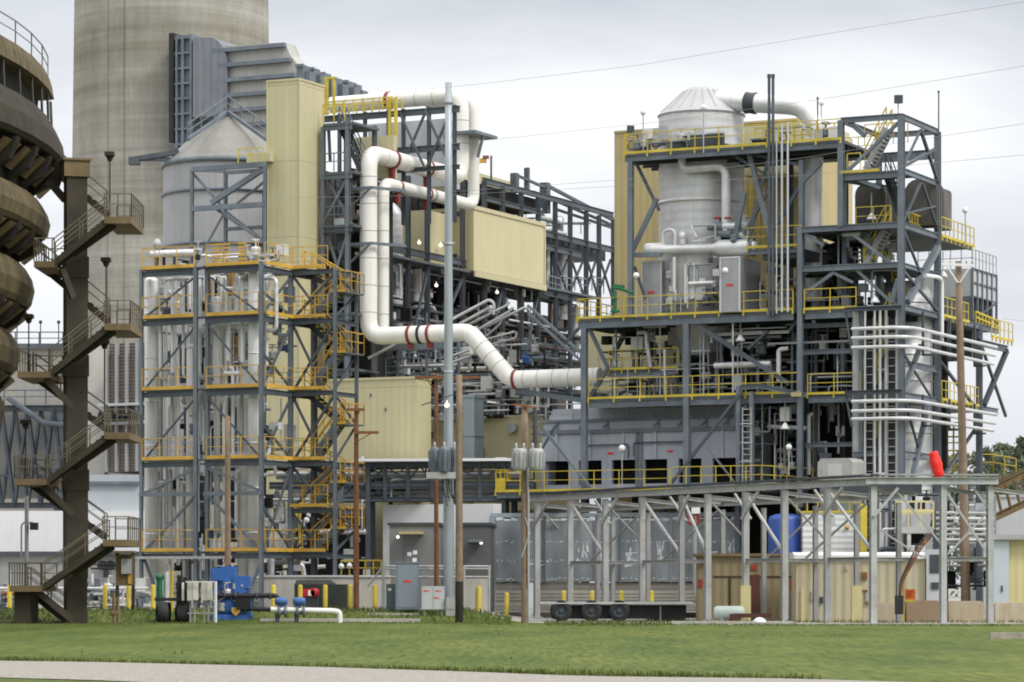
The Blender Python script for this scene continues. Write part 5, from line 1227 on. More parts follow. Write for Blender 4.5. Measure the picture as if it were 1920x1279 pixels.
def reactor_dressing():
    # ochre building behind
    v = 9.5; t = thing('ochre_building', 'tall ochre clad building standing behind the silver reactor', 'building', R.w(-8, v, .3))
    mb = MB(); mb.fbox(R, ru(1152, v), ru(1497, v), v, v + 9, .3, R.za(250, ru(1152, v), v)); P('cladding', mb, M['ochre'], t)
    mb = MB(); mb.fbox(R, ru(1152, v), ru(1497, v), v - .06, v + 9, R.za(250, ru(1152, v), v), R.za(246, ru(1152, v), v)); P('roof_trim', mb, mat('ochre_trim', (.42, .34, .17), .05, 1, .5), t)
    v = 7.4; mb = MB(); mb.fbox(R, ru(1394, v), ru(1500, v), v, v + 2, R.za(330, ru(1395, v), v), R.za(238, ru(1395, v), v)); mb.fbox(R, ru(1500, v), ru(1570, v), v, v + 2, R.za(290, ru(1500, v), v), R.za(246, ru(1500, v), v)); P('penthouse', mb, M['cream'], t)
    mb = MB(); c = R.w(ru(1184, 9.4), 9.4, R.za(272, ru(1184, 9.4), 9.4)); mb.tube([c + R.u * (.24 * cos(a)) + Z * (.24 * sin(a)) for a in [2 * pi * i / 12 for i in range(13)]], .04, 5); P('wall_ring', mb, M['steel'], t)
    # horizontal drum
    v = .9; k = R.w(ru(1315, v), v, 0).y / FPX; q = lambda px, py: R.p(px, py, v)
    t = thing('horizontal_drum', 'silver horizontal drum with thicker ends across the front of the reactor', 'vessel', q(1315, 480))
    mb = MB(); a, b = q(1212, 469), q(1412, 463); ax = b - a; L_ = ax.length; f_ = lambda x: L_ * (x - 1212) / 200
    mb.lathe(a, [(.001, -.12), (11 * k, -.05), (13 * k, .08), (13 * k, f_(1238)), (10 * k, f_(1244)), (8.5 * k, f_(1250)), (8.5 * k, f_(1340)), (15 * k, f_(1350)), (15.5 * k, f_(1405)), (13.5 * k, f_(1412)), (10 * k, f_(1417)), (.001, f_(1420))], 20, axis=ax); P('shell', mb, M['silver'], t)
    mb = MB(); mb.lathe(a + ax * .985, [(15.5 * k, 0), (17.5 * k, .02), (17.5 * k, .16), (15.5 * k, .18)], 20, axis=ax); P('end_flange', mb, M['steel2'], t)
    mb = MB(); mb.tube([q(1243, 466), q(1243, 432), q(1266, 430), q(1266, 466)], 3.6 * k, 10, bend=.35); P('loop_pipe', mb, M['silver'], t)
    mb = MB(); c = q(1280, 452); mb.ball(c + Z * .25, .22, 12, 1.3); mb.cyl(c - Z * .2, .17, .3, 12); P('relief_valve', mb, M['silver'], t)
    # valve station with red handwheels
    t = thing('valve_station', 'group of steel valves with two red handwheels above the silver drum', 'valves', q(1360, 445))
    for (x0, y0, x1, y1, r, m) in ((1328, 427, 1340, 427, 6, 'steel2'), (1345, 425, 1384, 424, 7, 'silver'), (1340, 437, 1400, 441, 7, 'steel2'), (1346, 425, 1356, 425, 8.5, 'steel2'), (1378, 440, 1404, 441, 8, 'silver')):
        mb = MB(); mb.tube([q(x0, y0), q(x1, y1)], r * k, 12); P('valve_body', mb, M[m], t)
    for x in (1345, 1364):
        mb = MB(); c = q(x, 409); mb.tube([c + R.u * (.17 * cos(a)) + R.v * (.17 * sin(a)) for a in [2 * pi * i / 10 for i in range(11)]], .045, 6); P('handwheel', mb, mat('red_handwheel', (.40, .02, .03), .1, 2, .5), t)
        mb = MB(); mb.tube([c, q(x + 3, 424)], .035, 6); P('valve_stem', mb, M['galv'], t)
    clutter(t, R, ru(1300, 1), ru(1400, 1), .5, 1.6, rz(448, 1330), rz(418, 1330), 8, 511, nv=6, rmin=.03, rmax=.08, mats=['silver', 'galv', 'steel2'], nb=3)
    # two silver cabinets
    for px0, px1, pxs, y0, y1, lab, ys in ((1203, 1240, 1247, 488, 580, 'plain silver steel cabinet on the deck left of the reactor pipes', 547), (1350, 1387, 1426, 481, 575, 'larger silver steel cabinet on the deck right of the reactor pipes', 533)):
        f = Frame(px1, 158 + 7.0 if px0 < 1300 else 161.6); zt = f.za(y0, 0, 0); u0 = f.ua(px0); vs = f.va(pxs)
        t = thing('equipment_cabinet', lab, 'cabinet', f.w(u0 / 2, vs / 2, ZM))
        mb = MB(); mb.fbox(f, u0, 0, 0, vs, ZM, zt); P('body', mb, mat('brushed_cabinet', (.42, .42, .43), .1, .6, .38, .5, streak=.3), t)
        mb = MB(); mb.fbox(f, -.06, .015, -.015, .06, ZM, zt); mb.fbox(f, u0 - .015, u0 + .05, -.015, .05, ZM, zt); mb.fbox(f, u0, 0, -.02, 0, zt - .06, zt + .02); P('edge_trim', mb, M['silver'], t)
        c = f.w(u0 * .5, -.02, f.za(ys, 0, 0)); mb = MB()
        for i, (dx, w, dz, h) in enumerate(((-.2, .06, -.03, .09), (-.12, .05, -.03, .07), (-.05, .07, -.04, .09), (.04, .05, -.03, .08), (.11, .08, -.035, .075))):
            o = f.w(u0 * .5 + dx, -.03, c.z + dz); mb.add([o, o + f.u * w, o + f.u * w + Z * h, o + Z * h], [(0, 1, 2, 3)])
        mb.fbox(f, u0 * .5 - .22, u0 * .5 + .2, -.028, -.01, c.z - .07, c.z - .045); P('red_lettering', mb, M['redb'], t)
    t = thing('reactor_piping', 'silver and dark pipes packed between the two silver cabinets', 'pipework', R.w(ru(1290, 1.5), 1.5, ZM))
    clutter(t, R, ru(1250, 1), ru(1345, 1), .6, 2.6, ZM + .1, rz(482, 1290), 26, 512, nv=16, vert=.6, rmin=.035, rmax=.11, nb=10, mats=['silver', 'silver', 'galv', 'steel2', 'dark'])
    mb = MB(); q = lambda px, py: R.p(px, py, .7); mb.tube([q(1264, 482), q(1264, 545), q(1270, 552), q(1270, 566)], .1, 10, bend=.2); P('pipe', mb, M['silver'], t)
    mb = MB(); mb.tube([q(1285, 495), q(1285, 568)], .07, 8); P('pipe', mb, M['silver'], t)
    mb = MB(); mb.tube([q(1292, 532), q(1338, 530)], .11, 8); P('pipe', mb, M['silver'], t)
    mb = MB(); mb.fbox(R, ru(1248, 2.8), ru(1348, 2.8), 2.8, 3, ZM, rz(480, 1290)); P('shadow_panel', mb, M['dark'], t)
    # thin stacks and risers
    for px, y0, y1, m in ((1442, 141, 592, 'steel'), (1449.5, 141, 592, 'steel')):
        mb = MB(); k = 158 / FPX; mb.tube([R.p(px, y1, -.25), R.p(px, y0, -.25)], 2.9 * k, 10); mb.cyl(R.p(px, y0, -.25) - Z * .15, 3.6 * k, .2, 10)
        one('vent_stack', mb, M[m], 'thin dark vent stack rising right of the reactor, one of a close pair', 'vent stack', 'pair of thin dark vent stacks')
    for px, y0, y1, r in ((1466, 232, 585, 2.0), (1477, 230, 585, 2.0), (1456, 250, 588, 1.3)):
        mb = MB(); k = 158 / FPX; mb.tube([R.p(px, y1, -.3), R.p(px, y0, -.3)], r * k, 8)
        one('riser_pipe', mb, M['ltgrey'], 'thin white riser pipe right of the dark vent stack pair', 'pipe', 'thin white riser pipes')
    # caged yellow ladder
    t = thing('caged_ladder', 'yellow ladder cage against the ochre wall right of the reactor', 'ladder', R.p(1415, 480, 1.4)); mb = MB()
    a, b = R.p(1415, 480, 1.4), R.p(1415, 345, 1.4)
    for o in (-.25, .25, -.5, .5): mb.beam(a + R.u * o, b + R.u * o, .05)
    P('rails', mb, M['yellow'], t); mb = MB(); z = a.z
    while z < b.z: mb.beam(Vector((a.x, a.y, z)) - R.u * .5, Vector((a.x, a.y, z)) + R.u * .5, .04); z += .45
    P('hoops', mb, M['yellow'], t)
    # things on the top deck
    t = thing('roof_equipment', 'row of grey roof fans and boxes behind the top yellow rail', 'equipment', R.p(1280, 285, 1))
    mb = MB(); mb.fbox(R, ru(1200, .8), ru(1358, .8), .8, 1.2, ZT + .65, ZT + 1.0); P('header', mb, M['silver2'], t)
    mb = MB(); mb.fbox(R, ru(1285, .5), ru(1355, .5), .5, .8, ZT + .25, ZT + .85); P('box', mb, M['steeld'], t)
    clutter(t, R, ru(1195, .8), ru(1360, .8), .5, 1.6, ZT + .05, ZT + .9, 8, 513, nv=9, vert=.3, rmax=.08, nb=6, mats=['galv', 'steel2', 'dark', 'silver'])
    clutter(t, R, ru(1400, .8), ru(1560, .8), .6, 3, ZT + .05, ZT + 1.1, 8, 514, nv=6, vert=.4, rmax=.08, nb=5, mats=['yellow', 'steel2', 'dark', 'silver'])
    t = thing('water_cannon', 'green fire water cannon on the left end of the main deck', 'fire monitor', R.p(1153, 583, -.3)); q = lambda px, py: R.p(px, py, -.05)
    mb = MB(); mb.tube([q(1153, 587), q(1153, 545)], .1, 8); mb.cyl(q(1153, 586), .25, .12, 10); mb.cyl(q(1153, 562), .16, .06, 10); P('standpipe', mb, M['green'], t)
    mb = MB(); mb.tube([q(1150, 540), q(1162, 541), q(1186, 549)], .09, 8); mb.beam(q(1150, 536), q(1170, 538), .16, .18); P('nozzle', mb, M['green'], t)
    # storeys below the main deck
    t = thing('deck_piping', 'dark pipes and valves packed beneath the main yellow railed deck', 'pipework', R.w(ru(1200, 3), 3, ZL))
    clutter(t, R, ru(1110, 2), ru(1285, 2), 1.2, 6.5, ZL + .1, ZM - .9, 16, 521, nv=16, vert=.5, rmin=.04, rmax=.13, nb=12, mats=['silver2', 'galv', 'steel2', 'dark', 'rust', 'steel'])
    clutter(t, R, ru(1300, 2), ru(1495, 2), 1.0, 6.5, ZL + .1, ZM - .8, 20, 522, nv=18, vert=.5, rmin=.04, rmax=.15, nb=12, mats=['silver2', 'galv', 'silver', 'steel2', 'dark'])
    clutter(t, R, ru(1400, 2), ru(1500, 2), .3, 4, ZF + .1, ZL - .4, 18, 523, nv=14, vert=.55, rmin=.04, rmax=.14, nb=9, mats=['silver', 'galv', 'steel2', 'steel', 'silver'])
    clutter(t, R, ru(1515, 2), ru(1600, 2), 1.4, 6, ZF - .5, ZL - .4, 12, 524, nv=8, vert=.7, rmin=.04, rmax=.14, nb=4, mats=['galv', 'steel2', 'dark', 'silver'])
    clutter(t, R, ru(1515, 2), ru(1600, 2), 1.4, 6, ZL, ZM - .4, 12, 525, nv=6, vert=.7, rmin=.04, rmax=.16, nb=3, mats=['galv', 'steel2', 'dark', 'silver'])
    q = lambda px, py: R.p(px, py, .9)
    mb = MB(); mb.tube([q(1340, 686), q(1445, 682)], .17, 12); P('pipe', mb, M['silver'], t)
    mb = MB(); mb.tube([q(1460, 715), q(1460, 655), q(1478, 653)], .13, 10, bend=.2); P('pipe', mb, M['silver'], t)
    mb = MB(); mb.tube([q(1195, 624), q(1212, 622), q(1212, 640), q(1220, 690)], .12, 8, bend=.2); P('pipe', mb, M['galv'], t)
    mb = MB(); mb.tube([q(1517, 890), q(1517, 778), q(1525, 776)], .1, 8, bend=.2); mb.tube([q(1440, 800), q(1512, 803)], .12, 8); P('pipe', mb, M['galv'], t)
    t = thing('deck_piping', 'pipe loops and valves on the deck between the reactor floor and upper deck', 'pipework', R.w(ru(1550, 3), 3, ZM))
    clutter(t, R, ru(1505, 2), ru(1640, 2), 1.0, 6, ZM + .1, rz(505, 1560), 14, 531, nv=10, vert=.5, rmin=.04, rmax=.14, nb=6, mats=['silver', 'galv', 'steel2', 'dark'])
    clutter(t, R, ru(1505, 2), ru(1640, 2), 1.0, 6, rz(495, 1560), rz(435, 1560), 14, 532, nv=10, vert=.5, rmin=.04, rmax=.14, nb=6, mats=['silver', 'galv', 'steel2', 'dark'])
    clutter(t, R, ru(1400, 2), ru(1500, 2), 1.0, 6, ZM + .1, rz(475, 1450), 10, 533, nv=8, vert=.5, rmin=.04, rmax=.14, nb=5, mats=['silver', 'galv', 'yellow', 'dark'])
    # rounded grey cabinet low down
    f = Frame(1533, 157); mb = MB(); u1 = f.ua(1598); z0, z1 = f.za(900, 0, 0), f.za(860, 0, 0)
    pts = [f.w(0, 0, z0), f.w(u1, 0, z0), f.w(u1, 0, z1 - .2), f.w(u1 * .9, 0, z1), f.w(u1 * .1, 0, z1), f.w(0, 0, z1 - .2)]
    t = thing('transformer_box', 'round shouldered grey box above the pipe frame right of the fan house', 'cabinet', f.w(u1 / 2, 1, z0)); mb.poly_extrude(pts, f.v * 2); P('body', mb, M['galv'], t)
    mb = MB(); mb.fbox(f, u1 * .3, u1 * .7, -.04, 0, z0 + .2, z1 - .3); P('panel', mb, M['ltgrey'], t)
    mb = MB(); mb.fbox(f, 0, u1, .3, 1.7, .3, z0); P('plinth', mb, M['steel2'], t)
reactor_dressing()

def deck_conduits():
    t = thing('deck_conduits', 'thin silver conduits running up and along the open storeys of the platform structure', 'pipework', R.w(-6, 1, ZF)); r = random.Random(88)
    for i in range(98):
        px = r.uniform(1110, 1640); z0 = r.choice((ZF, ZL, ZL, ZM)); 
        if z0 == ZF and px < 1405: z0 = ZL
        if z0 == ZM and px < 1430: z0 = ZL
        hi = {ZF: ZL - .3, ZL: ZM - .5, ZM: rz(430, 1560)}[z0]; v = r.uniform(.3, 3.2); u = ru(px, v); z = r.uniform(z0, hi); rad = r.choice((.025, .035, .05, .065)); k = r.random()
        if k < .5: pts = [R.w(u, v, z0 + .1), R.w(u, v, hi if r.random() < .5 else z + .3)]
        elif k < .8: pts = [R.w(u, v, z), R.w(u + r.uniform(.8, 3), v, z)]
        else: pts = [R.w(u, v, z0 + .1), R.w(u, v, z + .2), R.w(u + r.uniform(.4, 1.2), v, z + .2), R.w(u + 1.2, v + .5, z + .2)]
        mb = MB(); mb.tube(pts, rad, 6, bend=.2); P('conduit', mb, M[r.choice(['silver', 'silver', 'galv', 'steel2', 'ltgrey', 'galv'])], t)
deck_conduits()
def fan_house():
    f = Frame(1388, 163.5); fu = lambda px: f.ua(px); u0 = fu(1016); z = lambda py: f.za(py, 0, 0)
    grey = mat('fan_house_grey', (.39, .415, .46), .08, .6, .5, streak=.4, dirt=(.3, .32, .35), rust=.25, rib=(*UV, .9), rib_h=.1, sheet=.05)
    t = thing('fan_house', 'long blue grey fan house with six black openings above the frame of grey posts', 'building', f.w(u0 / 2, 2, ZF))
    d = 4.6; op = [(1022, 1066), (1085, 1128), (1147, 1191), (1208, 1251), (1272, 1315), (1336, 1381)]
    zs, zo0, zo1, zb, zt, zr = z(918), z(904), z(858), z(806), z(783), z(757)
    mb = MB(); mb.fbox(f, u0, 0, 0, .25, zs, zo0); mb.fbox(f, u0, 0, 0, .25, zo1, zb)
    e = [u0] + [x for a, b in op for x in (fu(a), fu(b))] + [0]
    for a, b in zip(e[::2], e[1::2]): mb.fbox(f, a, b, 0, .25, zo0, zo1)
    mb.fbox(f, -.25, 0, .25, d, zs, zb); mb.fbox(f, u0, u0 + .25, .25, d, zs, zb); P('wall', mb, grey, t)
    mb = MB(); mb.fbox(f, u0 + .3, -.3, 1.2, d, zs, zb - .2); P('dark_interior', mb, M['dark'], t)  # near-black block stands in for the unlit inside
    mb = MB(); mb.fbox(f, u0 - .15, .15, -.12, d + .1, zb, zb + .22); P('ledge', mb, M['steel2'], t)
    mb = MB(); mb.fbox(f, u0 + .1, -.1, .05, d, zb + .22, zt); P('upper_wall', mb, grey, t)
    mb = MB(); mb.fbox(f, u0 - .1, .1, -.1, d + .1, zt, zt + .14); P('ledge', mb, M['steel2'], t)
    mb = MB(); ur = fu(1060); mb.hexa([f.w(u0 + .3, .2, zt + .14), f.w(-.2, .2, zt + .14), f.w(-.2, d, zt + .14), f.w(u0 + .3, d, zt + .14), f.w(u0 + .5, .4, zr), f.w(-.3, .4, zr), f.w(-.3, d, zr), f.w(u0 + .5, d, zr)]); P('roof', mb, grey, t)
    for px in (1195, 1203, 1044, 1106, 1169, 1229, 1293, 1355):
        mb = MB(); u = fu(px); mb.fbox(f, u - .08, u + .08, -.09, 0, zo1 if px not in (1195, 1203) else zs, zb); P('stiffener', mb, grey if px not in (1195, 1203) else M['steel2'], t)
    for px in (1045, 1095, 1140, 1235, 1280, 1325, 1365):
        mb = MB(); u = fu(px); mb.fbox(f, u - .06, u + .06, -.02, .05, zb + .22, zt); mb.beam(f.w(u - .3, -.02, zb + .3), f.w(u, -.02, zt - .1), .07); P('stiffener', mb, M['steel2'], t)
    for px0, px1, py in ((1098, 1180, 829), (1190, 1288, 826)):
        mb = MB(); mb.tube([f.w(fu(px0), -.14, z(py + 26)), f.w(fu(px0), -.14, z(py)), f.w(fu(px1), -.14, z(py)), f.w(fu(px1), -.14, z(py + 26))], .045, 6, bend=.1); P('conduit', mb, M['steel'], t)
    for px, py in ((1145, 845), (1257, 843)):
        mb = MB(); u = fu(px); mb.fbox(f, u - .17, u + .17, -.03, 0, z(py) - .05, z(py) + .05); P('red_plate', mb, M['redb'], t)
    mb = MB(); zr2 = zr
    mb.rail([f.w(u0 + 1.4, .9, zr2), f.w(-.3, .9, zr2)], .9, 1.1, .03); mb.rail([f.w(u0 + .2, .1, zt + .1), f.w(-.2, .1, zt + .1)], .9, 1.7, .03); P('handrail', mb, M['galv'], t)
    mb = MB()
    for px in (1210, 1240, 1262): mb.beam(f.w(fu(px), .5, zr), f.w(fu(px), .5, ZL - .3), .16)
    P('hanger', mb, M['steel'], t)
    t = thing('lamp', 'round white globe lamp on a thin post before the fan house openings', 'lamp', f.w(fu(1183), -1.2, ZF))
    mb = MB(); mb.tube([f.w(fu(1183), -1.2, ZF), f.w(fu(1183), -1.2, z(838))], .035, 6); P('post', mb, M['galv'], t); mb = MB(); mb.ball(f.w(fu(1183), -1.2, z(838)), .2); P('lamp_head', mb, M['lamph'], t)
fan_house()

# ----------------------------------------------------------------- corner tower with stairs
def corner_tower():
    t = thing('stair_tower', 'tall corner tower of dark steel with yellow stairs at the right', 'stair tower', R.w(-2, 3, .3))
    v1 = R.va(1758); u0 = ru(1577); zt = rz(218, 1690); ZQ = [rz(319, 1690), rz(421, 1690), rz(496, 1690), rz(575, 1690)]
    for u, v, z0, z1, w in ((u0, 0, rz(425, 1577), zt, .4), (0, 0, .3, zt, .42), (0, v1, .3, zt, .42), (u0, v1, ZQ[1], zt, .36), (ru(1560), 2, ZM, rz(255, 1560), .34), (-5.2, v1, .3, ZQ[1], .36), (0, 13.5, .3, ZQ[3], .42)): col(t, u, v, z0, z1, w)
    for a, b, w in ((R.w(u0, 0, zt), R.w(0, 0, zt), .4), (R.w(0, 0, zt), R.w(0, v1, zt), .4), (R.w(u0, v1, zt), R.w(0, v1, zt), .4), (R.w(u0, 0, zt), R.w(u0, v1, zt), .34), (R.w(0, 0, ZQ[0]), R.w(0, v1, ZQ[0]), .4), (R.w(u0, 0, ZQ[0] - .2), R.w(0, 0, ZQ[0] - .2), .45), (R.w(u0, .3, ZQ[0] - .3), R.w(-1.6, v1, ZQ[0] - .3), .3), (R.w(ru(1500), 0, ZQ[1]), R.w(0, 0, ZQ[1]), .42), (R.w(0, 0, ZQ[1]), R.w(0, v1 + 6, ZQ[1]), .42), (R.w(ru(1500), 0, ZQ[2]), R.w(0, 0, ZQ[2]), .4), (R.w(0, 0, ZQ[2]), R.w(0, v1, ZQ[2]), .34), (R.w(ru(1600), 0, ZQ[3]), R.w(0, 0, ZQ[3]), .3), (R.w(0, 0, ZQ[3]), R.w(0, 17, ZQ[3]), .42), (R.w(0, v1, zt - 1.2), R.w(-3.2, v1, zt - 1.2), .7)):
        mb = MB(); mb.ibeam(a, b, .26, w, .045); P('beam', mb, M['steel2'], t)
    for (v0, za_), (vv, zb_), w in (((.2, zt - .2), (v1 * .55, zt - .2), .01), ((v1 * .5, zt - .3), (.2, ZQ[0] + .2), .15), ((v1 * .5, zt - .3), (v1 - .1, ZQ[0] + .1), .22), ((v1 * .9, zt - 1.0), (.2, ZQ[0] + .2), .2), ((v1 * .5, ZQ[0] - .3), (.2, ZQ[1] + .2), .15), ((v1 * .55, ZQ[0] - .3), (v1 - .1, ZQ[1] + .3), .16), ((v1 - .2, ZQ[0] - 1.2), (.4, ZQ[1] + .6), .14), ((.2, ZQ[1] - .3), (v1 * .55, ZQ[2] - .4), .16), ((v1 - .1, ZQ[1] - .6), (.8, ZQ[3] + .3), .42), ((.1, ZQ[2] - .3), (v1, ZQ[3] + .2), .18)):
        if w > .05: bar(t, R.w(.05, v0, za_), R.w(.05, vv, zb_), w, m='steel2' if w > .3 else 'steel')
    for (pa, ya), (pb, yb), w in (((1685, 230), (1590, 320), .22), ((1600, 440), (1680, 500), .2), ((1605, 505), (1680, 575), .2), ((1590, 226), (1622, 255), .34), ((1585, 328), (1650, 352), .26), ((1685, 525), (1672, 568), .36), ((1512, 440), (1545, 460), .22), ((1565, 510), (1510, 550), .24), ((1560, 510), (1600, 530), .2)):
        bar(t, R.p(pa, ya, .12), R.p(pb, yb, .12), w, m='steel2')
    # lower storeys on the receding side
    zA, zB_, zC = rz(662, 1690), rz(740, 1690), rz(850, 1690)
    for z, vv in ((zB_, 17), (zC, v1), (zA - .5, v1)):
        mb = MB(); mb.ibeam(R.w(0, 0, z), R.w(0, vv, z), .26, .42, .045); P('beam', mb, M['steel2'], t)
    for z, p0 in ((zB_, 1600), (zC, 1600)):
        mb = MB(); mb.ibeam(R.w(ru(p0), 0, z), R.w(0, 0, z), .26, .36, .045); P('beam', mb, M['steel2'], t)
    for (va_, za_), (vb_, zb2), w, m in (((v1 * .5, zA + .6), (.2, zB_ + .2), .3, 'steel2'), ((.2, zA), (v1 * .8, zB_ + .1), .14, 'steel'), ((v1 * .7, zB_ - .3), (.5, zC - 3.0), .34, 'steel2'), ((.4, zB_ - .3), (v1 * .5, zC), .16, 'steel'), ((v1 + .2, zA), (12, zB_ + .2), .2, 'steel'), ((13.2, zA + 1.8), (18.4, zB_ - .2), .2, 'steel'), ((18.6, ZQ[3] - 1.0), (14.2, zB_ + .2), .34, 'steeld'), ((v1 + .4, zC - 1.2), (13, zB_ - 1), .2, 'steel')):
        bar(t, R.w(.05, va_, za_), R.w(.05, vb_, zb2), w, m=m)
    mb = MB(); mb.ibeam(R.w(.02, 13.5, ZQ[3] - .9), R.w(.02, 18.8, ZQ[3] - .9), .3, .5, .05); P('beam', mb, M['steel2'], t)
    # decks
    for z, a, b, vv in ((ZQ[0], u0, -.1, 2.5), (ZQ[1], ru(1500), -.1, v1 + 5.8), (ZQ[2], ru(1500), -.1, v1), (ZQ[3], ru(1605), -.1, 16.5), (zB_, ru(1605), -.1, 16)):
        mb = MB(); mb.fbox(R, a, b, .2, vv, z - .1, z + .05); P('deck', mb, M['deckm'], t)
    mb = MB(); mb.fbox(R, u0, ru(1650), -.15, -.1, ZQ[0], ZQ[0] + .14); mb.rail([R.w(u0 + .3, .1, ZQ[0]), R.w(ru(1612), .1, ZQ[0])], 1.05, .8, .021); P('handrail', mb, M['yellow'], t)
    mb = MB(); mb.rail([R.w(ru(1590), 2.6, zt - 1.0), R.w(ru(1672), 2.6, zt - 1.0)], 1.1, .7, .021); P('handrail', mb, M['yellow'], t)
    side = [(.15, v1 + .2, v1 + 6, ZQ[1]), (.15, v1 + .5, 11, ZQ[3]), (.4, 14.5, 18.6, ZQ[3] - .55), (.1, v1 + .4, 13, zB_ + .05)]
    for u, a, b, z in side:
        mb = MB(); mb.rail([R.w(u, a, z), R.w(u, b, z)], 1.07, .75, .023); mb.fbox(R, u + .03, u + .07, a, b, z, z + .14)
        for i in range(int((b - a) / .75) + 1): p = R.w(u + .05, a + i * .75, z); mb.beam(p, p - Z * .2, .08)
        P('handrail', mb, M['yellow'], t)
    mb = MB(); mb.rail([R.w(ru(1600), .4, ZQ[1]), R.w(ru(1665), .4, ZQ[1])], 1.07, .8, .021); P('handrail', mb, M['yellow'], t); mb = MB(); mb.rail([R.w(ru(1605), 1.2, ZQ[2]), R.w(ru(1630), 1.2, ZQ[2])], 1.07, .4, .03); P('handrail', mb, M['yellow'], t); mb = MB(); mb.rail([R.w(-.8, v1 * .6, ZQ[1]), R.w(-.8, v1 - .5, ZQ[1])], 1.07, .5, .03); P('handrail', mb, M['yellow'], t)
    # stairs
    S = lambda px, py, v: R.p(px, py, v)
    stairs(t, S(1622, 318, 1.2), S(1662, 240, 1.2), R.v * .9, 11, M['galv'], M['yellow'])
    stairs(t, S(1660, 328, 2.6), S(1692, 418, 2.6), R.v * .9, 12, M['steeld'], M['steel'])
    stairs(t, S(1622, 496, 1.2), S(1660, 425, 1.2), R.v * .9, 10, M['galv'], M['yellow'])
    stairs(t, S(1655, 505, 2.4), S(1690, 572, 2.4), R.v * .9, 10, M['steeld'], M['yellow'])
    stairs(t, S(1640, 660, 1.4), S(1668, 588, 1.4), R.v * .9, 10, M['steeld'], M['yellow'])
    stairs(t, S(1625, 740, 1.4), S(1662, 665, 1.4), R.v * .9, 10, M['steeld'], M['yellow'])
    # back sheet behind the corner bay
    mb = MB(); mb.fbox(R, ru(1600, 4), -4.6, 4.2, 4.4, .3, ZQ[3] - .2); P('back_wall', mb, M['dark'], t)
corner_tower()
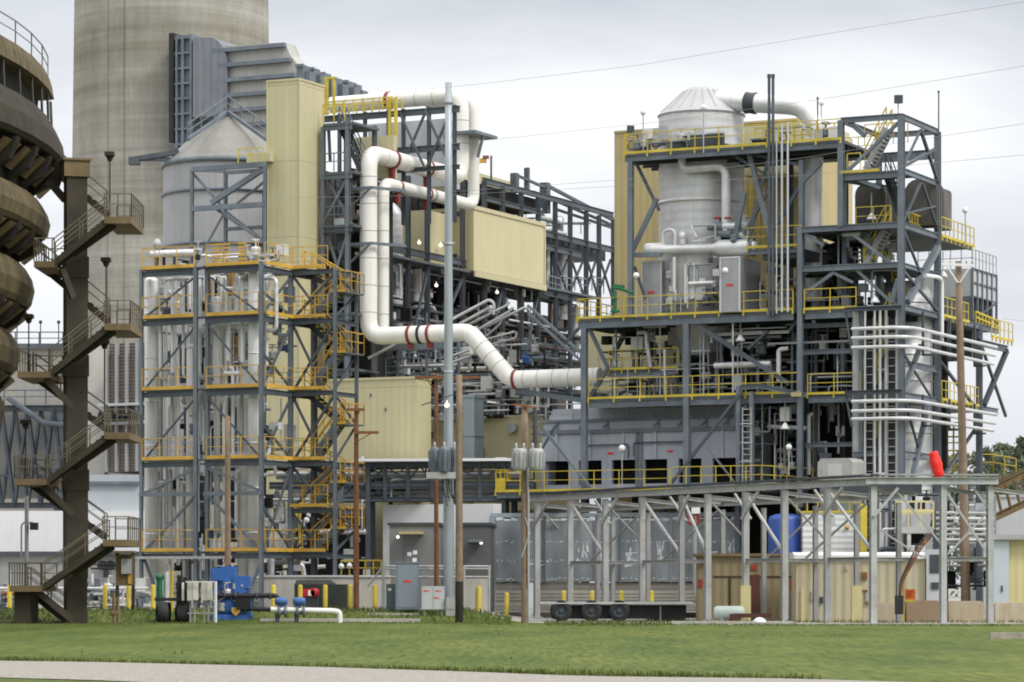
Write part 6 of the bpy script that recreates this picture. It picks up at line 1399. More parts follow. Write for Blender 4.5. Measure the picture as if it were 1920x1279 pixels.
def corner_details():
    # pipe bundles that wrap around the corner
    k = 158 / FPX; vv = R.va(1868, .7)
    names = ['topmost', 'middle', 'lowest']
    for b, ys, lab in ((0, (617, 634, 652), 'upper'), (1, (753, 771, 786), 'lower')):
        for i, y in enumerate(ys):
            z = R.za(y, ru(1600, -.7), -.7); mb = MB(); off = .0
            mb.tube([R.w(ru(1597, -.7), -.7, z), R.w(.7, -.7, z), R.w(.7, vv - i * .3, z)], 3.5 * k, 12, bend=1.6)
            one('bundle_pipe', mb, M['silver2'], f'{names[i]} silver pipe of the {lab} bundle wrapped around the tower corner', 'pipe')
    t = thing('pipe_hanger', 'dark steel hangers carrying the silver pipe bundles around the tower corner', 'bracket', R.w(.4, 3, R.za(790, 0, 0)))
    for z0, z1 in ((R.za(660, 0, 0), R.za(578, 0, 0)), (R.za(795, 0, 0), R.za(735, 0, 0))):
        for v in (2.5, 7, 11.5): mb = MB(); mb.beam(R.w(.35, v, z0), R.w(.35, v, z1), .12); mb.beam(R.w(.3, v, z0), R.w(1.0, v, z0), .1); P('hanger', mb, M['steel'], t)
        mb = MB(); mb.beam(R.w(ru(1602), -.4, z0 - .1), R.w(ru(1590), -.4, z1), .1); mb.ibeam(R.w(ru(1590), -.5, z1), R.w(.2, -.5, z1), .3, .3, .04); P('hanger', mb, M['steel'], t)
    # upright cable ladders and risers in the corner bay
    t = thing('riser_rack', 'upright rack of galvanised risers and black cable ladders in the tower corner bay', 'pipework', R.w(ru(1645), -.3, .3))
    zt = rz(580, 1645)
    for px, w, m, v in ((1606, .36, 'galv', .2), (1622, .1, 'silver', -.15), (1640, .09, 'silver', -.2), (1650, .12, 'silver', -.15), (1661, .13, 'galv', -.1), (1682, .12, 'galv', -.1), (1616, .12, 'steel2', .1)):
        mb = MB(); u = ru(px, v); mb.tube([R.w(u, v, .3), R.w(u, v, zt)], w / 1.6, 8); P('riser', mb, M[m], t)
    for px in (1630, 1672):
        u = ru(px, -.05); mb = MB(); mb.fbox(R, u - .2, u + .2, .02, .06, .3, zt - .5); P('cable_bundle', mb, M['black'], t)
        mb = MB(); z = 1.0
        for o in (-.22, .22): mb.beam(R.w(u + o, -.04, .3), R.w(u + o, -.04, zt - .4), .05)
        while z < zt - .5: mb.beam(R.w(u - .22, -.04, z), R.w(u + .22, -.04, z), .04); z += .42
        P('cable_ladder', mb, M['galv'], t)
    for z in (rz(640, 1645), rz(720, 1645), rz(820, 1645)): mb = MB(); mb.rail([R.w(ru(1612), .3, z), R.w(ru(1640), .3, z)], 1.0, .4, .03); P('handrail', mb, M['yellow'], t)
    # pale vessels seen between the columns of the receding side
    for u, v, px, y0, y1, r, lab in ((-1.9, 6.0, 0, 528, 1000, 1.55, 'pale ribbed silver silo standing inside the corner tower'),):
        p = R.w(u, v, 0); kk = p.y / FPX; zz = lambda y: EYE + (HY - y) * kk
        t = thing('silo', lab, 'vessel', (p.x, p.y, .3)); mb = MB(); mb.lathe((p.x, p.y, 0), [(r, .3), (r, zz(550)), (r * .7, zz(530)), (.001, zz(528))], 32); P('shell', mb, M['silver2'], t)
        mb = MB(); z = zz(960)
        while z < zz(555): mb.lathe((p.x, p.y, 0), [(r, z), (r + .04, z), (r + .04, z + .07), (r, z + .07)], 32); z += 1.4
        P('rib', mb, M['silver'], t)
    # dark intake hoods
    for px0, px1, y0, y1, v, m, lab in ((1603, 1660, 345, 425, 3.6, 'hood', 'left dark rounded intake hood behind the yellow corner stairs'), (1697, 1757, 338, 425, 5.5, 'hood', 'middle dark rounded intake hood inside the corner tower'), (1752, 1776, 356, 430, 10.5, 'hoodl', 'paler rounded intake hood sticking out right of the corner tower')):
        f = Frame(px0, R.w(ru(px0, v), v, 0).y); u1 = f.ua(px1); za_, zb_ = f.za(y1, 0, 0), f.za(y0, 0, 0); c = min(.9, (u1) * .35)
        pts = [f.w(0, 0, za_), f.w(u1, 0, za_), f.w(u1, 0, zb_ - c)] + [f.w(u1 - c + c * sin(a), 0, zb_ - c + c * cos(a)) for a in (1.2, .8, .4, 0)] + [f.w(c - c * sin(a), 0, zb_ - c + c * cos(a)) for a in (0, .4, .8, 1.2)] + [f.w(0, 0, zb_ - c)]
        t = thing('intake_hood', lab, 'air intake', f.w(u1 / 2, 1, za_)); mb = MB(); dp = {1603: 3.0, 1697: 1.2, 1752: .8}[px0]; mb.poly_extrude(pts, f.v * dp); P('hood', mb, mat('dark_hood', (.125, .115, .10), .3, .6, .6, streak=.4, dirt=(.04, .036, .03)) if m == 'hood' else mat('grey_hood', (.27, .26, .235), .15, .6, .6, streak=.4), t)
        mb = MB()
        for j in range(3): mb.poly_extrude([p + f.v * (dp * (.12 + j * .33)) + (p - f.w(u1 / 2, 0, (za_ + zb_) / 2)).normalized() * .04 for p in pts], f.v * .12)
        P('rib', mb, M['steeld'], t)
    # louvred cooler at the far right
    f = Frame(1822, 172); fv = f.va(1868); z0, z1 = f.za(600, 0, 0), f.za(503, 0, 0)
    t = thing('cooler_housing', 'grey panelled cooler housing with roof rail on the far right corner', 'cooler', f.w(-1, 2, z0))
    zmid = f.za(555, 0, 0); mb = MB(); mb.fbox(f, -3.4, 0, 0, fv, zmid, z1); P('casing', mb, M['ltgrey'], t)
    mb = MB(); mb.fbox(f, -3.2, -.15, .2, fv - .2, z0 - .2, zmid); P('fan_recess', mb, M['dark'], t)
    for i in range(6):
        mb = MB(); v = .03 + (fv - .1) * i / 5; mb.beam(f.w(.03, v, z0), f.w(.03, v, z1), .12); P('post', mb, M['steel2'], t)
    mb = MB()
    for z in (zmid, (zmid + z1) / 2, z1): mb.beam(f.w(.05, 0, z), f.w(.05, fv, z), .07)
    mb.beam(f.w(.05, 0, z0), f.w(.05, fv, zmid), .1); P('seam_rail', mb, M['steel'], t)
    mb = MB(); mb.rail([f.w(-3.2, .1, z1), f.w(0, .1, z1), f.w(0, fv, z1)], 1.1, .7, .025); P('handrail', mb, M['galv'], t)
    mb = MB(); mb.fbox(f, -3.4, 0, 0, .3, z0 - 2.2, zmid); P('end_panel', mb, M['steel2'], t)
    mb = MB(); mb.rail([f.w(.1, .4, z0 - .2), f.w(.1, fv, z0 - .4)], .7, .6, .05); P('motor_guard', mb, M['yellow'], t)
    # white bent pipe at the tower's right side
    mb = MB(); q = lambda px, py: R.q(px, py, .5); mb.tube([q(1735, 517), q(1760, 520), q(1766, 526), q(1766, 640)], .11, 8, bend=.3); one('white_downpipe', mb, M['whitewall'], 'thin white pipe bending down along the right tower column', 'pipe')
    # masts and lamps above the decks
    for px, y0, y1, v, hd, lab in ((1206, 285, 214, .3, 'globe', 'left globe lamp on a thin post above the top yellow deck'), (1319, 287, 205, -.2, 'globe', 'globe lamp on a thin white post before the reactor cone'), (1540, 250, 196, 4, 'globe', 'globe lamp on a thin post right of the outlet duct'), (1684, 222, 192, 1, 'flood', 'floodlight on a short mast on top of the corner tower'), (1182, 262, 248, 9, 'flood', 'black floodlight on the ochre building roof edge')):
        lampstand(R.p(px, y0, v), R.p(px, y1, v), lab, None, hd)
    for px, y0, y1, v, lab in ((1533, 262, 184, 2, 'thin lightning rod right of the outlet duct'), (1760, 250, 172, 6, 'tall thin lightning rod behind the corner tower roof')):
        mb = MB(); mb.tube([R.p(px, y0, v), R.p(px, y1, v)], .04, 6); mb.ball(R.p(px, y1, v), .07); one('lightning_rod', mb, M['steel'], lab, 'rod')
    mb = MB(); a, b = R.q(1810, 462, .3), R.q(1810, 398, .3); lampstand(a, b, 'small lamp on a thin post at the far right yellow rail', None, 'globe')
    for px, y, v, lab in ((1634, 412, .6, 'white bell lamp hanging above the fourth deck of the corner tower'), (1641, 568, .2, 'white bell lamp hanging at the corner tower main deck'), (1388, 640, .6, 'white bell lamp hanging from a rod below the main deck'), (1472, 805, .2, 'grey bell lamp hanging right of the fan house'), (1768, 520, 9, 'white bell lamp beside the right tower column')):
        t = thing('lamp', lab, 'lamp', R.p(px, y, v)); p = R.p(px, y, v); mb = MB(); mb.lathe(p, [(.04, .35), (.1, .3), (.27, .04), (.25, 0), (.001, .02)], 12); P('lamp_shade', mb, M['lamph'], t); mb = MB(); mb.tube([p + Z * .3, p + Z * 1.4], .03, 6); P('rod', mb, M['galv'], t)
    p = R.p(1121, 510, .6)
    for px, y, lab in ((1360, 511, 'white globe lamp before the larger silver cabinet'), (1193, 520, 'white globe lamp on a pale post left of the plain silver cabinet'), (1479, 842, 'white globe lamp among pipes right of the fan house')):
        lampstand(R.p(px, y + 75 if y < 600 else y + 50, -.3), R.p(px, y, -.3), lab, None)
corner_details()

# ================================================================= pipe bridge and sheds in the middle
def pipe_bridge():
    f = Frame(690, 168, R_(6)); z = lambda py: f.za(py, 0, 0); u1 = f.ua(1000); u0 = f.ua(505)
    t = thing('pipe_bridge', 'dark steel pipe bridge with a white roof strip crossing at mid height', 'bridge', f.w(3, 0, .5))
    mb = MB(); mb.fbox(f, f.ua(672), f.ua(962), -.6, 2.2, z(866), z(861)); P('roof_strip', mb, M['whitewall'], t)
    for py, h in ((872, .34), (907, .3), (914, .22), (936, .34)):
        for v in (0, 1.8): mb = MB(); mb.ibeam(f.w(u0, v, z(py)), f.w(u1, v, z(py)), .22, h, .04); P('beam', mb, M['steel'], t)
    for px in (690, 944): 
        for v in (0, 1.8): mb = MB(); mb.ibeam(f.w(f.ua(px, 0), v, .5), f.w(f.ua(px, 0), v, z(868)), .36, .36, .05, ref=f.v); P('column', mb, M['steel'], t)
    for px in (722,): 
        mb = MB(); mb.ibeam(f.w(f.ua(px), 2.2, .5), f.w(f.ua(px), 2.2, z(940)), .3, .3, .05, ref=f.v); mb.beam(f.w(f.ua(px), 2.2, z(960)), f.w(f.ua(740), 2.2, z(945)), .14); P('column', mb, M['steeld'], t)
    for px in (722, 765, 810, 855, 900, 545, 600, 640): mb = MB(); mb.beam(f.w(f.ua(px), -.05, z(936)), f.w(f.ua(px), -.05, z(870)), .16); P('post', mb, M['steel'], t)
    for i, (pa, pb) in enumerate(((695, 722), (722, 765), (765, 787), (787, 810), (810, 855), (855, 900), (900, 942), (520, 560), (560, 600), (600, 640))):
        a, b = (875, 900) if i % 2 else (900, 875); mb = MB(); mb.beam(f.w(f.ua(pa), .1, z(a)), f.w(f.ua(pb), .1, z(b)), .1); P('diagonal', mb, M['steel'], t)
    t2 = thing('bridge_piping', 'pipes and trays lying inside the dark pipe bridge', 'pipework', f.w(3, 1, z(935)))
    for i, (py, r, m) in enumerate(((888, .1, 'silver'), (893, .14, 'galv'), (899, .1, 'cream'), (921, .1, 'galv'), (925, .16, 'silver2'), (930, .08, 'steel2'), (884, .07, 'dark'))):
        mb = MB(); v = .35 + .2 * i; mb.tube([f.w(u0 + i * .3, v, z(py)), f.w(u1 - .3, v, z(py))], r, 8); P('pipe', mb, M[m], t2)
    clutter(t2, f, u0, u1, .3, 1.6, z(932), z(876), 20, 611, nv=14, vert=.2, rmin=.04, rmax=.1, nb=14, mats=['steel2', 'galv', 'dark', 'silver'])
    t3 = thing('ground_piping', 'tangle of valves, drains and pipes on the ground behind the low concrete wall', 'pipework', f.w(-3, 2, .5))
    clutter(t3, f, f.ua(500), f.ua(690), -3.2, 1.5, .6, z(940), 34, 612, nv=26, vert=.45, rmin=.05, rmax=.16, nb=20, mats=['galv', 'steel2', 'dark', 'silver', 'steel', 'silver2', 'yellow'])
    mb = MB(); mb.fbox(f, f.ua(498), f.ua(688), 2.4, 2.8, .5, z(950)); P('back_panel', mb, M['dark'], t3)
    q = lambda px, py: f.p(px, py, -3.4)
    for pts in ([(535, 1090), (535, 1057), (568, 1057), (572, 1085)], [(592, 1085), (592, 1063), (610, 1062)]): mb = MB(); mb.tube([q(*p) for p in pts], .1, 8, bend=.3); P('pipe', mb, M['silver'], t3)
    for px, py in ((585, 1050), (640, 1062), (655, 1061), (583, 880), (580, 965), (575, 975)): mb = MB(); mb.ball(f.p(px, py, -3.5), .16); P('gauge', mb, M['lamph'], t3)
    mb = MB(); mb.rail([q(640, 1082), q(715, 1082)], .9, .45, .035); P('handrail', mb, M['yellow'], t3)
    # grey cabins
    for px0, px1, y0, y1, Y, m, lab in ((730, 822, 985, 1090, 158, 'cabin', 'dark grey flat roofed cabin with canopy beside the steel pole'), (866, 917, 985, 1090, 160, 'cabin2', 'darkest grey cabin with a small lit lamp left of the panelled enclosure')):
        g = Frame(px0, Y, R_(3)); u = g.ua(px1); t = thing('cabin', lab, 'cabin', g.w(u / 2, 2, .5)); z2 = lambda py: g.za(py, 0, 0)
        mb = MB(); mb.fbox(g, 0, u, 0, 5, .4, z2(y0)); P('wall', mb, mat(m, (.19, .19, .185) if m == 'cabin' else (.10, .10, .10), .1, .8, .6, streak=.2), t)
        mb = MB(); mb.fbox(g, -.1, u + .1, -.1, 5.1, z2(y0), z2(y0 - 5)); P('roof_edge', mb, M['steeld'], t)
        mb = MB(); a, b = (750, 795) if m == 'cabin' else (880, 905); mb.fbox(g, g.ua(a), g.ua(b), -.8, 0, z2(1002 if m == 'cabin' else 1017), z2(997 if m == 'cabin' else 1012)); P('canopy', mb, M['tan'] if m == 'cabin' else M['steel2'], t)
        mb = MB(); mb.ball(g.p(746 if m == 'cabin' else 902, 1007 if m == 'cabin' else 1018, -.3), .09); P('lamp', mb, M['lampw'], t)
        if m == 'cabin':
            for px, py in ((767, 1039), (778, 1036), (777, 1050)): mb = MB(); mb.box(*[c for c in (g.p(px, py, -.03).x - .1, g.p(px, py, -.03).x + .12, g.p(px, py, -.03).y - .05, g.p(px, py, -.03).y, g.p(px, py, -.03).z - .1, g.p(px, py, -.03).z + .1)]); P('notice', mb, M['whitewall'], t)
            mb = MB(); mb.fbox(g, g.ua(757), g.ua(788), -.05, 0, .5, z2(1020)); P('door', mb, mat('cabin_door', (.15, .15, .15), .1, 1, .5), t)
pipe_bridge()

def panel_enclosure():
    """long enclosure of grey reflective panels over a slatted skirt"""
    f = Frame(918, 165.0, R_(8)); t = thing('panel_enclosure', 'long enclosure of grey frosted panels over a beige slatted skirt', 'enclosure', f.w(8, 0, .3))
    z = lambda py: f.za(py, 0, 0)
    m = bpy.data.materials.new('frosted_grey_panel'); m.use_nodes = True
    q = m.node_tree; b = q.nodes['Principled BSDF']; n = q.nodes.new; L = q.links.new
    b.inputs['Roughness'].default_value = .28
    g = n('ShaderNodeNewGeometry')
    mp_ = n('ShaderNodeMapping'); mp_.inputs['Scale'].default_value = (1.6, 1.6, .5); L(g.outputs['Position'], mp_.inputs[0])
    a = n('ShaderNodeTexNoise'); a.inputs['Scale'].default_value = .8; a.inputs['Detail'].default_value = 5; L(mp_.outputs[0], a.inputs['Vector'])
    r = n('ShaderNodeValToRGB'); r.color_ramp.elements[0].position = .35; r.color_ramp.elements[0].color = (.17, .19, .195, 1); r.color_ramp.elements[1].position = .68; r.color_ramp.elements[1].color = (.30, .325, .34, 1); L(a.outputs['Fac'], r.inputs[0])
    L(r.outputs['Color'], b.inputs['Base Color'])
    u1 = f.ua(1405); rr = random.Random(5)
    mb = MB(); mb.fbox(f, 0, .3, -.12, .4, .2, z(967)); mb.fbox(f, 0, u1, .3, .5, z(970), z(962)); P('frame', mb, M['ltgrey2'], t)
    mb = MB(); mb.fbox(f, .3, u1, .25, .32, .3, z(1093)); P('skirt', mb, mat('slatted_skirt', (.36, .345, .295), .12, .8, .7, streak=.3, rib=(0, 0, 1, .22), rib_h=.4), t)
    for z0 in (1100, 1112, 1124, 1136): mb = MB(); mb.fbox(f, .3, u1, .22, .25, z(z0 + 1), z(z0 - 1)); P('skirt_rail', mb, mat('skirt_rail', (.42, .40, .33), .1, 1, .7), t)
    w = 1.38; k = int(u1 / w); panels = []
    for i in range(k):
        a0 = .32 + i * (u1 - .4) / k; a1 = a0 + (u1 - .4) / k - .06
        mb = MB(); mb.fbox(f, a0, a1, .1, .22, z(1091), z(970) - rr.uniform(0, .2)); panels.append(P('panel', mb, m, t))
        mb = MB(); mb.fbox(f, a1, a1 + .06, .02, .24, z(1093), z(966)); P('mullion', mb, M['ltgrey2'] if i % 3 == 0 else M['steel2'], t)
    # frost-white marks left on the panels: strokes in bands, as seen between the posts
    fm = mat('frost_white', (.60, .63, .64), .3, 4, .6)
    for i, pn in enumerate(panels):
        a0 = .36 + i * (u1 - .4) / k; w0 = (u1 - .4) / k - .14; mb = MB(); e = 0
        def stroke(x, zz, L_, an, wd):
            nonlocal e
            d = f.u * cos(R_(an)) + Z * sin(R_(an)); w_ = (f.u * -sin(R_(an)) + Z * cos(R_(an))) * wd; e += .0006
            p = f.w(x, .094 - e, zz); mb.add([p - w_, p + w_, p + d * L_ + w_ * .6, p + d * L_ - w_ * .6], [(0, 1, 2, 3)])
        if rr.random() < .8:
            for j in range(rr.randint(5, 9)): stroke(a0 + rr.uniform(.1, w0 - .3), z(1045) + rr.uniform(-.5, .35), rr.uniform(.25, .75), rr.choice((90, 84, 96, 70, 112, 5, 12)), rr.uniform(.03, .075))
        for py in (1016, 1052, 1085):
            x = a0
            while x < a0 + w0 - .2: stroke(x, z(py) + rr.uniform(-.05, .05), rr.uniform(.06, .2), 0, rr.uniform(.02, .05)); x += rr.uniform(.16, .34)
        for j in range(3): stroke(a0 + j * w0 / 3, z(973) + rr.uniform(-.08, 0), w0 / 3 - .03, rr.uniform(-5, 5), rr.uniform(.04, .1))
        P('frost_marking', mb, fm, pn)
M['ltgrey2'] = mat('blue_grey_frame', (.30, .345, .37), .1, .8, .5)
panel_enclosure()

# ================================================================= grey post frame in front
def post_frame():
    t = thing('pipe_support', 'long frame of bare grey steel posts and beams in front of the plant', 'steel frame', (10, 145, 0))
    P0, P1 = at(1638, 1098, 137), at(1007, 1098, 164); d = (P1 - P0); d.z = 0; L_ = d.length; d.normalize(); nb = Vector((-d.y, d.x, 0)); nb = nb if nb.y > 0 else -nb
    nb = Vector((.88, .47, 0))
    def onA(px, off=0):
        k = (px - 960) / FPX; o = P0 + nb * off
        s = (k * o.y - o.x) / (d.x - k * d.y); p = o + d * s; return Vector((p.x, p.y, 0))
    H = 6.45
    A = [1007, 1069, 1135, 1204, 1278, 1327, 1398, 1471, 1551, 1637]; Bk = [977, 1121, 1149, 1215, 1355, 1432, 1529, 1606, 1685]
    def post(p, h, w, m='galv'):
        mb = MB(); mb.ibeam(p + Z * (gz(p.x, p.y) - .1), p + Z * h, w * 1.05, w, .03, ref=Vector((-.25, 1, 0)).normalized()); mb.box(p.x - w * .8, p.x + w * .8, p.y - w * .8, p.y + w * .8, gz(p.x, p.y) - .1, gz(p.x, p.y) + .06); P('post', mb, M[m], t)
    pa = [onA(px) for px in A]; pb = [onA(px, 2.4) for px in Bk]
    for i, p in enumerate(pa): post(p, H - .2, .40 if i not in (4,) else .36, 'galv' if i != 4 else 'galvd')
    for p in pb: post(p, H - .9, .30, 'galvd')
    c0 = pa[-1]; R1 = [at(1768, 1098, 137.2), at(1856, 1098, 137.4)]
    for p in R1: p.z = 0; post(p, H - .2, .38)
    def beam(a, b, w, h, m='galv', name='beam'): mb = MB(); mb.ibeam(a, b, w, h, .04); P(name, mb, M[m], t)
    zb = H
    beam(pa[0] + d * 1.2 + Z * zb, c0 - d * .3 + Z * zb, .34, .42); beam(pb[0] + d * 1.0 + Z * (zb - .6), pb[-1] - d * .3 + Z * (zb - .6), .28, .34, 'galvd')
    mb = MB(); a, b = pa[0] + d * 1.2, c0 - d * .3; mb.beam(a + Z * (zb + .27), b + Z * (zb + .27), .5, .1); P('cover_plate', mb, M['steeld'], t)
    e = R1[1] + Vector((.35, 0, 0)); beam(c0 + Vector((-.35, -.25, zb + .02)), e + Vector((0, -.2, zb + .02)), .34, .42); mb = MB(); mb.beam(c0 + Vector((-.4, 0, zb + .3)), e + Z * (zb + .3), .5, .08); P('cover_plate', mb, M['galvd'], t)
    mb = MB(); mb.fbox(Frame(1560, 142, R_(0)), 0, 4.2, 0, .2, 6.05, 6.6); P('dark_tray', mb, M['steeld'], t)
    for p in pa + R1:                           # cross beams to the back row and knee braces
        beam(p + Z * (H - .35), p + nb * 2.4 + Z * (H - .55), .2, .24, 'galvd')
    zm = 2.95
    for i, j in ((1, 2), (3, 4), (6, 7), (8, 9)):
        q = pa[i] + nb * 2.4 if i in (1, 3) else pa[j]
        beam(pa[i] + Z * zm, pa[j] + Z * zm, .24, .26, 'galvd')
        beam(pa[i] + nb * 2.4 + Z * (zm), pa[j] + nb * 2.4 + Z * (zm), .2, .22, 'galvd')
        for k in (i, j): beam(pa[k] + Z * zm, pa[k] + nb * 2.4 + Z * zm, .18, .2, 'galvd')
    beam(R1[0] + Z * zm, R1[1] + Z * zm, .24, .26, 'galvd')
    def br(a, b, w=.12, m='galv'): mb = MB(); mb.beam(a, b, w, w * .8); P('brace', mb, M[m], t)
    for i in range(len(pa) - 1):
        v = (pa[i + 1] - pa[i]); up = pa[i] + v * .42
        br(pa[i] + Z * (H - 1.5) + nb * -.22, up + Z * (H - .25) + nb * -.22, .13) if i % 2 == 0 else br(pa[i + 1] + Z * (H - 1.5) + nb * .3, pa[i + 1] - v * .42 + Z * (H - .25) + nb * .3, .11)
        if i in (1, 3, 4, 6, 8): br(pa[i] + v * .08 + Z * (H - .5), pa[i + 1] - v * .02 + Z * (zm + .35), .13); 
        if i in (1, 3, 6, 7): br(pa[i] + nb * 1.2 + Z * (zm + .1), pa[i] + v * .95 + nb * 2.3 + Z * (H - .9), .1, 'galvd')
    for i in (0, 2, 5, 7): br(pa[i] + nb * .2 + Z * (H - .6), pa[i] + nb * 2.3 + Z * (zm + 1), .1, 'galvd')
    v = R1[0] - c0; br(c0 + Z * (H - 1.6) + Vector((0, -.2, 0)), c0 + v * .35 + Z * (H - .3) + Vector((0, -.2, 0)), .15); br(c0 + v * .35 + Z * (H - .5), R1[0] + Z * (zm + .6), .1); br(c0 + v * .1 + Z * (zm + 1.3), c0 + v * .7 + Z * (zm + .1), .1)
    v = R1[1] - R1[0]; br(R1[0] + v * .05 + Z * (H - .4), R1[1] - v * .1 + Z * (zm + .4), .13); br(R1[0] + Z * (zm + .2) + v * .1, R1[0] + v * .95 + Z * (H - 1.4), .09); br(R1[1] + Z * (H - 1.3), R1[1] - v * .35 + Z * (H - .3), .12)
    # pale yellow paint on the foot of two posts
    for p in (pa[6], pb[7]): mb = MB(); s_ = .235; mb.box(p.x - s_, p.x + s_, p.y - s_, p.y + s_, .02, 1.75); P('post_sleeve', mb, mat('pale_yellow_paint', (.60, .52, .26), .1, 1.5, .6), t)
    # wrapped cables and a black box on a back post
    p = onA(1684, 1.2); t2 = thing('cable_drop', 'black cables and black box hanging on a grey post by the orange sign', 'cable', p + Z * .9)
    mb = MB(); mb.box(p.x - .18, p.x + .18, p.y - .45, p.y - .2, .45, 1.3); P('box', mb, M['black'], t2)
    for k in range(3): mb = MB(); mb.tube([Vector((p.x + .02 * k, p.y - .4, 1.2)), Vector((p.x + .06 + .06 * k, p.y - .4, 2.0)), Vector((p.x + .75 + .12 * k, p.y - .2, 3.4)), Vector((p.x + 1.3 + .15 * k, p.y, 4.1))], .04, 6, bend=.3); P('cable', mb, M['rust' if k else 'black'], t2)
    q = at(1756, 897, 137.0); mb = MB(); z0 = H + .25
    prof = [(.2, 0), (.27, .06), (.24, .3), (.29, .55), (.27, .8), (.21, 1.0), (.24, 1.12), (.16, 1.17), (.001, 1.15)]; mb.lathe(Vector((q.x + .14, 137.1, z0 - .05)), prof, 7, axis=(-.26, 0, 1)); o = mb.obj('red_bag', mat('red_tarp', (.80, .03, .02), .2, 3, .6, bump=.8, bscale=5))
    tag(o, 'bright red cloth bag hung over the top of the grey post frame', 'bag')
M['galvd'] = mat('dull_galvanised', (.33, .335, .325), .16, 1.1, .6, .25, streak=.35, dirt=(.22, .2, .17))
post_frame()

# ================================================================= trailer
def trailer():
    Y = 150.5; k = Y / FPX; x = lambda px: (px - 960) * k; g0 = gz(x(1150), Y) - .02; zz = lambda py: EYE + (HY - py) * k
    t = thing('flatbed_trailer', 'empty dark flatbed trailer parked behind the grey posts', 'trailer', (x(1150), Y, g0))
    mb = MB(); mb.box(x(1012), x(1296), Y - 1.2, Y + 1.2, zz(1134), zz(1128)); P('deck', mb, M['galvd'], t)
    mb = MB(); mb.box(x(1035), x(1285), Y - .9, Y + .9, zz(1160), zz(1134)); P('chassis_and_shade', mb, M['dark'], t)  # chassis, enlarged and near black to paint in the shade below the deck
    r = 20 * k
    for px in (1052, 1108, 1160):
        for s in (-1, 1):
            mb = MB(); c = Vector((x(px), Y + s * 1.0 - .2, g0 + r)); mb.lathe(c, [(r * .55, 0), (r * .92, 0), (r, .06), (r, .34), (r * .92, .4), (r * .55, .4)], 22, axis=(0, 1, 0)); w = P('wheel', mb, M['black'], t)
            mb = MB(); mb.lathe(c + Vector((0, .03, 0)), [(.001, .1), (r * .2, .04), (r * .25, .1), (r * .5, .12), (r * .56, 0)], 18, axis=(0, 1, 0)); P('rim', mb, M['steeld'], w)
    mb = MB(); mb.lathe((x(1212), Y - .5, zz(1155)), [(.001, 0), (.36, .03), (.38, .1), (.38, 1.5), (.36, 1.57), (.001, 1.6)], 18, axis=(1, 0, 0)); P('air_tank', mb, M['steeld'], t)
    mb = MB(); mb.beam((x(1280), Y - .6, g0), (x(1280), Y - .6, zz(1136)), .16); mb.beam((x(1237), Y - .9, g0), (x(1237), Y - .9, zz(1136)), .06); P('landing_leg', mb, M['galvd'], t)
    mb = MB(); mb.box(x(1012), x(1296), Y - 1.23, Y - 1.2, zz(1132), zz(1130)); P('side_rail', mb, M['ltgrey'], t)
trailer()

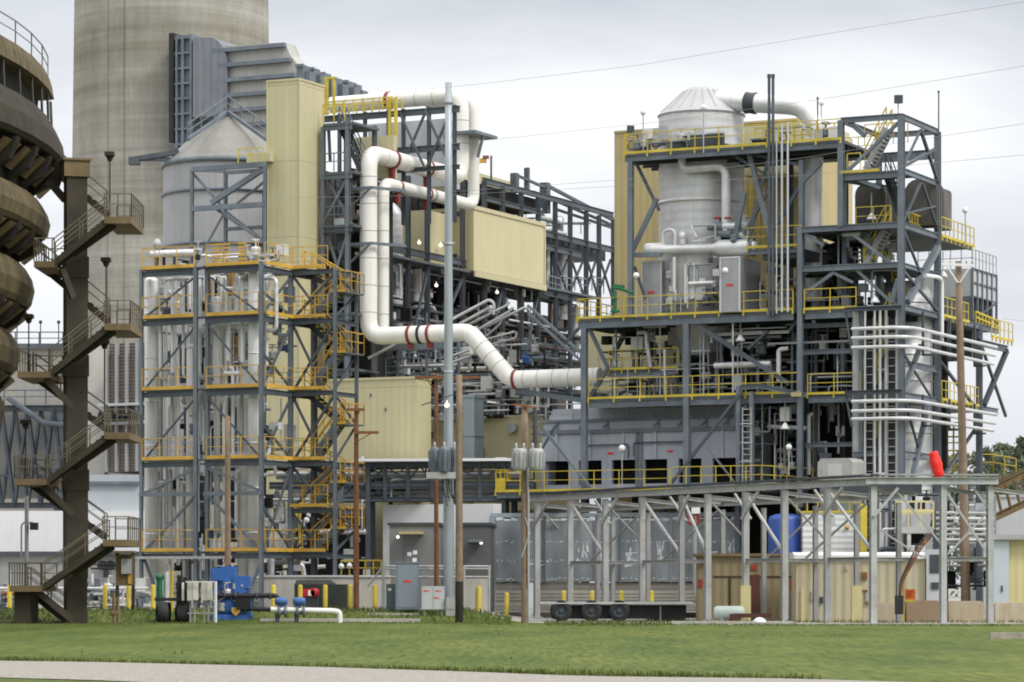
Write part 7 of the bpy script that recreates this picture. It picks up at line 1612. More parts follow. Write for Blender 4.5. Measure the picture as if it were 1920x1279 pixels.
# ================================================================= sheds at right
def sheds():
    ribt = mat('tan_ribbed_shed', (.47, .425, .29), .06, .6, .6, streak=.25, dirt=(.42, .34, .18), rib=(1, 0, 0, .42), rib_h=.45, sheet=.06, rust=.2)
    ribo = mat('olive_ribbed_shed', (.26, .215, .12), .10, .6, .65, streak=.3, dirt=(.2, .15, .07), rib=(1, 0, 0, .42), rib_h=.5, sheet=.08, rust=.2)
    f = Frame(1305, 152, R_(4)); u = f.ua(1493); z = lambda py: f.za(py, 0, 0)
    t = thing('olive_shed', 'low olive brown ribbed shed with dark red door behind the grey posts', 'shed', f.w(u / 2, 2, 0))
    mb = MB(); mb.fbox(f, 0, u, 0, 4, -.1, z(1043)); P('wall', mb, ribo, t)
    mb = MB(); mb.fbox(f, -.15, u + .1, -.2, 4, z(1043), z(1038)); P('roof', mb, M['brownl'], t)
    mb = MB(); mb.fbox(f, f.ua(1407), f.ua(1425), -.05, 0, 0, z(1078)); P('door', mb, mat('oxide_door', (.10, .035, .025), .15, 1, .6), t)
    mb = MB(); mb.fbox(f, f.ua(1366), f.ua(1370), -.04, 0, 0, z(1082)); mb.fbox(f, f.ua(1337), f.ua(1493), -.03, 0, z(1083), z(1080)); P('trim', mb, M['brown'], t)
    for px, py, w, h in ((1313, 1094, .22, .4), (1414, 1064, .3, .25), (1484, 1095, .14, .5)):
        mb = MB(); uu = f.ua(px); mb.fbox(f, uu - w / 2, uu + w / 2, -.06, 0, z(py) - h / 2, z(py) + h / 2); P('red_notice', mb, mat('faded_red', (.30, .04, .025), .2, 2, .6), t)
    f = Frame(1493, 146.5, R_(2)); u = f.ua(1735); z = lambda py: f.za(py, 0, 0)
    t = thing('tan_shed', 'pale tan ribbed metal shed with white roof edge behind the grey posts', 'shed', f.w(u / 2, 2, 0))
    mb = MB(); mb.fbox(f, 0, u, 0, 4, -.1, z(1048)); P('wall', mb, ribt, t)
    mb = MB(); mb.fbox(f, -.1, u + .12, -.15, 4.1, z(1048), z(1041)); mb.hexa([f.w(-.1, -.15, z(1041)), f.w(u + .12, -.15, z(1041)), f.w(u + .12, 4.1, z(1041)), f.w(-.1, 4.1, z(1041)), f.w(-.1, 1.5, z(1035)), f.w(u + .12, 1.5, z(1035)), f.w(u + .12, 4.1, z(1035)), f.w(-.1, 4.1, z(1035))]); P('roof', mb, M['whitewall'], t)
    for px, py, w, h, m in ((1505, 1135, .16, 1.6, 'pale'), (1620, 1080, .28, .35, 'rust'), (1587, 1065, .14, .2, 'galv'), (1525, 1117, .25, .4, 'galv'), (1540, 1125, .16, .3, 'steeld'), (1620, 1108, .3, .1, 'rust'), (1625, 1120, .1, .4, 'galv'), (1660, 1131, 2.0, .06, 'brownl')):
        mb = MB(); uu = f.ua(px); mb.fbox(f, uu - w / 2, uu + w / 2, -.1, 0, z(py) - h / 2, z(py) + h / 2); P('wall_fitting', mb, M[m] if m != 'pale' else MATS['pale_yellow_paint'], t)
    # kerb and weedy concrete slab in front
    mb = MB(); a, b = at(1257, 1172, 138.6), at(1487, 1172, 137.6); mb.box(a.x, b.x, 137.4, 138.6, -.1, .12)
    one('concrete_kerb', mb, M['concrete'], 'long pale concrete kerb at the lawn edge before the olive shed', 'kerb')
    mb = MB(); a, b = at(1490, 1172, 137.2), at(1990, 1172, 137.2); mb.box(a.x, b.x, 135.9, 142, -.1, .05); o = mb.obj('gravel_apron', mat('grey_gravel', (.33, .30, .25), .3, 6, .95, bump=.4)); o['kind'] = 'structure'; o['label'] = 'grey gravel strip under the grey posts'
    mb = MB(); p = at(1424, 1177, 137); mb.lathe(Vector((p.x, 137, .1)), [(.3, 0), (.28, .1), (.12, .2), (.001, .22)], 9); one('white_rag', mb, M['whitewall'], 'crumpled white rag lying on the grass below the kerb', 'rag')
    t = thing('propane_tank', 'short pale green horizontal tank lying before the olive shed', 'tank', at(1372, 1160, 146)); a = at(1338, 1158, 146); a.z = .45; mb = MB(); mb.lathe(a, [(.001, 0), (.25, .03), (.32, .15), (.32, 1.35), (.25, 1.47), (.001, 1.5)], 16, axis=(1, 0, 0)); P('shell', mb, mat('pale_green_tank', (.50, .58, .52), .06, 1, .5), t)
    mb = MB(); mb.box(a.x + .3, a.x + .45, 145.8, 146.2, 0, .2); mb.box(a.x + 1.05, a.x + 1.2, 145.8, 146.2, 0, .2); P('saddle', mb, M['galv'], t)
    mb = MB(); a, b = at(1376, 1160, 145), at(1447, 1162, 145); mb.beam(Vector((a.x, 145, .32)), Vector((b.x, 145, .32)), .1, .2); mb.beam(Vector((a.x + .05, 145, 0)), Vector((a.x + .05, 145, .4)), .14, .5); one('red_barrier', mb, MATS['oxide_door'], 'low dark red barrier beam lying before the red shed door', 'barrier')
    # concrete blocks along the edge
    for px0, px1, y0, m, lab in ((1640, 1690, 1132, 'blk', 'tan concrete block under the orange sign, beside the tan shed'), (1700, 1764, 1128, 'blk2', 'brownish concrete block right of the orange sign'), (1779, 1846, 1129, 'blk3', 'light brown concrete block between two grey posts'), (1866, 1990, 1132, 'blk', 'streaked pale concrete block at the right picture edge')):
        a, b = at(px0, y0, 141.5), at(px1, y0, 141.5); mb = MB(); mb.box(a.x, b.x, 141.5, 142.3, -.1, a.z); mb.box(a.x + .1, b.x - .1, 141.7, 142.1, a.z, a.z + .05)
        one('concrete_block', mb, mat(m, (.42, .35, .24) if m != 'blk2' else (.30, .22, .14), .1, 1, .8, streak=.5, dirt=(.6, .57, .5) if m == 'blk' else (.3, .24, .16)), lab, 'concrete block')
    # orange sign on yellow post
    t = thing('warning_sign', 'orange and yellow warning sign on a thin yellow post', 'sign', at(1695, 1166, 140)); a = at(1694, 1166, 140)
    mb = MB(); mb.beam(Vector((a.x, 140, 0)), Vector((a.x, 140, 1.7)), .06); P('post', mb, M['yellow'], t)
    a, b = at(1697, 1128, 139.95), at(1716, 1105, 139.95); mb = MB(); mb.box(a.x, b.x, 139.93, 139.97, a.z + .1, b.z); P('panel', mb, mat('orange_sign', (.62, .13, .03), .1, 2, .5), t)
    mb = MB(); mb.box(a.x, b.x, 139.92, 139.96, a.z - .02, a.z + .1); P('lower_panel', mb, M['yellow'], t)
    mb = MB()
    for i in range(3): mb.box(a.x + .08, b.x - .12 - .05 * i, 139.915, 139.93, b.z - .14 - i * .11, b.z - .10 - i * .11)
    P('faded_lettering', mb, mat('sign_red', (.35, .03, .02), .1, 2, .5), t)
    # blue tank and white container behind
    t = thing('blue_tank', 'bright blue upright poly tank above the olive shed roof', 'tank', at(1471, 1036, 153.6)); Y = 155.0; c = at(1471, 1036, Y); k = Y / FPX; r = 31 * k
    mb = MB(); mb.lathe((c.x, Y, 0), [(r * .98, 1.7), (r, 1.9), (r, EYE + (HY - 975) * k), (r * .9, EYE + (HY - 968) * k), (r * .5, EYE + (HY - 964) * k), (.001, EYE + (HY - 963) * k)], 28); P('shell', mb, mat('blue_poly', (.035, .085, .32), .06, 1, .4), t)
    mb = MB(); mb.cyl((c.x, Y, EYE + (HY - 964) * k), .16, .3, 12); P('cap', mb, M['lamph'], t)
    mb = MB(); mb.box(c.x - r, c.x + r, Y - r, Y + r, 0, 1.7); P('stand', mb, M['steeld'], t)
    f = Frame(1505, 154, R_(4)); u = f.ua(1602); z = lambda py: f.za(py, 0, 0); t = thing('white_container', 'white ribbed site container with yellow roof rail beside the blue tank', 'container', f.w(u / 2, 1, 0))
    mb = MB(); mb.fbox(f, 0, u, 0, 3, .1, z(962)); P('wall', mb, mat('white_ribbed', (.70, .715, .71), .05, .6, .6, streak=.25, rib=(0, 0, 1, .3), rib_h=.25), t)
    mb = MB(); mb.fbox(f, -.05, u + .05, -.06, 3, z(962), z(958)); P('roof_edge', mb, M['yellow'], t)
    mb = MB(); mb.rail([f.w(-.3, .2, z(958)), f.w(u + .3, .2, z(958))], .8, .5, .025); P('handrail', mb, M['yellow'], t)
    mb = MB(); mb.fbox(f, f.ua(1556), f.ua(1566), -.02, 0, z(985), z(968)); P('label_plate', mb, M['ltgrey'], t)
    mb = MB(); p = f.p(1588, 989, -.05); mb.ball(p, .12); P('orange_light', mb, M['orange'], t)
    mb = MB(); a, b = at(1614, 1022, 152), at(1626, 945, 152); mb.box(a.x, b.x, 152, 152.3, 0, b.z); one('yellow_post', mb, M['yellow'], 'thick yellow post beside the white ribbed container', 'post')
    t = thing('service_platform', 'small white railed platform with windows behind the tallest grey post', 'platform', at(1715, 1000, 150)); f = Frame(1680, 150, R_(4)); u = f.ua(1750); z = lambda py: f.za(py, 0, 0)
    mb = MB(); mb.fbox(f, 0, u, 0, 2, z(1000), z(988)); P('deck', mb, M['galv'], t)
    mb = MB(); mb.rail([f.w(0, 0, z(990)), f.w(u, 0, z(990))], 1.3, .55, .035); mb.beam(f.w(0, 0, z(958)), f.w(u, 0, z(958)), .1, .16); P('handrail', mb, MATS['pale_yellow_paint'], t)
    mb = MB()
    for a in (1702, 1722): mb.fbox(f, f.ua(a), f.ua(a + 14), .4, .5, z(960), z(942))
    P('window', mb, M['dark'], t)
    mb = MB(); mb.fbox(f, .1, u - .1, 1.0, 2, z(990), z(938)); P('wall', mb, M['ltgrey'], t)
    mb = MB(); mb.beam(f.w(.2, .4, 0), f.w(.2, .4, z(1000)), .3); mb.beam(f.w(u - .2, .4, 0), f.w(u - .2, .4, z(1000)), .3); P('leg', mb, M['galv'], t)
    t = thing('pipe_rack', 'rack of dark and silver pipes behind the right end of the grey frame', 'pipework', at(1800, 1000, 152)); f = Frame(1640, 151, R_(4))
    clutter(t, f, 0, f.ua(1870), 0, 2.5, f.za(1110, 0, 0), f.za(925, 0, 0), 40, 711, nv=22, vert=.3, rmin=.05, rmax=.13, nb=18, mats=['galv', 'silver', 'steel2', 'dark', 'steel', 'silver'])
    for py in (962, 972, 983, 992, 1002, 1012): mb = MB(); mb.tube([f.p(1755, py, .2), f.p(1864, py + 1, .2)], .09, 8); P('pipe', mb, M['galv' if py % 4 else 'silver'], t)
    for px in (1756, 1810, 1862): mb = MB(); mb.beam(f.w(f.ua(px), .4, 0), f.w(f.ua(px), .4, f.za(930, 0, 0)), .3); P('post', mb, M['steel2'], t)
    # grey service cabinets under the corner tower
    f = Frame(1737, 146, R_(5)); z = lambda py: f.za(py, 0, 0); t = thing('service_cabinet', 'pale grey tall service cabinet right of the tan shed', 'cabinet', f.w(.5, 1, 0)); mb = MB(); mb.fbox(f, 0, f.ua(1768), 0, 1.5, 0, z(1030)); P('body', mb, M['ltgrey'], t)
    mb = MB(); mb.fbox(f, f.ua(1743), f.ua(1762), -.03, 0, z(1075), z(1040)); mb.fbox(f, f.ua(1746), f.ua(1760), -.06, 0, z(1105), z(1092)); P('panel', mb, M['steeld'], t)
    f = Frame(1858, 147, R_(5)); z = lambda py: f.za(py, 0, 0); t = thing('sliding_door', 'light grey door panel with handle left of the yellow wall', 'door', f.w(.5, 1, 0)); mb = MB(); mb.fbox(f, 0, f.ua(1892), 0, .3, 0, z(1013)); P('panel', mb, mat('pale_door', (.48, .54, .56), .05, 1, .5), t)
    mb = MB(); mb.fbox(f, f.ua(1877), f.ua(1880), -.05, 0, z(1110), z(1098)); P('handle', mb, M['steeld'], t)
    f = Frame(1892, 147.2, R_(5)); z = lambda py: f.za(py, 0, 0); t = thing('yellow_wall_building', 'pale yellow building wall at the right picture edge under a flat grey canopy', 'building', f.w(2, 1, 0)); mb = MB(); mb.fbox(f, 0, 15, 0, 6, 0, z(1012)); P('wall', mb, mat('pale_yellow_wall', (.58, .52, .26), .06, .6, .6, streak=.15, rib=(1, 0, 0, .4), rib_h=.3), t)
    mb = MB(); mb.fbox(f, f.ua(1855), 15.2, -.5, 6, z(1012), z(1003)); P('canopy', mb, M['galv'], t)
    f = Frame(1845, 190, R_(2)); mb = MB(); mb.fbox(f, 0, 30, 0, 8, .3, f.za(932, 0, 0)); mb.fbox(f, -.1, 30, -.1, 8, f.za(932, 0, 0), f.za(928, 0, 0)); one('white_hall', mb, M['ltgrey'], 'pale grey hall behind the sloping conveyor at the right edge', 'building')
    # sloping conveyor
    t = thing('conveyor', 'brown conveyor truss sloping up to the right edge of the picture', 'conveyor', at(1890, 960, 165)); Y = 166
    for (a, b, w) in (((1858, 918), (2250, 731), .6), ((1862, 908), (2250, 722), .24), ((1862, 972), (2250, 790), .55)):
        mb = MB(); mb.ibeam(at(*a, Y), at(*b, Y), .4, w, .06); P('chord', mb, M['brownl'], t)
    mb = MB(); q = at(2120, 850, 166); mb.beam(q, Vector((q.x, 166, 0)), .5); P('leg', mb, M['steel2'], t)
    for i in range(22): 
        x0 = 1868 + i * 17; mb = MB(); a, b = at(x0, 913 - (x0 - 1868) * .48 + 4, Y), at(x0 + 10, 967 - (x0 - 1858) * .47, Y); mb.beam(a, b, .14); P('strut', mb, M['brownl'], t)
    mb = MB(); mb.rail([at(1840, 885, 172), at(1862, 885, 172), at(1905, 893, 172)], 1.0, .6, .03); P('handrail', mb, M['yellow'], t)
    mb = MB(); a, b = at(1775, 905, 172), at(1862, 830, 172)
    for i in range(4): mb.rail([at(1776, 896 - i * 26, 171), at(1800, 896 - i * 26, 171)], .75, .4, .04)
    P('stair_tower', mb, M['yellow'], t)
    mb = MB(); mb.beam(at(1858, 930, 166), Vector((at(1858, 930, 166).x, 166, 0)), .3); P('leg', mb, M['steel2'], t)
    t = thing('handwheel_valve', 'big dark red valve wheel standing above the panelled enclosure', 'valve', at(1300, 995, 160)); c = at(1300, 972, 160); mb = MB(); mb.tube([c + Vector((.33 * cos(a), 0, .33 * sin(a))) for a in [2 * pi * i / 14 for i in range(15)]], .06, 6)
    for a in (0, 1.05, 2.1): mb.beam(c + Vector((.33 * cos(a), 0, .33 * sin(a))), c - Vector((.33 * cos(a), 0, .33 * sin(a))), .07)
    P('wheel', mb, MATS['faded_red'], t); mb = MB(); mb.tube([c + Vector((.1, .1, -4)), c + Vector((.1, .1, .5)), c + Vector((.3, .1, .7))], .12, 8); P('stem', mb, M['galv'], t)
    mb = MB(); mb.box(c.x - .1, c.x + .35, c.y - .1, c.y + .3, c.z + .25, c.z + .6); P('gearbox', mb, M['whitewall'], t)
sheds()

# ================================================================= poles, transformers, wires
def poles():
    def pole(px0, px1, y0, y1, r0, r1, Y, m, lab, name='utility_pole', zb=None):
        b, a = at(px1, y1, Y), at(px0, y0, Y); b.z = gz(b.x, Y) - .1 if zb is None else zb
        t = thing(name, lab, 'pole', b); mb = MB(); n = 5; d = a - b
        mb.lathe(b, [(r1 + (r0 - r1) * i / n, d.length * i / n) for i in range(n + 1)] + [(.001, d.length + .01)], 14, axis=d); P('shaft', mb, m, t); return t, a, b
    t, a, b = pole(841, 841, 155, 1145, .16, .27, 147, mat('zinc_pole', (.36, .40, .42), .07, .6, .45, .35, streak=.35, dirt=(.28, .31, .33)), 'very tall smooth grey steel pole in front of the white pipes', 'steel_pole')
    mb = MB()
    for py in (195, 460, 700, 860): p = at(841, py, 147); mb.lathe(p, [(.21, 0), (.24, .02), (.24, .1), (.21, .12)], 14)
    P('band', mb, M['galv'], t)
    mb = MB()
    for py in (455, 690): p = at(841, py, 147); mb.beam(p - Vector((.35, 0, 0)), p + Vector((.35, 0, 0)), .05)
    P('step_bolt', mb, M['galv'], t)
    t, a, b = pole(818, 818, 700, 1160, .09, .12, 149, M['woodr'], 'thin reddish wooden pole behind the grey steel pole')
    mb = MB(); p = at(838, 708, 148.8); mb.box(at(778, 708, 148.8).x, at(898, 708, 148.8).x, 148.7, 148.85, p.z - .07, p.z + .07); mb.beam(at(800, 709, 148.8), at(818, 740, 148.8), .05); P('crossarm', mb, M['rust'], t)
    t, a, b = pole(861, 861, 703, 1165, .14, .18, 142, M['wood'], 'weathered brown wooden pole with dark foot right of the steel pole')
    mb = MB(); mb.lathe(b, [(.185, 0), (.185, 2.0), (.18, 2.02)], 14); P('tarred_foot', mb, M['brownd'], t)
    mb = MB(); p = at(852, 765, 141.8); mb.beam(p, at(861, 772, 142), .05); mb.beam(at(880, 730, 142), at(790, 760, 142), .05); P('bracket', mb, M['steeld'], t)
    bulb(at(838, 760, 141.6), 'small glowing lamp on a bracket beside the steel pole', .12)
    # transformer cans on the steel pole
    t = thing('pole_transformer', 'cluster of dark grey ribbed transformer cans on the grey steel pole', 'transformer', at(833, 885, 146))
    for px in (815, 833, 852):
        c = at(px, 886, 146.3 if px != 833 else 145.6); mb = MB(); mb.lathe(c, [(.001, 0), (.20, 0), (.22, .1), (.22, 1.1), (.2, 1.2), (.001, 1.22)], 14)
        for i in range(8): a = 2 * pi * i / 8; dd = Vector((cos(a), sin(a), 0)); mb.beam(c + dd * .27 + Z * .15, c + dd * .27 + Z * 1.05, .05)
        tk = P('can', mb, M['steel2'], t); mb = MB(); mb.lathe(c + Z * 1.2, [(.05, 0), (.08, .05), (.05, .1), (.07, .16), (.04, .26), (.001, .27)], 8); P('bushing', mb, M['galv'], tk)
    mb = MB(); mb.box(at(800, 895, 146).x, at(865, 895, 146).x, 145.5, 146.6, at(0, 898, 146).z, at(0, 886, 146).z); P('cradle', mb, M['galv'], t)
    mb = MB(); rr = random.Random(9)
    for i in range(9):
        p = at(830 + i * 3, 897, 145.8); mb.tube([p, p + Vector((rr.uniform(-.1, .3), -.1, -rr.uniform(.5, 1.2))), p + Vector((rr.uniform(.2, .5), -.1, -rr.uniform(.9, 1.4)))], .02, 5, bend=.3)
    P('lead_wire', mb, M['black'], t)
    t, a, b = pole(984, 984, 760, 1168, .15, .18, 144, M['wood'], 'weathered wooden pole carrying two pale transformer cans')
    mb = MB(); mb.beam(at(962, 758, 143.8), at(1004, 764, 143.8), .1); P('crossarm', mb, M['rust'], t)
    mb = MB(); mb.tube([at(991, 1100, 143.8), at(991, 930, 143.8), at(988, 880, 143.8)], .05, 6); mb.tube([at(985, 970, 143.8), at(993, 1000, 143.8), at(978, 1045, 143.8)], .035, 5); P('conduit', mb, M['galv'], t)
    t = thing('pole_transformer', 'pair of pale grey transformer cans on the wooden pole beside the fan house', 'transformer', at(990, 882, 143))
    for px in (975, 1006):
        c = at(px, 882, 143.2); mb = MB(); mb.lathe(c, [(.001, 0), (.30, 0), (.34, .08), (.34, .95), (.3, 1.02), (.001, 1.04)], 16)
        for i in range(12): a = 2 * pi * i / 12; dd = Vector((cos(a), sin(a), 0)); mb.beam(c + dd * .37 + Z * .15, c + dd * .37 + Z * .85, .06)
        tk = P('can', mb, M['galv'], t); 
        for o in (-.18, .18): mb = MB(); mb.lathe(c + Vector((o, 0, 1.02)), [(.05, 0), (.08, .05), (.05, .1), (.07, .16), (.04, .26), (.001, .27)], 8); P('bushing', mb, M['galv'], tk)
    c = at(1003, 840, 143.4); mb = MB(); mb.tube([c, at(1003, 768, 143.4)], .1, 8)
    for i in range(5): mb.beam(c + Z * (.3 + i * .35) - Vector((.2, 0, 0)), c + Z * (.3 + i * .35) + Vector((.2, 0, 0)), .05)
    P('arrester', mb, M['steeld'], t)
    t, a, b = pole(668, 668, 760, 1146, .11, .15, 151, M['woodr'], 'reddish brown wooden pole with two short crossarms by the orange stairs')
    for x0, x1, y in ((650, 684, 768), (664, 710, 811)): mb = MB(); p0, p1 = at(x0, y, 150.8), at(x1, y, 150.8); mb.beam(p0, p1, .12, .14); mb.beam(p0.lerp(p1, .75), at(668, y + 18, 150.8), .05); P('crossarm', mb, M['rust'], t)
    t, a, b = pole(427, 427, 780, 1145, .13, .17, 153, M['wood'], 'weathered wooden pole in front of the silver process tower')
    t, a, b = pole(1797, 1812, 490, 1130, .16, .24, 150, M['wood'], 'tall weathered wooden pole with one white crossarm by the corner tower')
    mb = MB(); p0, p1 = at(1766, 495, 149.7), at(1826, 498, 149.7); mb.beam(p0, p1, .13, .12); mb.beam(at(1776, 500, 149.7), at(1796, 530, 149.8), .06); mb.beam(at(1818, 502, 149.7), at(1799, 530, 149.8), .06); P('crossarm', mb, M['whitewall'], t)
    mb = MB()
    for px in (1769, 1782, 1812, 1823): mb.lathe(at(px, 494, 149.7), [(.05, 0), (.07, .06), (.05, .12), (.001, .2)], 8)
    P('insulator', mb, M['galv'], t)
    # power lines
    for pts, lab in (([(760, 172), (905, 157), (1200, 122), (1560, 62), (1990, -8), (2500, -95)], 'highest power line crossing the open sky'), ([(841, 270), (1000, 254), (1240, 228), (1540, 186), (1920, 124), (2000, 112), (2500, 38)], 'second highest power line, passing before the reactor cone'), ([(841, 360), (1000, 349), (1200, 335), (1500, 297), (1760, 256), (1920, 232), (2000, 220), (2500, 150)], 'third power line, passing behind the corner tower roof'), ([(470, 372), (841, 366), (1200, 347), (1500, 329), (1760, 305), (1990, 284), (2500, 235)], 'lowest long power line crossing the reactor'), ([(1880, 597), (1990, 612), (2500, 640)], 'short low power line at the right edge beside the cooler')):
        mb = MB(); n = len(pts); mb.tube([at(x, y, 139 - 20 * max(0, x - 841) / 1100) for x, y in pts], .0075, 5)
        one('power_line', mb, mat('wire_grey', (.30, .30, .31), .1, 1, .6), lab, 'wire')
poles()

# ================================================================= yard: cabinets, pumps, bollards
def yard():
    bol = None
    spots = [(18, 'yellow bollard at the left picture edge'), (197, 'yellow bollard right of the brown stair column foot'), (241, 'yellow bollard beside the brown control panel'), (287, 'yellow bollard left of the black tyres'), (513, 'yellow bollard right of the blue pump set'), (518 + 45, 'yellow bollard before the dark green bin, partly behind the red machine'), (610, 'yellow bollard before the right half of the dark green bin'), (657, 'yellow bollard just left of the reddish wooden pole'), (703, 'yellow bollard right of the reddish wooden pole'), (898, 'yellow bollard right of the dark footed wooden pole'), (950, 'yellow bollard at the slatted skirt\'s left end'), (1057, 'yellow bollard behind the trailer\'s rear wheels'), (1110, 'yellow bollard behind the trailer between two grey posts'), (1166, 'yellow bollard behind the middle of the trailer'), (1222, 'yellow bollard behind the trailer above the air tank')]
    for i, (px, lab) in enumerate(spots):
        Y = 151 if px < 960 else 153.5; p = at(px, 1140, Y); z0 = gz(p.x, Y); p = Vector((p.x, Y, z0))
        if px > 960: p.z = .25
        if bol is None:
            bol = thing('bollard', lab, 'bollard', p, 'yellow bollards along the yard'); mb = MB(); mb.lathe(p, [(.115, -.1), (.115, 1.17), (.09, 1.23), (.001, 1.25)], 14); P('post', mb, M['yellow'], bol); mb = MB(); mb.lathe(p, [(.2, -.3), (.2, .03), (.115, .05)], 12); P('footing', mb, M['concrete'], bol)
        else: dup(bol, p, lab)
    g = lambda px, Y: gz((px - 960) / FPX * Y, Y)
    def zY(py, Y): return EYE + (HY - py) / FPX * Y
    # low concrete wall
    Y = 156; a, b = at(468, 1082, Y), at(732, 1082, Y); mb = MB(); mb.box(a.x, b.x, Y, Y + .35, .3, a.z); one('concrete_wall', mb, M['concrete'], 'low stained concrete wall with pale coping behind the yellow bollards', 'wall')
    mb = MB(); mb.box(a.x - .05, b.x, Y - .08, Y + .43, a.z, a.z + .09); tagw = mb.obj('wall_coping', M['ltgrey']); tag(tagw, 'pale coping strip along the top of the low concrete wall', 'coping')
    # dark bin, red machine
    a, b = at(552, 1092, 153.2), at(650, 1140, 153.2); mb = MB(); mb.box(a.x, b.x, 153.2, 155, .5, a.z - .1); mb.hexa([(a.x, 153.2, a.z - .1), (b.x - .6, 153.2, a.z - .1), (b.x - .6, 155, a.z - .1), (a.x, 155, a.z - .1), (a.x + .1, 153.4, a.z + .12), (b.x - .9, 153.4, a.z + .12), (b.x - .9, 155, a.z + .12), (a.x + .1, 155, a.z + .12)]); one('waste_bin', mb, mat('dark_green_bin', (.025, .032, .025), .25, 2, .6), 'large dark green waste bin before the low concrete wall', 'bin')
    t = thing('red_machine', 'small red engine on a stand before the dark green bin', 'engine', Vector((at(578, 1122, 151).x, 151.4, .5))); a, b = at(560, 1122, 151.4), at(596, 1104, 151.4); mb = MB(); mb.box(a.x, b.x, 151.4, 152, a.z + .1, b.z); mb.lathe((b.x - .15, 151.3, a.z + .3), [(.001, 0), (.22, 0), (.22, .5), (.001, .5)], 12, axis=(0, 1, 0)); P('body', mb, mat('engine_red', (.45, .02, .03), .15, 2, .4), t)
    mb = MB(); mb.box(at(578, 0, 151.4).x, at(590, 0, 151.4).x, 151.3, 151.5, zY(1117, 151), zY(1107, 151)); P('white_panel', mb, M['whitewall'], t); mb = MB(); mb.box(a.x, b.x, 151.5, 152, .5, a.z + .1); P('stand', mb, M['steeld'], t)
    # electrical cabinets
    t = thing('switch_cabinet', 'tall blue grey switch cabinet on short legs left of the steel pole', 'cabinet', Vector((at(763, 0, 147).x, 147, .45))); a, b = at(742, 1143, 147), at(785, 1056, 147); mb = MB(); mb.box(a.x, b.x, 147, 147.8, a.z, b.z); mb.box(a.x - .02, b.x + .02, 146.96, 147.82, b.z, b.z + .05); P('body', mb, mat('cabinet_blue_grey', (.20, .235, .27), .05, 1, .45), t)
    mb = MB(); mb.box(a.x + .08, b.x - .08, 146.97, 147, a.z + .1, b.z - .1); P('door', mb, mat('cabinet_door', (.215, .25, .285), .05, 1, .45), t)
    mb = MB(); c = at(764, 1090, 146.9); mb.box(c.x - .2, c.x - .06, 146.955, 146.97, c.z - .05, c.z + .05); mb.box(c.x - .03, c.x + .08, 146.955, 146.97, c.z - .05, c.z + .04); mb.box(c.x + .11, c.x + .2, 146.955, 146.97, c.z - .04, c.z + .05); P('red_mark', mb, M['redb'], t)
    mb = MB()
    for q in (a.x + .05, b.x - .13): mb.box(q, q + .08, 147.05, 147.7, .3, a.z)
    P('leg', mb, M['steeld'], t)
    t = thing('meter_cabinet', 'pale grey two door meter cabinet at the foot of the steel pole', 'cabinet', Vector((at(812, 0, 146).x, 146, .4))); a, b = at(790, 1144, 145.6), at(834, 1099, 145.6); mb = MB(); mb.box(a.x, b.x, 145.6, 146.1, a.z, b.z); P('body', mb, M['galv'], t); mx = (a.x + b.x) / 2
    for x0, x1 in ((a.x + .03, mx - .02), (mx + .02, b.x - .03)): mb = MB(); mb.box(x0, x1, 145.57, 145.6, a.z + .04, b.z - .04); P('door', mb, M['ltgrey'], t)
    mb = MB()
    for px, py in ((800, 1108), (822, 1108), (819, 1121)): c = at(px, py, 145.5); mb.box(c.x - .14, c.x + .02, 145.555, 145.57, c.z - .03, c.z + .03); mb.box(c.x + .05, c.x + .12, 145.555, 145.57, c.z - .03, c.z + .02)
    P('red_mark', mb, M['redb'], t); mb = MB(); mb.box(a.x + .1, a.x + .2, 145.7, 145.9, .2, a.z); mb.box(b.x - .2, b.x - .1, 145.7, 145.9, .2, a.z); P('leg', mb, M['galv'], t)
    mb = MB(); a, b = at(836, 1144, 145.4), at(853, 1120, 145.4); mb.box(a.x, b.x, 145.4, 145.7, .3, b.z); mb.box(a.x + .03, b.x - .03, 145.37, 145.4, a.z + .05, b.z - .04); one('junction_box', mb, M['galv'], 'small grey steel box between the meter cabinet and the dark footed pole', 'box')
    mb = MB(); a, b = at(690, 1156, 146.5), at(786, 1160, 146.5); mb.box(a.x, b.x, 145.8, 147.6, .1, .42); one('concrete_slab', mb, M['concrete'], 'low concrete slab under the tall blue grey cabinet', 'slab')
    t = thing('pipe_fence', 'grey pipe fence with a gate post behind the cabinets', 'fence', Vector((at(760, 0, 149).x, 149.5, .5))); f = [at(p, 1062, 149.5) for p in (719, 920)]
    for z in (f[0].z, f[0].z - .12, zY(1082, 149.5)): mb = MB(); mb.tube([Vector((f[0].x, 149.5, z)), Vector((f[1].x, 149.5, z))], .05, 8); P('rail', mb, M['galv'], t)
    for px in (719, 765, 820, 870, 917): mb = MB(); x = at(px, 0, 149.5).x; mb.tube([Vector((x, 149.5, .3)), Vector((x, 149.5, zY(1056 if px == 719 else 1060, 149.5)))], .09 if px == 719 else .06, 8); P('post', mb, M['galv'], t)
    mb = MB(); mb.tube([Vector((f[0].x, 149.5, f[0].z)), Vector((f[0].x - .8, 149.7, f[0].z - 1.0))], .05, 7); P('brace', mb, M['galv'], t)
    mb = MB(); a, b = at(866, 1085, 151), at(918, 1143, 151); mb.box(a.x, b.x, 151, 151.2, .4, a.z); one('grey_barrier', mb, M['concrete'], 'grey board barrier left of the panelled enclosure', 'barrier')
    mb = MB(); a, b = at(985, 1093, 150), at(1000, 1145, 150); mb.box(a.x, b.x, 150, 150.6, .1, a.z); mb.box(a.x + .04, b.x - .04, 149.97, 150, b.z + .1, a.z - .05); one('electric_cabinet', mb, MATS['pale_door'], 'narrow pale blue cabinet beside the transformer pole', 'cabinet')
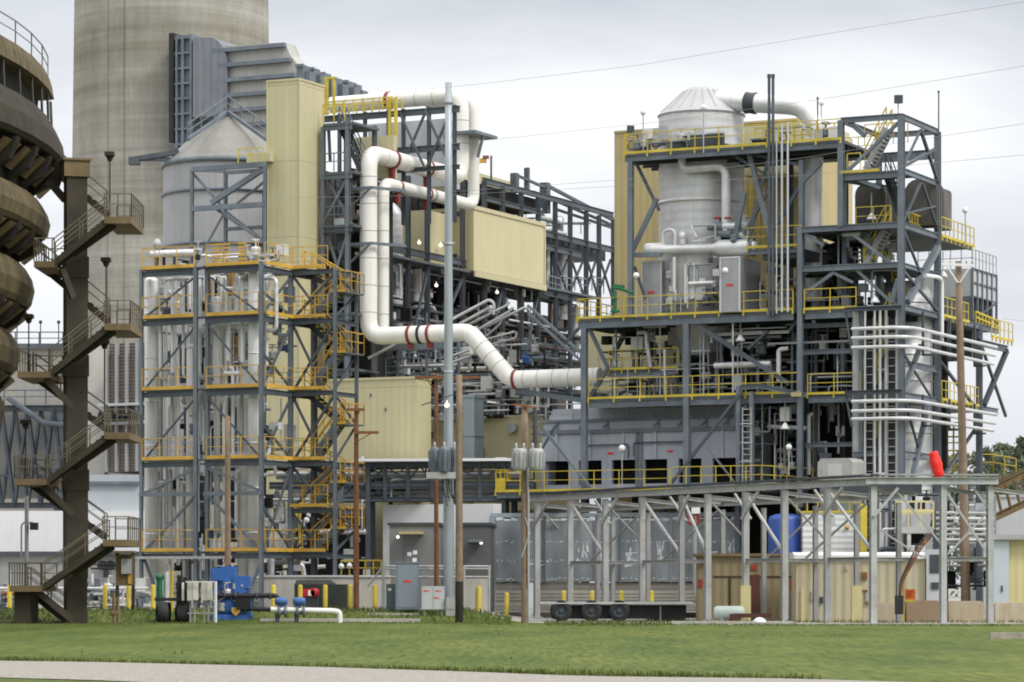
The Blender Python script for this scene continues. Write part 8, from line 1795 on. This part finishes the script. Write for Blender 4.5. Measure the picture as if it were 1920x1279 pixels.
    t = thing('transformer_unit', 'small dark teal pad transformer beside the tall blue grey cabinet', 'transformer', Vector((at(735, 0, 148).x, 148, .4))); a, b = at(724, 1143, 148), at(741, 1095, 148); mb = MB(); mb.box(a.x, b.x, 148, 148.6, .4, b.z); P('body', mb, mat('teal_grey', (.09, .13, .13), .1, 1, .5), t); mb = MB(); mb.box(a.x + .1, a.x + .25, 147.97, 148, zY(1108, 148), zY(1103, 148)); P('label_plate', mb, M['whitewall'], t)
    # blue pump set
    Y = 143.5; x = lambda px: (px - 960) / FPX * Y; z = lambda py: zY(py, Y); z0 = gz(x(430), Y)
    t = thing('pump_set', 'large bright blue engine pump set with black pipes on the lawn edge', 'pump', (x(430), Y, z0)); B_ = M['blue']
    for a, b, c, d, y0, y1 in ((395, 420, 1065, 1090, 0, 1.2), (413, 440, 1062, 1106, .1, 1.4), (436, 467, 1080, 1113, 0, 1.3), (397, 414, 1088, 1108, .2, 1.1), (398, 466, 1128, 1146, .25, 1.2)):
        mb = MB(); mb.box(x(a), x(b), Y + y0, Y + y1, z(d), z(c)); mb.box(x(a) + .06, x(b) - .06, Y + y0 - .03, Y + y0, z(d) + .06, z(c) - .06); P('engine_cover', mb, B_, t)
    mb = MB(); mb.box(x(398), x(470), Y - .1, Y + 1.5, z0 - .1, z(1152)); mb.box(x(404), x(466), Y + .1, Y + 1.3, z(1152), z(1145)); P('skid', mb, B_, t)
    mb = MB(); mb.lathe((x(425), Y - .1, z(1136)), [(.001, 0), (.34, 0), (.38, .08), (.38, .5), (.34, .58), (.001, .58)], 18, axis=(0, 1, 0)); mb.lathe((x(455), Y, z(1140)), [(.001, 0), (.24, 0), (.26, .4), (.001, .4)], 16, axis=(0, 1, 0)); P('pump_casing', mb, B_, t)
    for a in (0, 1): mb = MB(); mb.beam((x(405 + a * 55), Y + .2, z(1146)), (x(405 + a * 55), Y + .2, z(1104)), .12); P('frame_post', mb, B_, t)
    mb = MB(); mb.tube([(x(405), Y - .2, z(1117)), (x(520), Y - .2, z(1117)), (x(523), Y - .2, z(1130))], .12, 10, bend=.2); P('suction_pipe', mb, M['black'], t)
    mb = MB()
    for px in (420, 440, 480, 505): mb.lathe((x(px), Y - .2, z(1117)), [(.12, 0), (.18, .01), (.18, .09), (.12, .1)], 12, axis=(1, 0, 0))
    P('flange', mb, M['steeld'], t)
    mb = MB(); mb.tube([(x(455), Y - .2, z(1135)), (x(470), Y - .2, z(1142)), (x(515), Y - .2, z(1143))], .1, 8, bend=.2); P('discharge_hose', mb, M['black'], t)
    mb = MB(); p = [(x(435), Y - .25, z(1139)), (x(451), Y - .25, z(1139)), (x(451), Y - .25, z(1147)), (x(443), Y - .25, z(1155)), (x(435), Y - .25, z(1147))]; mb.poly_extrude(p, (0, .05, 0)); P('shield_plate', mb, M['orange'], t)
    mb = MB(); mb.tube([(x(432), Y - .1, z(1092)), (x(420), Y - .15, z(1096)), (x(424), Y - .15, z(1112))], .04, 6, bend=.2); mb.box(x(437), x(441), Y - .06, Y, z(1104), z(1094)); mb.box(x(452), x(456), Y - .06, Y, z(1100), z(1096)); P('gauge', mb, M['galv'], t)
    mb = MB(); mb.tube([(x(428), Y + .8, z(1065)), (x(428), Y + .8, z(1058))], .07, 8); P('exhaust', mb, M['steeld'], t)
    clutter(t, Frame(398, 143.2, 0), 0, 1.8, -.1, .9, z0 + .1, z(1110), 8, 821, nv=4, vert=.35, rmin=.02, rmax=.05, nb=2, mats=['black', 'blue', 'steel2', 'galv', 'blue'])
    # beige boxes on stands
    for px0, px1, lab in ((351, 376, 'left beige control box on a galvanised stand before the blue pump set'), (377, 402, 'right beige control box on a galvanised stand before the blue pump set')):
        Y2 = 141.6; a, b = at(px0, 1126, Y2), at(px1, 1090, Y2); t = thing('control_box', lab, 'control box', Vector(((a.x + b.x) / 2, Y2, gz(a.x, Y2))))
        mb = MB(); mb.box(a.x, b.x - .12, Y2, Y2 + .35, a.z, b.z); P('box', mb, mat('beige_box', (.52, .50, .43), .06, 1, .5), t); mb = MB(); mb.box(a.x + .28, b.x - .1, Y2 - .03, Y2, a.z + .03, b.z - .02); P('lid', mb, mat('cream_lid', (.66, .64, .56), .05, 1, .5), t)
        mb = MB(); 
        for q in (a.x + .12, b.x - .3): mb.beam((q, Y2 + .2, gz(q, Y2)), (q, Y2 + .2, a.z), .06)
        mb.beam((a.x, Y2 + .2, gz(a.x, Y2) + .45), (b.x, Y2 + .2, gz(b.x, Y2) + .45), .05); P('stand', mb, M['galv'], t)
    mb = MB(); a = at(404, 1090, 141.3); mb.beam(Vector((a.x, 141.3, .0)), Vector((a.x, 141.3, a.z)), .1); mb.beam(Vector((a.x - 1.4, 141.5, a.z - .02)), Vector((a.x, 141.3, a.z - .02)), .05); one('white_post', mb, M['whitewall'], 'thin white corner post beside the beige control boxes', 'post')
    # black wheels and hoses
    t = thing('hose_trailer', 'black wheeled hose trailer with tyres and upright hoses left of the pump set', 'trailer', Vector((at(320, 0, 142).x, 142, 0)))
    for px, r, o in ((291, .5, 0), (326, .45, .3), (326, .45, 1.2), (291, .5, 1.0)):
        c = Vector((at(px, 0, 142).x + .05, 142 + o, gz(at(px, 0, 142).x, 142) + r - .05)); mb = MB(); mb.lathe(c, [(r * .5, 0), (r * .9, 0), (r, .06), (r, .48), (r * .9, .54), (r * .5, .54)], 20, axis=(1, .22, 0)); w = P('wheel', mb, M['black'], t); mb = MB(); mb.lathe(c, [(.001, .34), (r * .3, .40), (r * .52, .5)], 14, axis=(1, .22, 0)); P('rim', mb, M['steeld'], w)
    X = lambda px: (px - 960) / FPX * 142.3
    for i, px in enumerate((334, 339, 345, 349)): mb = MB(); mb.tube([(X(px), 142.3 + .1 * i, .5), (X(px - 1), 142.3, zY(1110, 142)), (X(px + 1), 142.3, zY(1078 + 2 * i, 142))], .07, 7); P('hose', mb, M['black'], t)
    mb = MB(); mb.box(X(290), X(348), 142.2, 143.2, zY(1127, 142), zY(1121, 142)); mb.box(X(330), X(356), 142.3, 143, .3, zY(1128, 142)); P('frame', mb, M['black'], t)
    mb = MB(); mb.box(X(342), X(346), 142.05, 142.15, zY(1126, 142), zY(1092, 142)); P('white_plate', mb, M['whitewall'], t)
    t = thing('standpipe', 'green and silver standpipe with yellow post behind the black hose trailer', 'standpipe', Vector((at(312, 0, 147).x, 147, .5))); X2 = lambda px: (px - 960) / FPX * 147
    mb = MB(); mb.tube([(X2(299), 147, .4), (X2(299), 147, zY(1085, 147))], .16, 9); mb.ball((X2(299), 147, zY(1083, 147)), .2); P('hydrant', mb, M['green'], t)
    mb = MB(); mb.tube([(X2(312), 147, .4), (X2(312), 147, zY(1072, 147))], .14, 9); P('pipe', mb, M['silver'], t); mb = MB(); mb.beam((X2(322), 147, .4), (X2(322), 147, zY(1070, 147)), .1); P('post', mb, M['yellow'], t)
    # white pipe with blue valves
    Y3 = 141.2; q = lambda px, py: at(px, py, Y3); t = thing('white_drain_pipe', 'low white pipe with two blue valves turning down into the lawn', 'pipe', q(580, 1160))
    mb = MB(); e = q(637, 1166); e.z = gz(e.x, Y3) - .1; mb.tube([q(508, 1143), q(625, 1146), q(637, 1148), e], .135, 12, bend=.25); P('pipe', mb, M['white'], t)
    for px in (527, 561):
        c = q(px, 1128); mb = MB(); mb.lathe(c - Vector((.3, 0, 0)), [(.001, 0), (.16, .02), (.2, .15), (.2, .45), (.16, .58), (.001, .6)], 12, axis=(1, 0, 0)); mb.tube([c, q(px, 1143)], .1, 8); v = P('valve', mb, mat('valve_blue', (.05, .12, .30), .2, 2, .4), t)
        mb = MB(); c = q(px - 6, 1147); mb.lathe(c, [(.1, 0), (.26, .02), (.26, .12), (.14, .14), (.14, .3), (.26, .32), (.26, .42), (.1, .44)], 14, axis=(1, 0, 0)); P('flange', mb, M['steel2'], t)
    for px in (520, 556): mb = MB(); p = q(px, 1150); mb.box(p.x - .1, p.x + .1, Y3 - .1, Y3 + .1, gz(p.x, Y3) - .1, p.z); P('support', mb, M['steeld'], t)
    mb = MB(); a, b = at(488, 1158, 142.5), at(788, 1158, 142.5); mb.box(a.x, b.x, 142.3, 142.8, .0, .2); one('kerb_strip', mb, M['concrete'], 'thin pale concrete strip along the lawn behind the white drain pipe', 'kerb')
    # brown control panel with canopy, sign post
    Y4 = 149; X4 = lambda px: (px - 960) / FPX * Y4; zz = lambda py: zY(py, Y4); t = thing('control_kiosk', 'brown outdoor control panel under a small canopy beside the stair column', 'control panel', (X4(232), Y4, .5))
    mb = MB(); mb.box(X4(217), X4(250), Y4, Y4 + .4, zz(1098), zz(1040)); P('cabinet', mb, mat('brown_cabinet', (.16, .115, .05), .2, 1.5, .7), t); mb = MB(); mb.box(X4(228), X4(247), Y4 - .15, Y4, zz(1076), zz(1048)); P('grey_box', mb, M['galv'], t)
    mb = MB(); mb.box(X4(204), X4(252), Y4 - .5, Y4 + .6, zz(1037), zz(1033)); P('canopy', mb, M['brownl'], t); mb = MB(); mb.box(X4(240), X4(247), Y4 - .05, Y4, zz(1095), zz(1052)); P('orange_box', mb, M['orange'], t)
    mb = MB()
    for px in (219, 249): mb.beam((X4(px), Y4 + .2, .3), (X4(px), Y4 + .2, zz(1037)), .12)
    P('leg', mb, M['brown'], t); mb = MB(); mb.tube([(X4(170), Y4, zz(1058)), (X4(216), Y4, zz(1058))], .04, 6); mb.tube([(X4(170), Y4, zz(1066)), (X4(216), Y4, zz(1066))], .05, 6); mb.box(X4(194), X4(203), Y4 - .1, Y4 + .1, zz(1083), zz(1068)); P('conduit', mb, M['steeld'], t)
    Y5 = 138.4; p = at(217, 1174, Y5); t = thing('marker_post', 'short double brown marker post standing in the lawn', 'post', Vector((p.x, Y5, 0)))
    for o in (-.1, .1): mb = MB(); mb.beam((p.x + o, Y5, -.1), (p.x + o, Y5, zY(1112 if o < 0 else 1118, Y5)), .1); P('post', mb, M['brownl'], t)
    mb = MB(); mb.box(p.x - .16, p.x + .16, Y5 - .08, Y5 - .05, .45, .6); P('cross_board', mb, M['brownl'], t)
    # silver ground pipes behind the left bollards
    t = thing('ground_manifold', 'low silver pipes and valves behind the yellow bollards at left', 'pipework', Vector((at(215, 0, 153).x, 153, .55))); f = Frame(150, 153, 0)
    clutter(t, f, 0, f.ua(285), 0, 2.2, .62, 1.65, 22, 811, nv=14, vert=.25, rmin=.06, rmax=.16, nb=8, mats=['silver', 'silver', 'galv', 'ltgrey', 'steel2'])
    clutter(t, Frame(-5, 153, 0), 0, 1.8, 0, 2, .62, 1.5, 8, 812, nv=5, vert=.25, rmin=.05, rmax=.14, nb=4, mats=['silver', 'galv', 'rust', 'ltgrey'])
    mb = MB(); mb.tube([at(-20, 1103, 152.4), at(278, 1103, 152.4)], .06, 8); P('pipe', mb, M['silver'], t)
    # lamp standard behind the stair column
    t = thing('lamp_standard', 'thin grey goose neck lamp post behind the stair column landings', 'lamp post', Vector((at(48, 0, 146).x, 146, .3))); q = lambda px, py: at(px, py, 146); mb = MB(); b = q(50, 1140); b.z = .3; mb.tube([b, q(50, 930)], .1, 8); P('post', mb, M['galv'], t)
    mb = MB(); mb.tube([q(40, 1055), q(40, 985), q(44, 980), q(62, 980)], .045, 7, bend=.25); P('arm', mb, M['galv'], t); mb = MB(); c = q(64, 984); mb.box(c.x - .18, c.x + .18, 145.8, 146.2, c.z - .25, c.z + .1); P('lamp_head', mb, M['steeld'], t)
    # timber on the lawn
    mb = MB(); a = at(1856, 1210, 100); mb.box(a.x, a.x + 2.4, 99.8, 100.25, -.05, .2); one('timber_baulk', mb, mat('old_timber', (.34, .30, .25), .2, 4, .9, bump=.5), 'old grey timber baulk lying on the lawn at right', 'timber')
yard()

# ================================================================= far trees at right
def trees():
    def tree(px, Y, top, w, seed, lab, dark):
        r = random.Random(seed); c = at(px, 1098, Y); h = EYE + (HY - top) / FPX * Y; wd = w / FPX * Y; rt = Vector((c.x, Y, .3))
        t = thing('tree', lab, 'tree', rt, 'trees beyond the conveyor'); mb = MB(); mb.lathe(rt, [(.28, 0), (.2, h * .4), (.05, h * .9)], 8)
        for k in range(7): a = r.uniform(0, 6.28); z = h * r.uniform(.35, .75); mb.tube([rt + Z * z, rt + Z * (z + wd * .3) + Vector((cos(a), sin(a), 0)) * wd * .4], .07, 5)
        P('trunk', mb, M['wood'], t); mb = MB(); cl = []
        for k in range(26): a = r.uniform(0, 6.28); z = h * r.uniform(.3, 1); s = wd * .5 * (1.05 - .6 * (z / h)) * r.uniform(.2, 1); cl.append((rt + Vector((cos(a) * s, sin(a) * s, z)), wd * r.uniform(.10, .2)))
        for k in range(4200):
            p, s = r.choice(cl); d = Vector((r.gauss(0, 1), r.gauss(0, 1), r.gauss(0, .8))) * s * .62; q = p + d; e = Vector((r.gauss(0, 1), r.gauss(0, 1), r.gauss(0, 1))).normalized() * r.uniform(.12, .3); g = Vector((r.gauss(0, 1), r.gauss(0, 1), r.gauss(0, 1))).normalized() * r.uniform(.1, .22)
            mb.add([q - e, q + g, q + e, q - g], [(0, 1, 2, 3)])
        P('crown', mb, mat('far_foliage_dark', (.14, .17, .115), .45, .5, .9, spec=.1) if dark else mat('far_foliage', (.17, .20, .13), .4, .5, .9, spec=.1), t)  # foliage colours paled to paint in distance haze
    for i, (px, Y, top, w, dk, lab) in enumerate(((1852, 330, 850, 40, 1, 'dark far tree, leftmost of those beyond the conveyor'), (1876, 320, 836, 46, 1, 'dark rounded far tree second from the corner tower'), (1898, 340, 842, 44, 0, 'lighter green far tree between two darker ones beyond the conveyor'), (1915, 325, 828, 48, 1, 'tallest far tree at the right picture edge'), (1940, 330, 838, 50, 0, 'pale green far tree cut by the right picture edge'), (1862, 350, 858, 40, 0, 'low pale far tree behind the dark rounded tree'))):
        tree(px, Y, top, w, 900 + i, lab, dk)
    mb = MB(); r = random.Random(44)
    for k in range(16000):
        x = at(r.uniform(1780, 2600), 0, 360).x; q = Vector((x, 360 + r.uniform(-6, 6), .3 + (EYE + (HY - 855) / FPX * 360) * r.random() ** .7)); e = Vector((r.gauss(0, 1), r.gauss(0, 1), r.gauss(0, 1))).normalized() * .4; g = Vector((r.gauss(0, 1), r.gauss(0, 1), r.gauss(0, 1))).normalized() * .35; mb.add([q - e, q + g, q + e, q - g], [(0, 1, 2, 3)])
    o = mb.obj('woodland', mat('far_wood', (.15, .18, .125), .4, .3, .9, spec=.1)); tag(o, 'far strip of green woodland beyond the plant', 'woodland', kind='stuff')
trees()
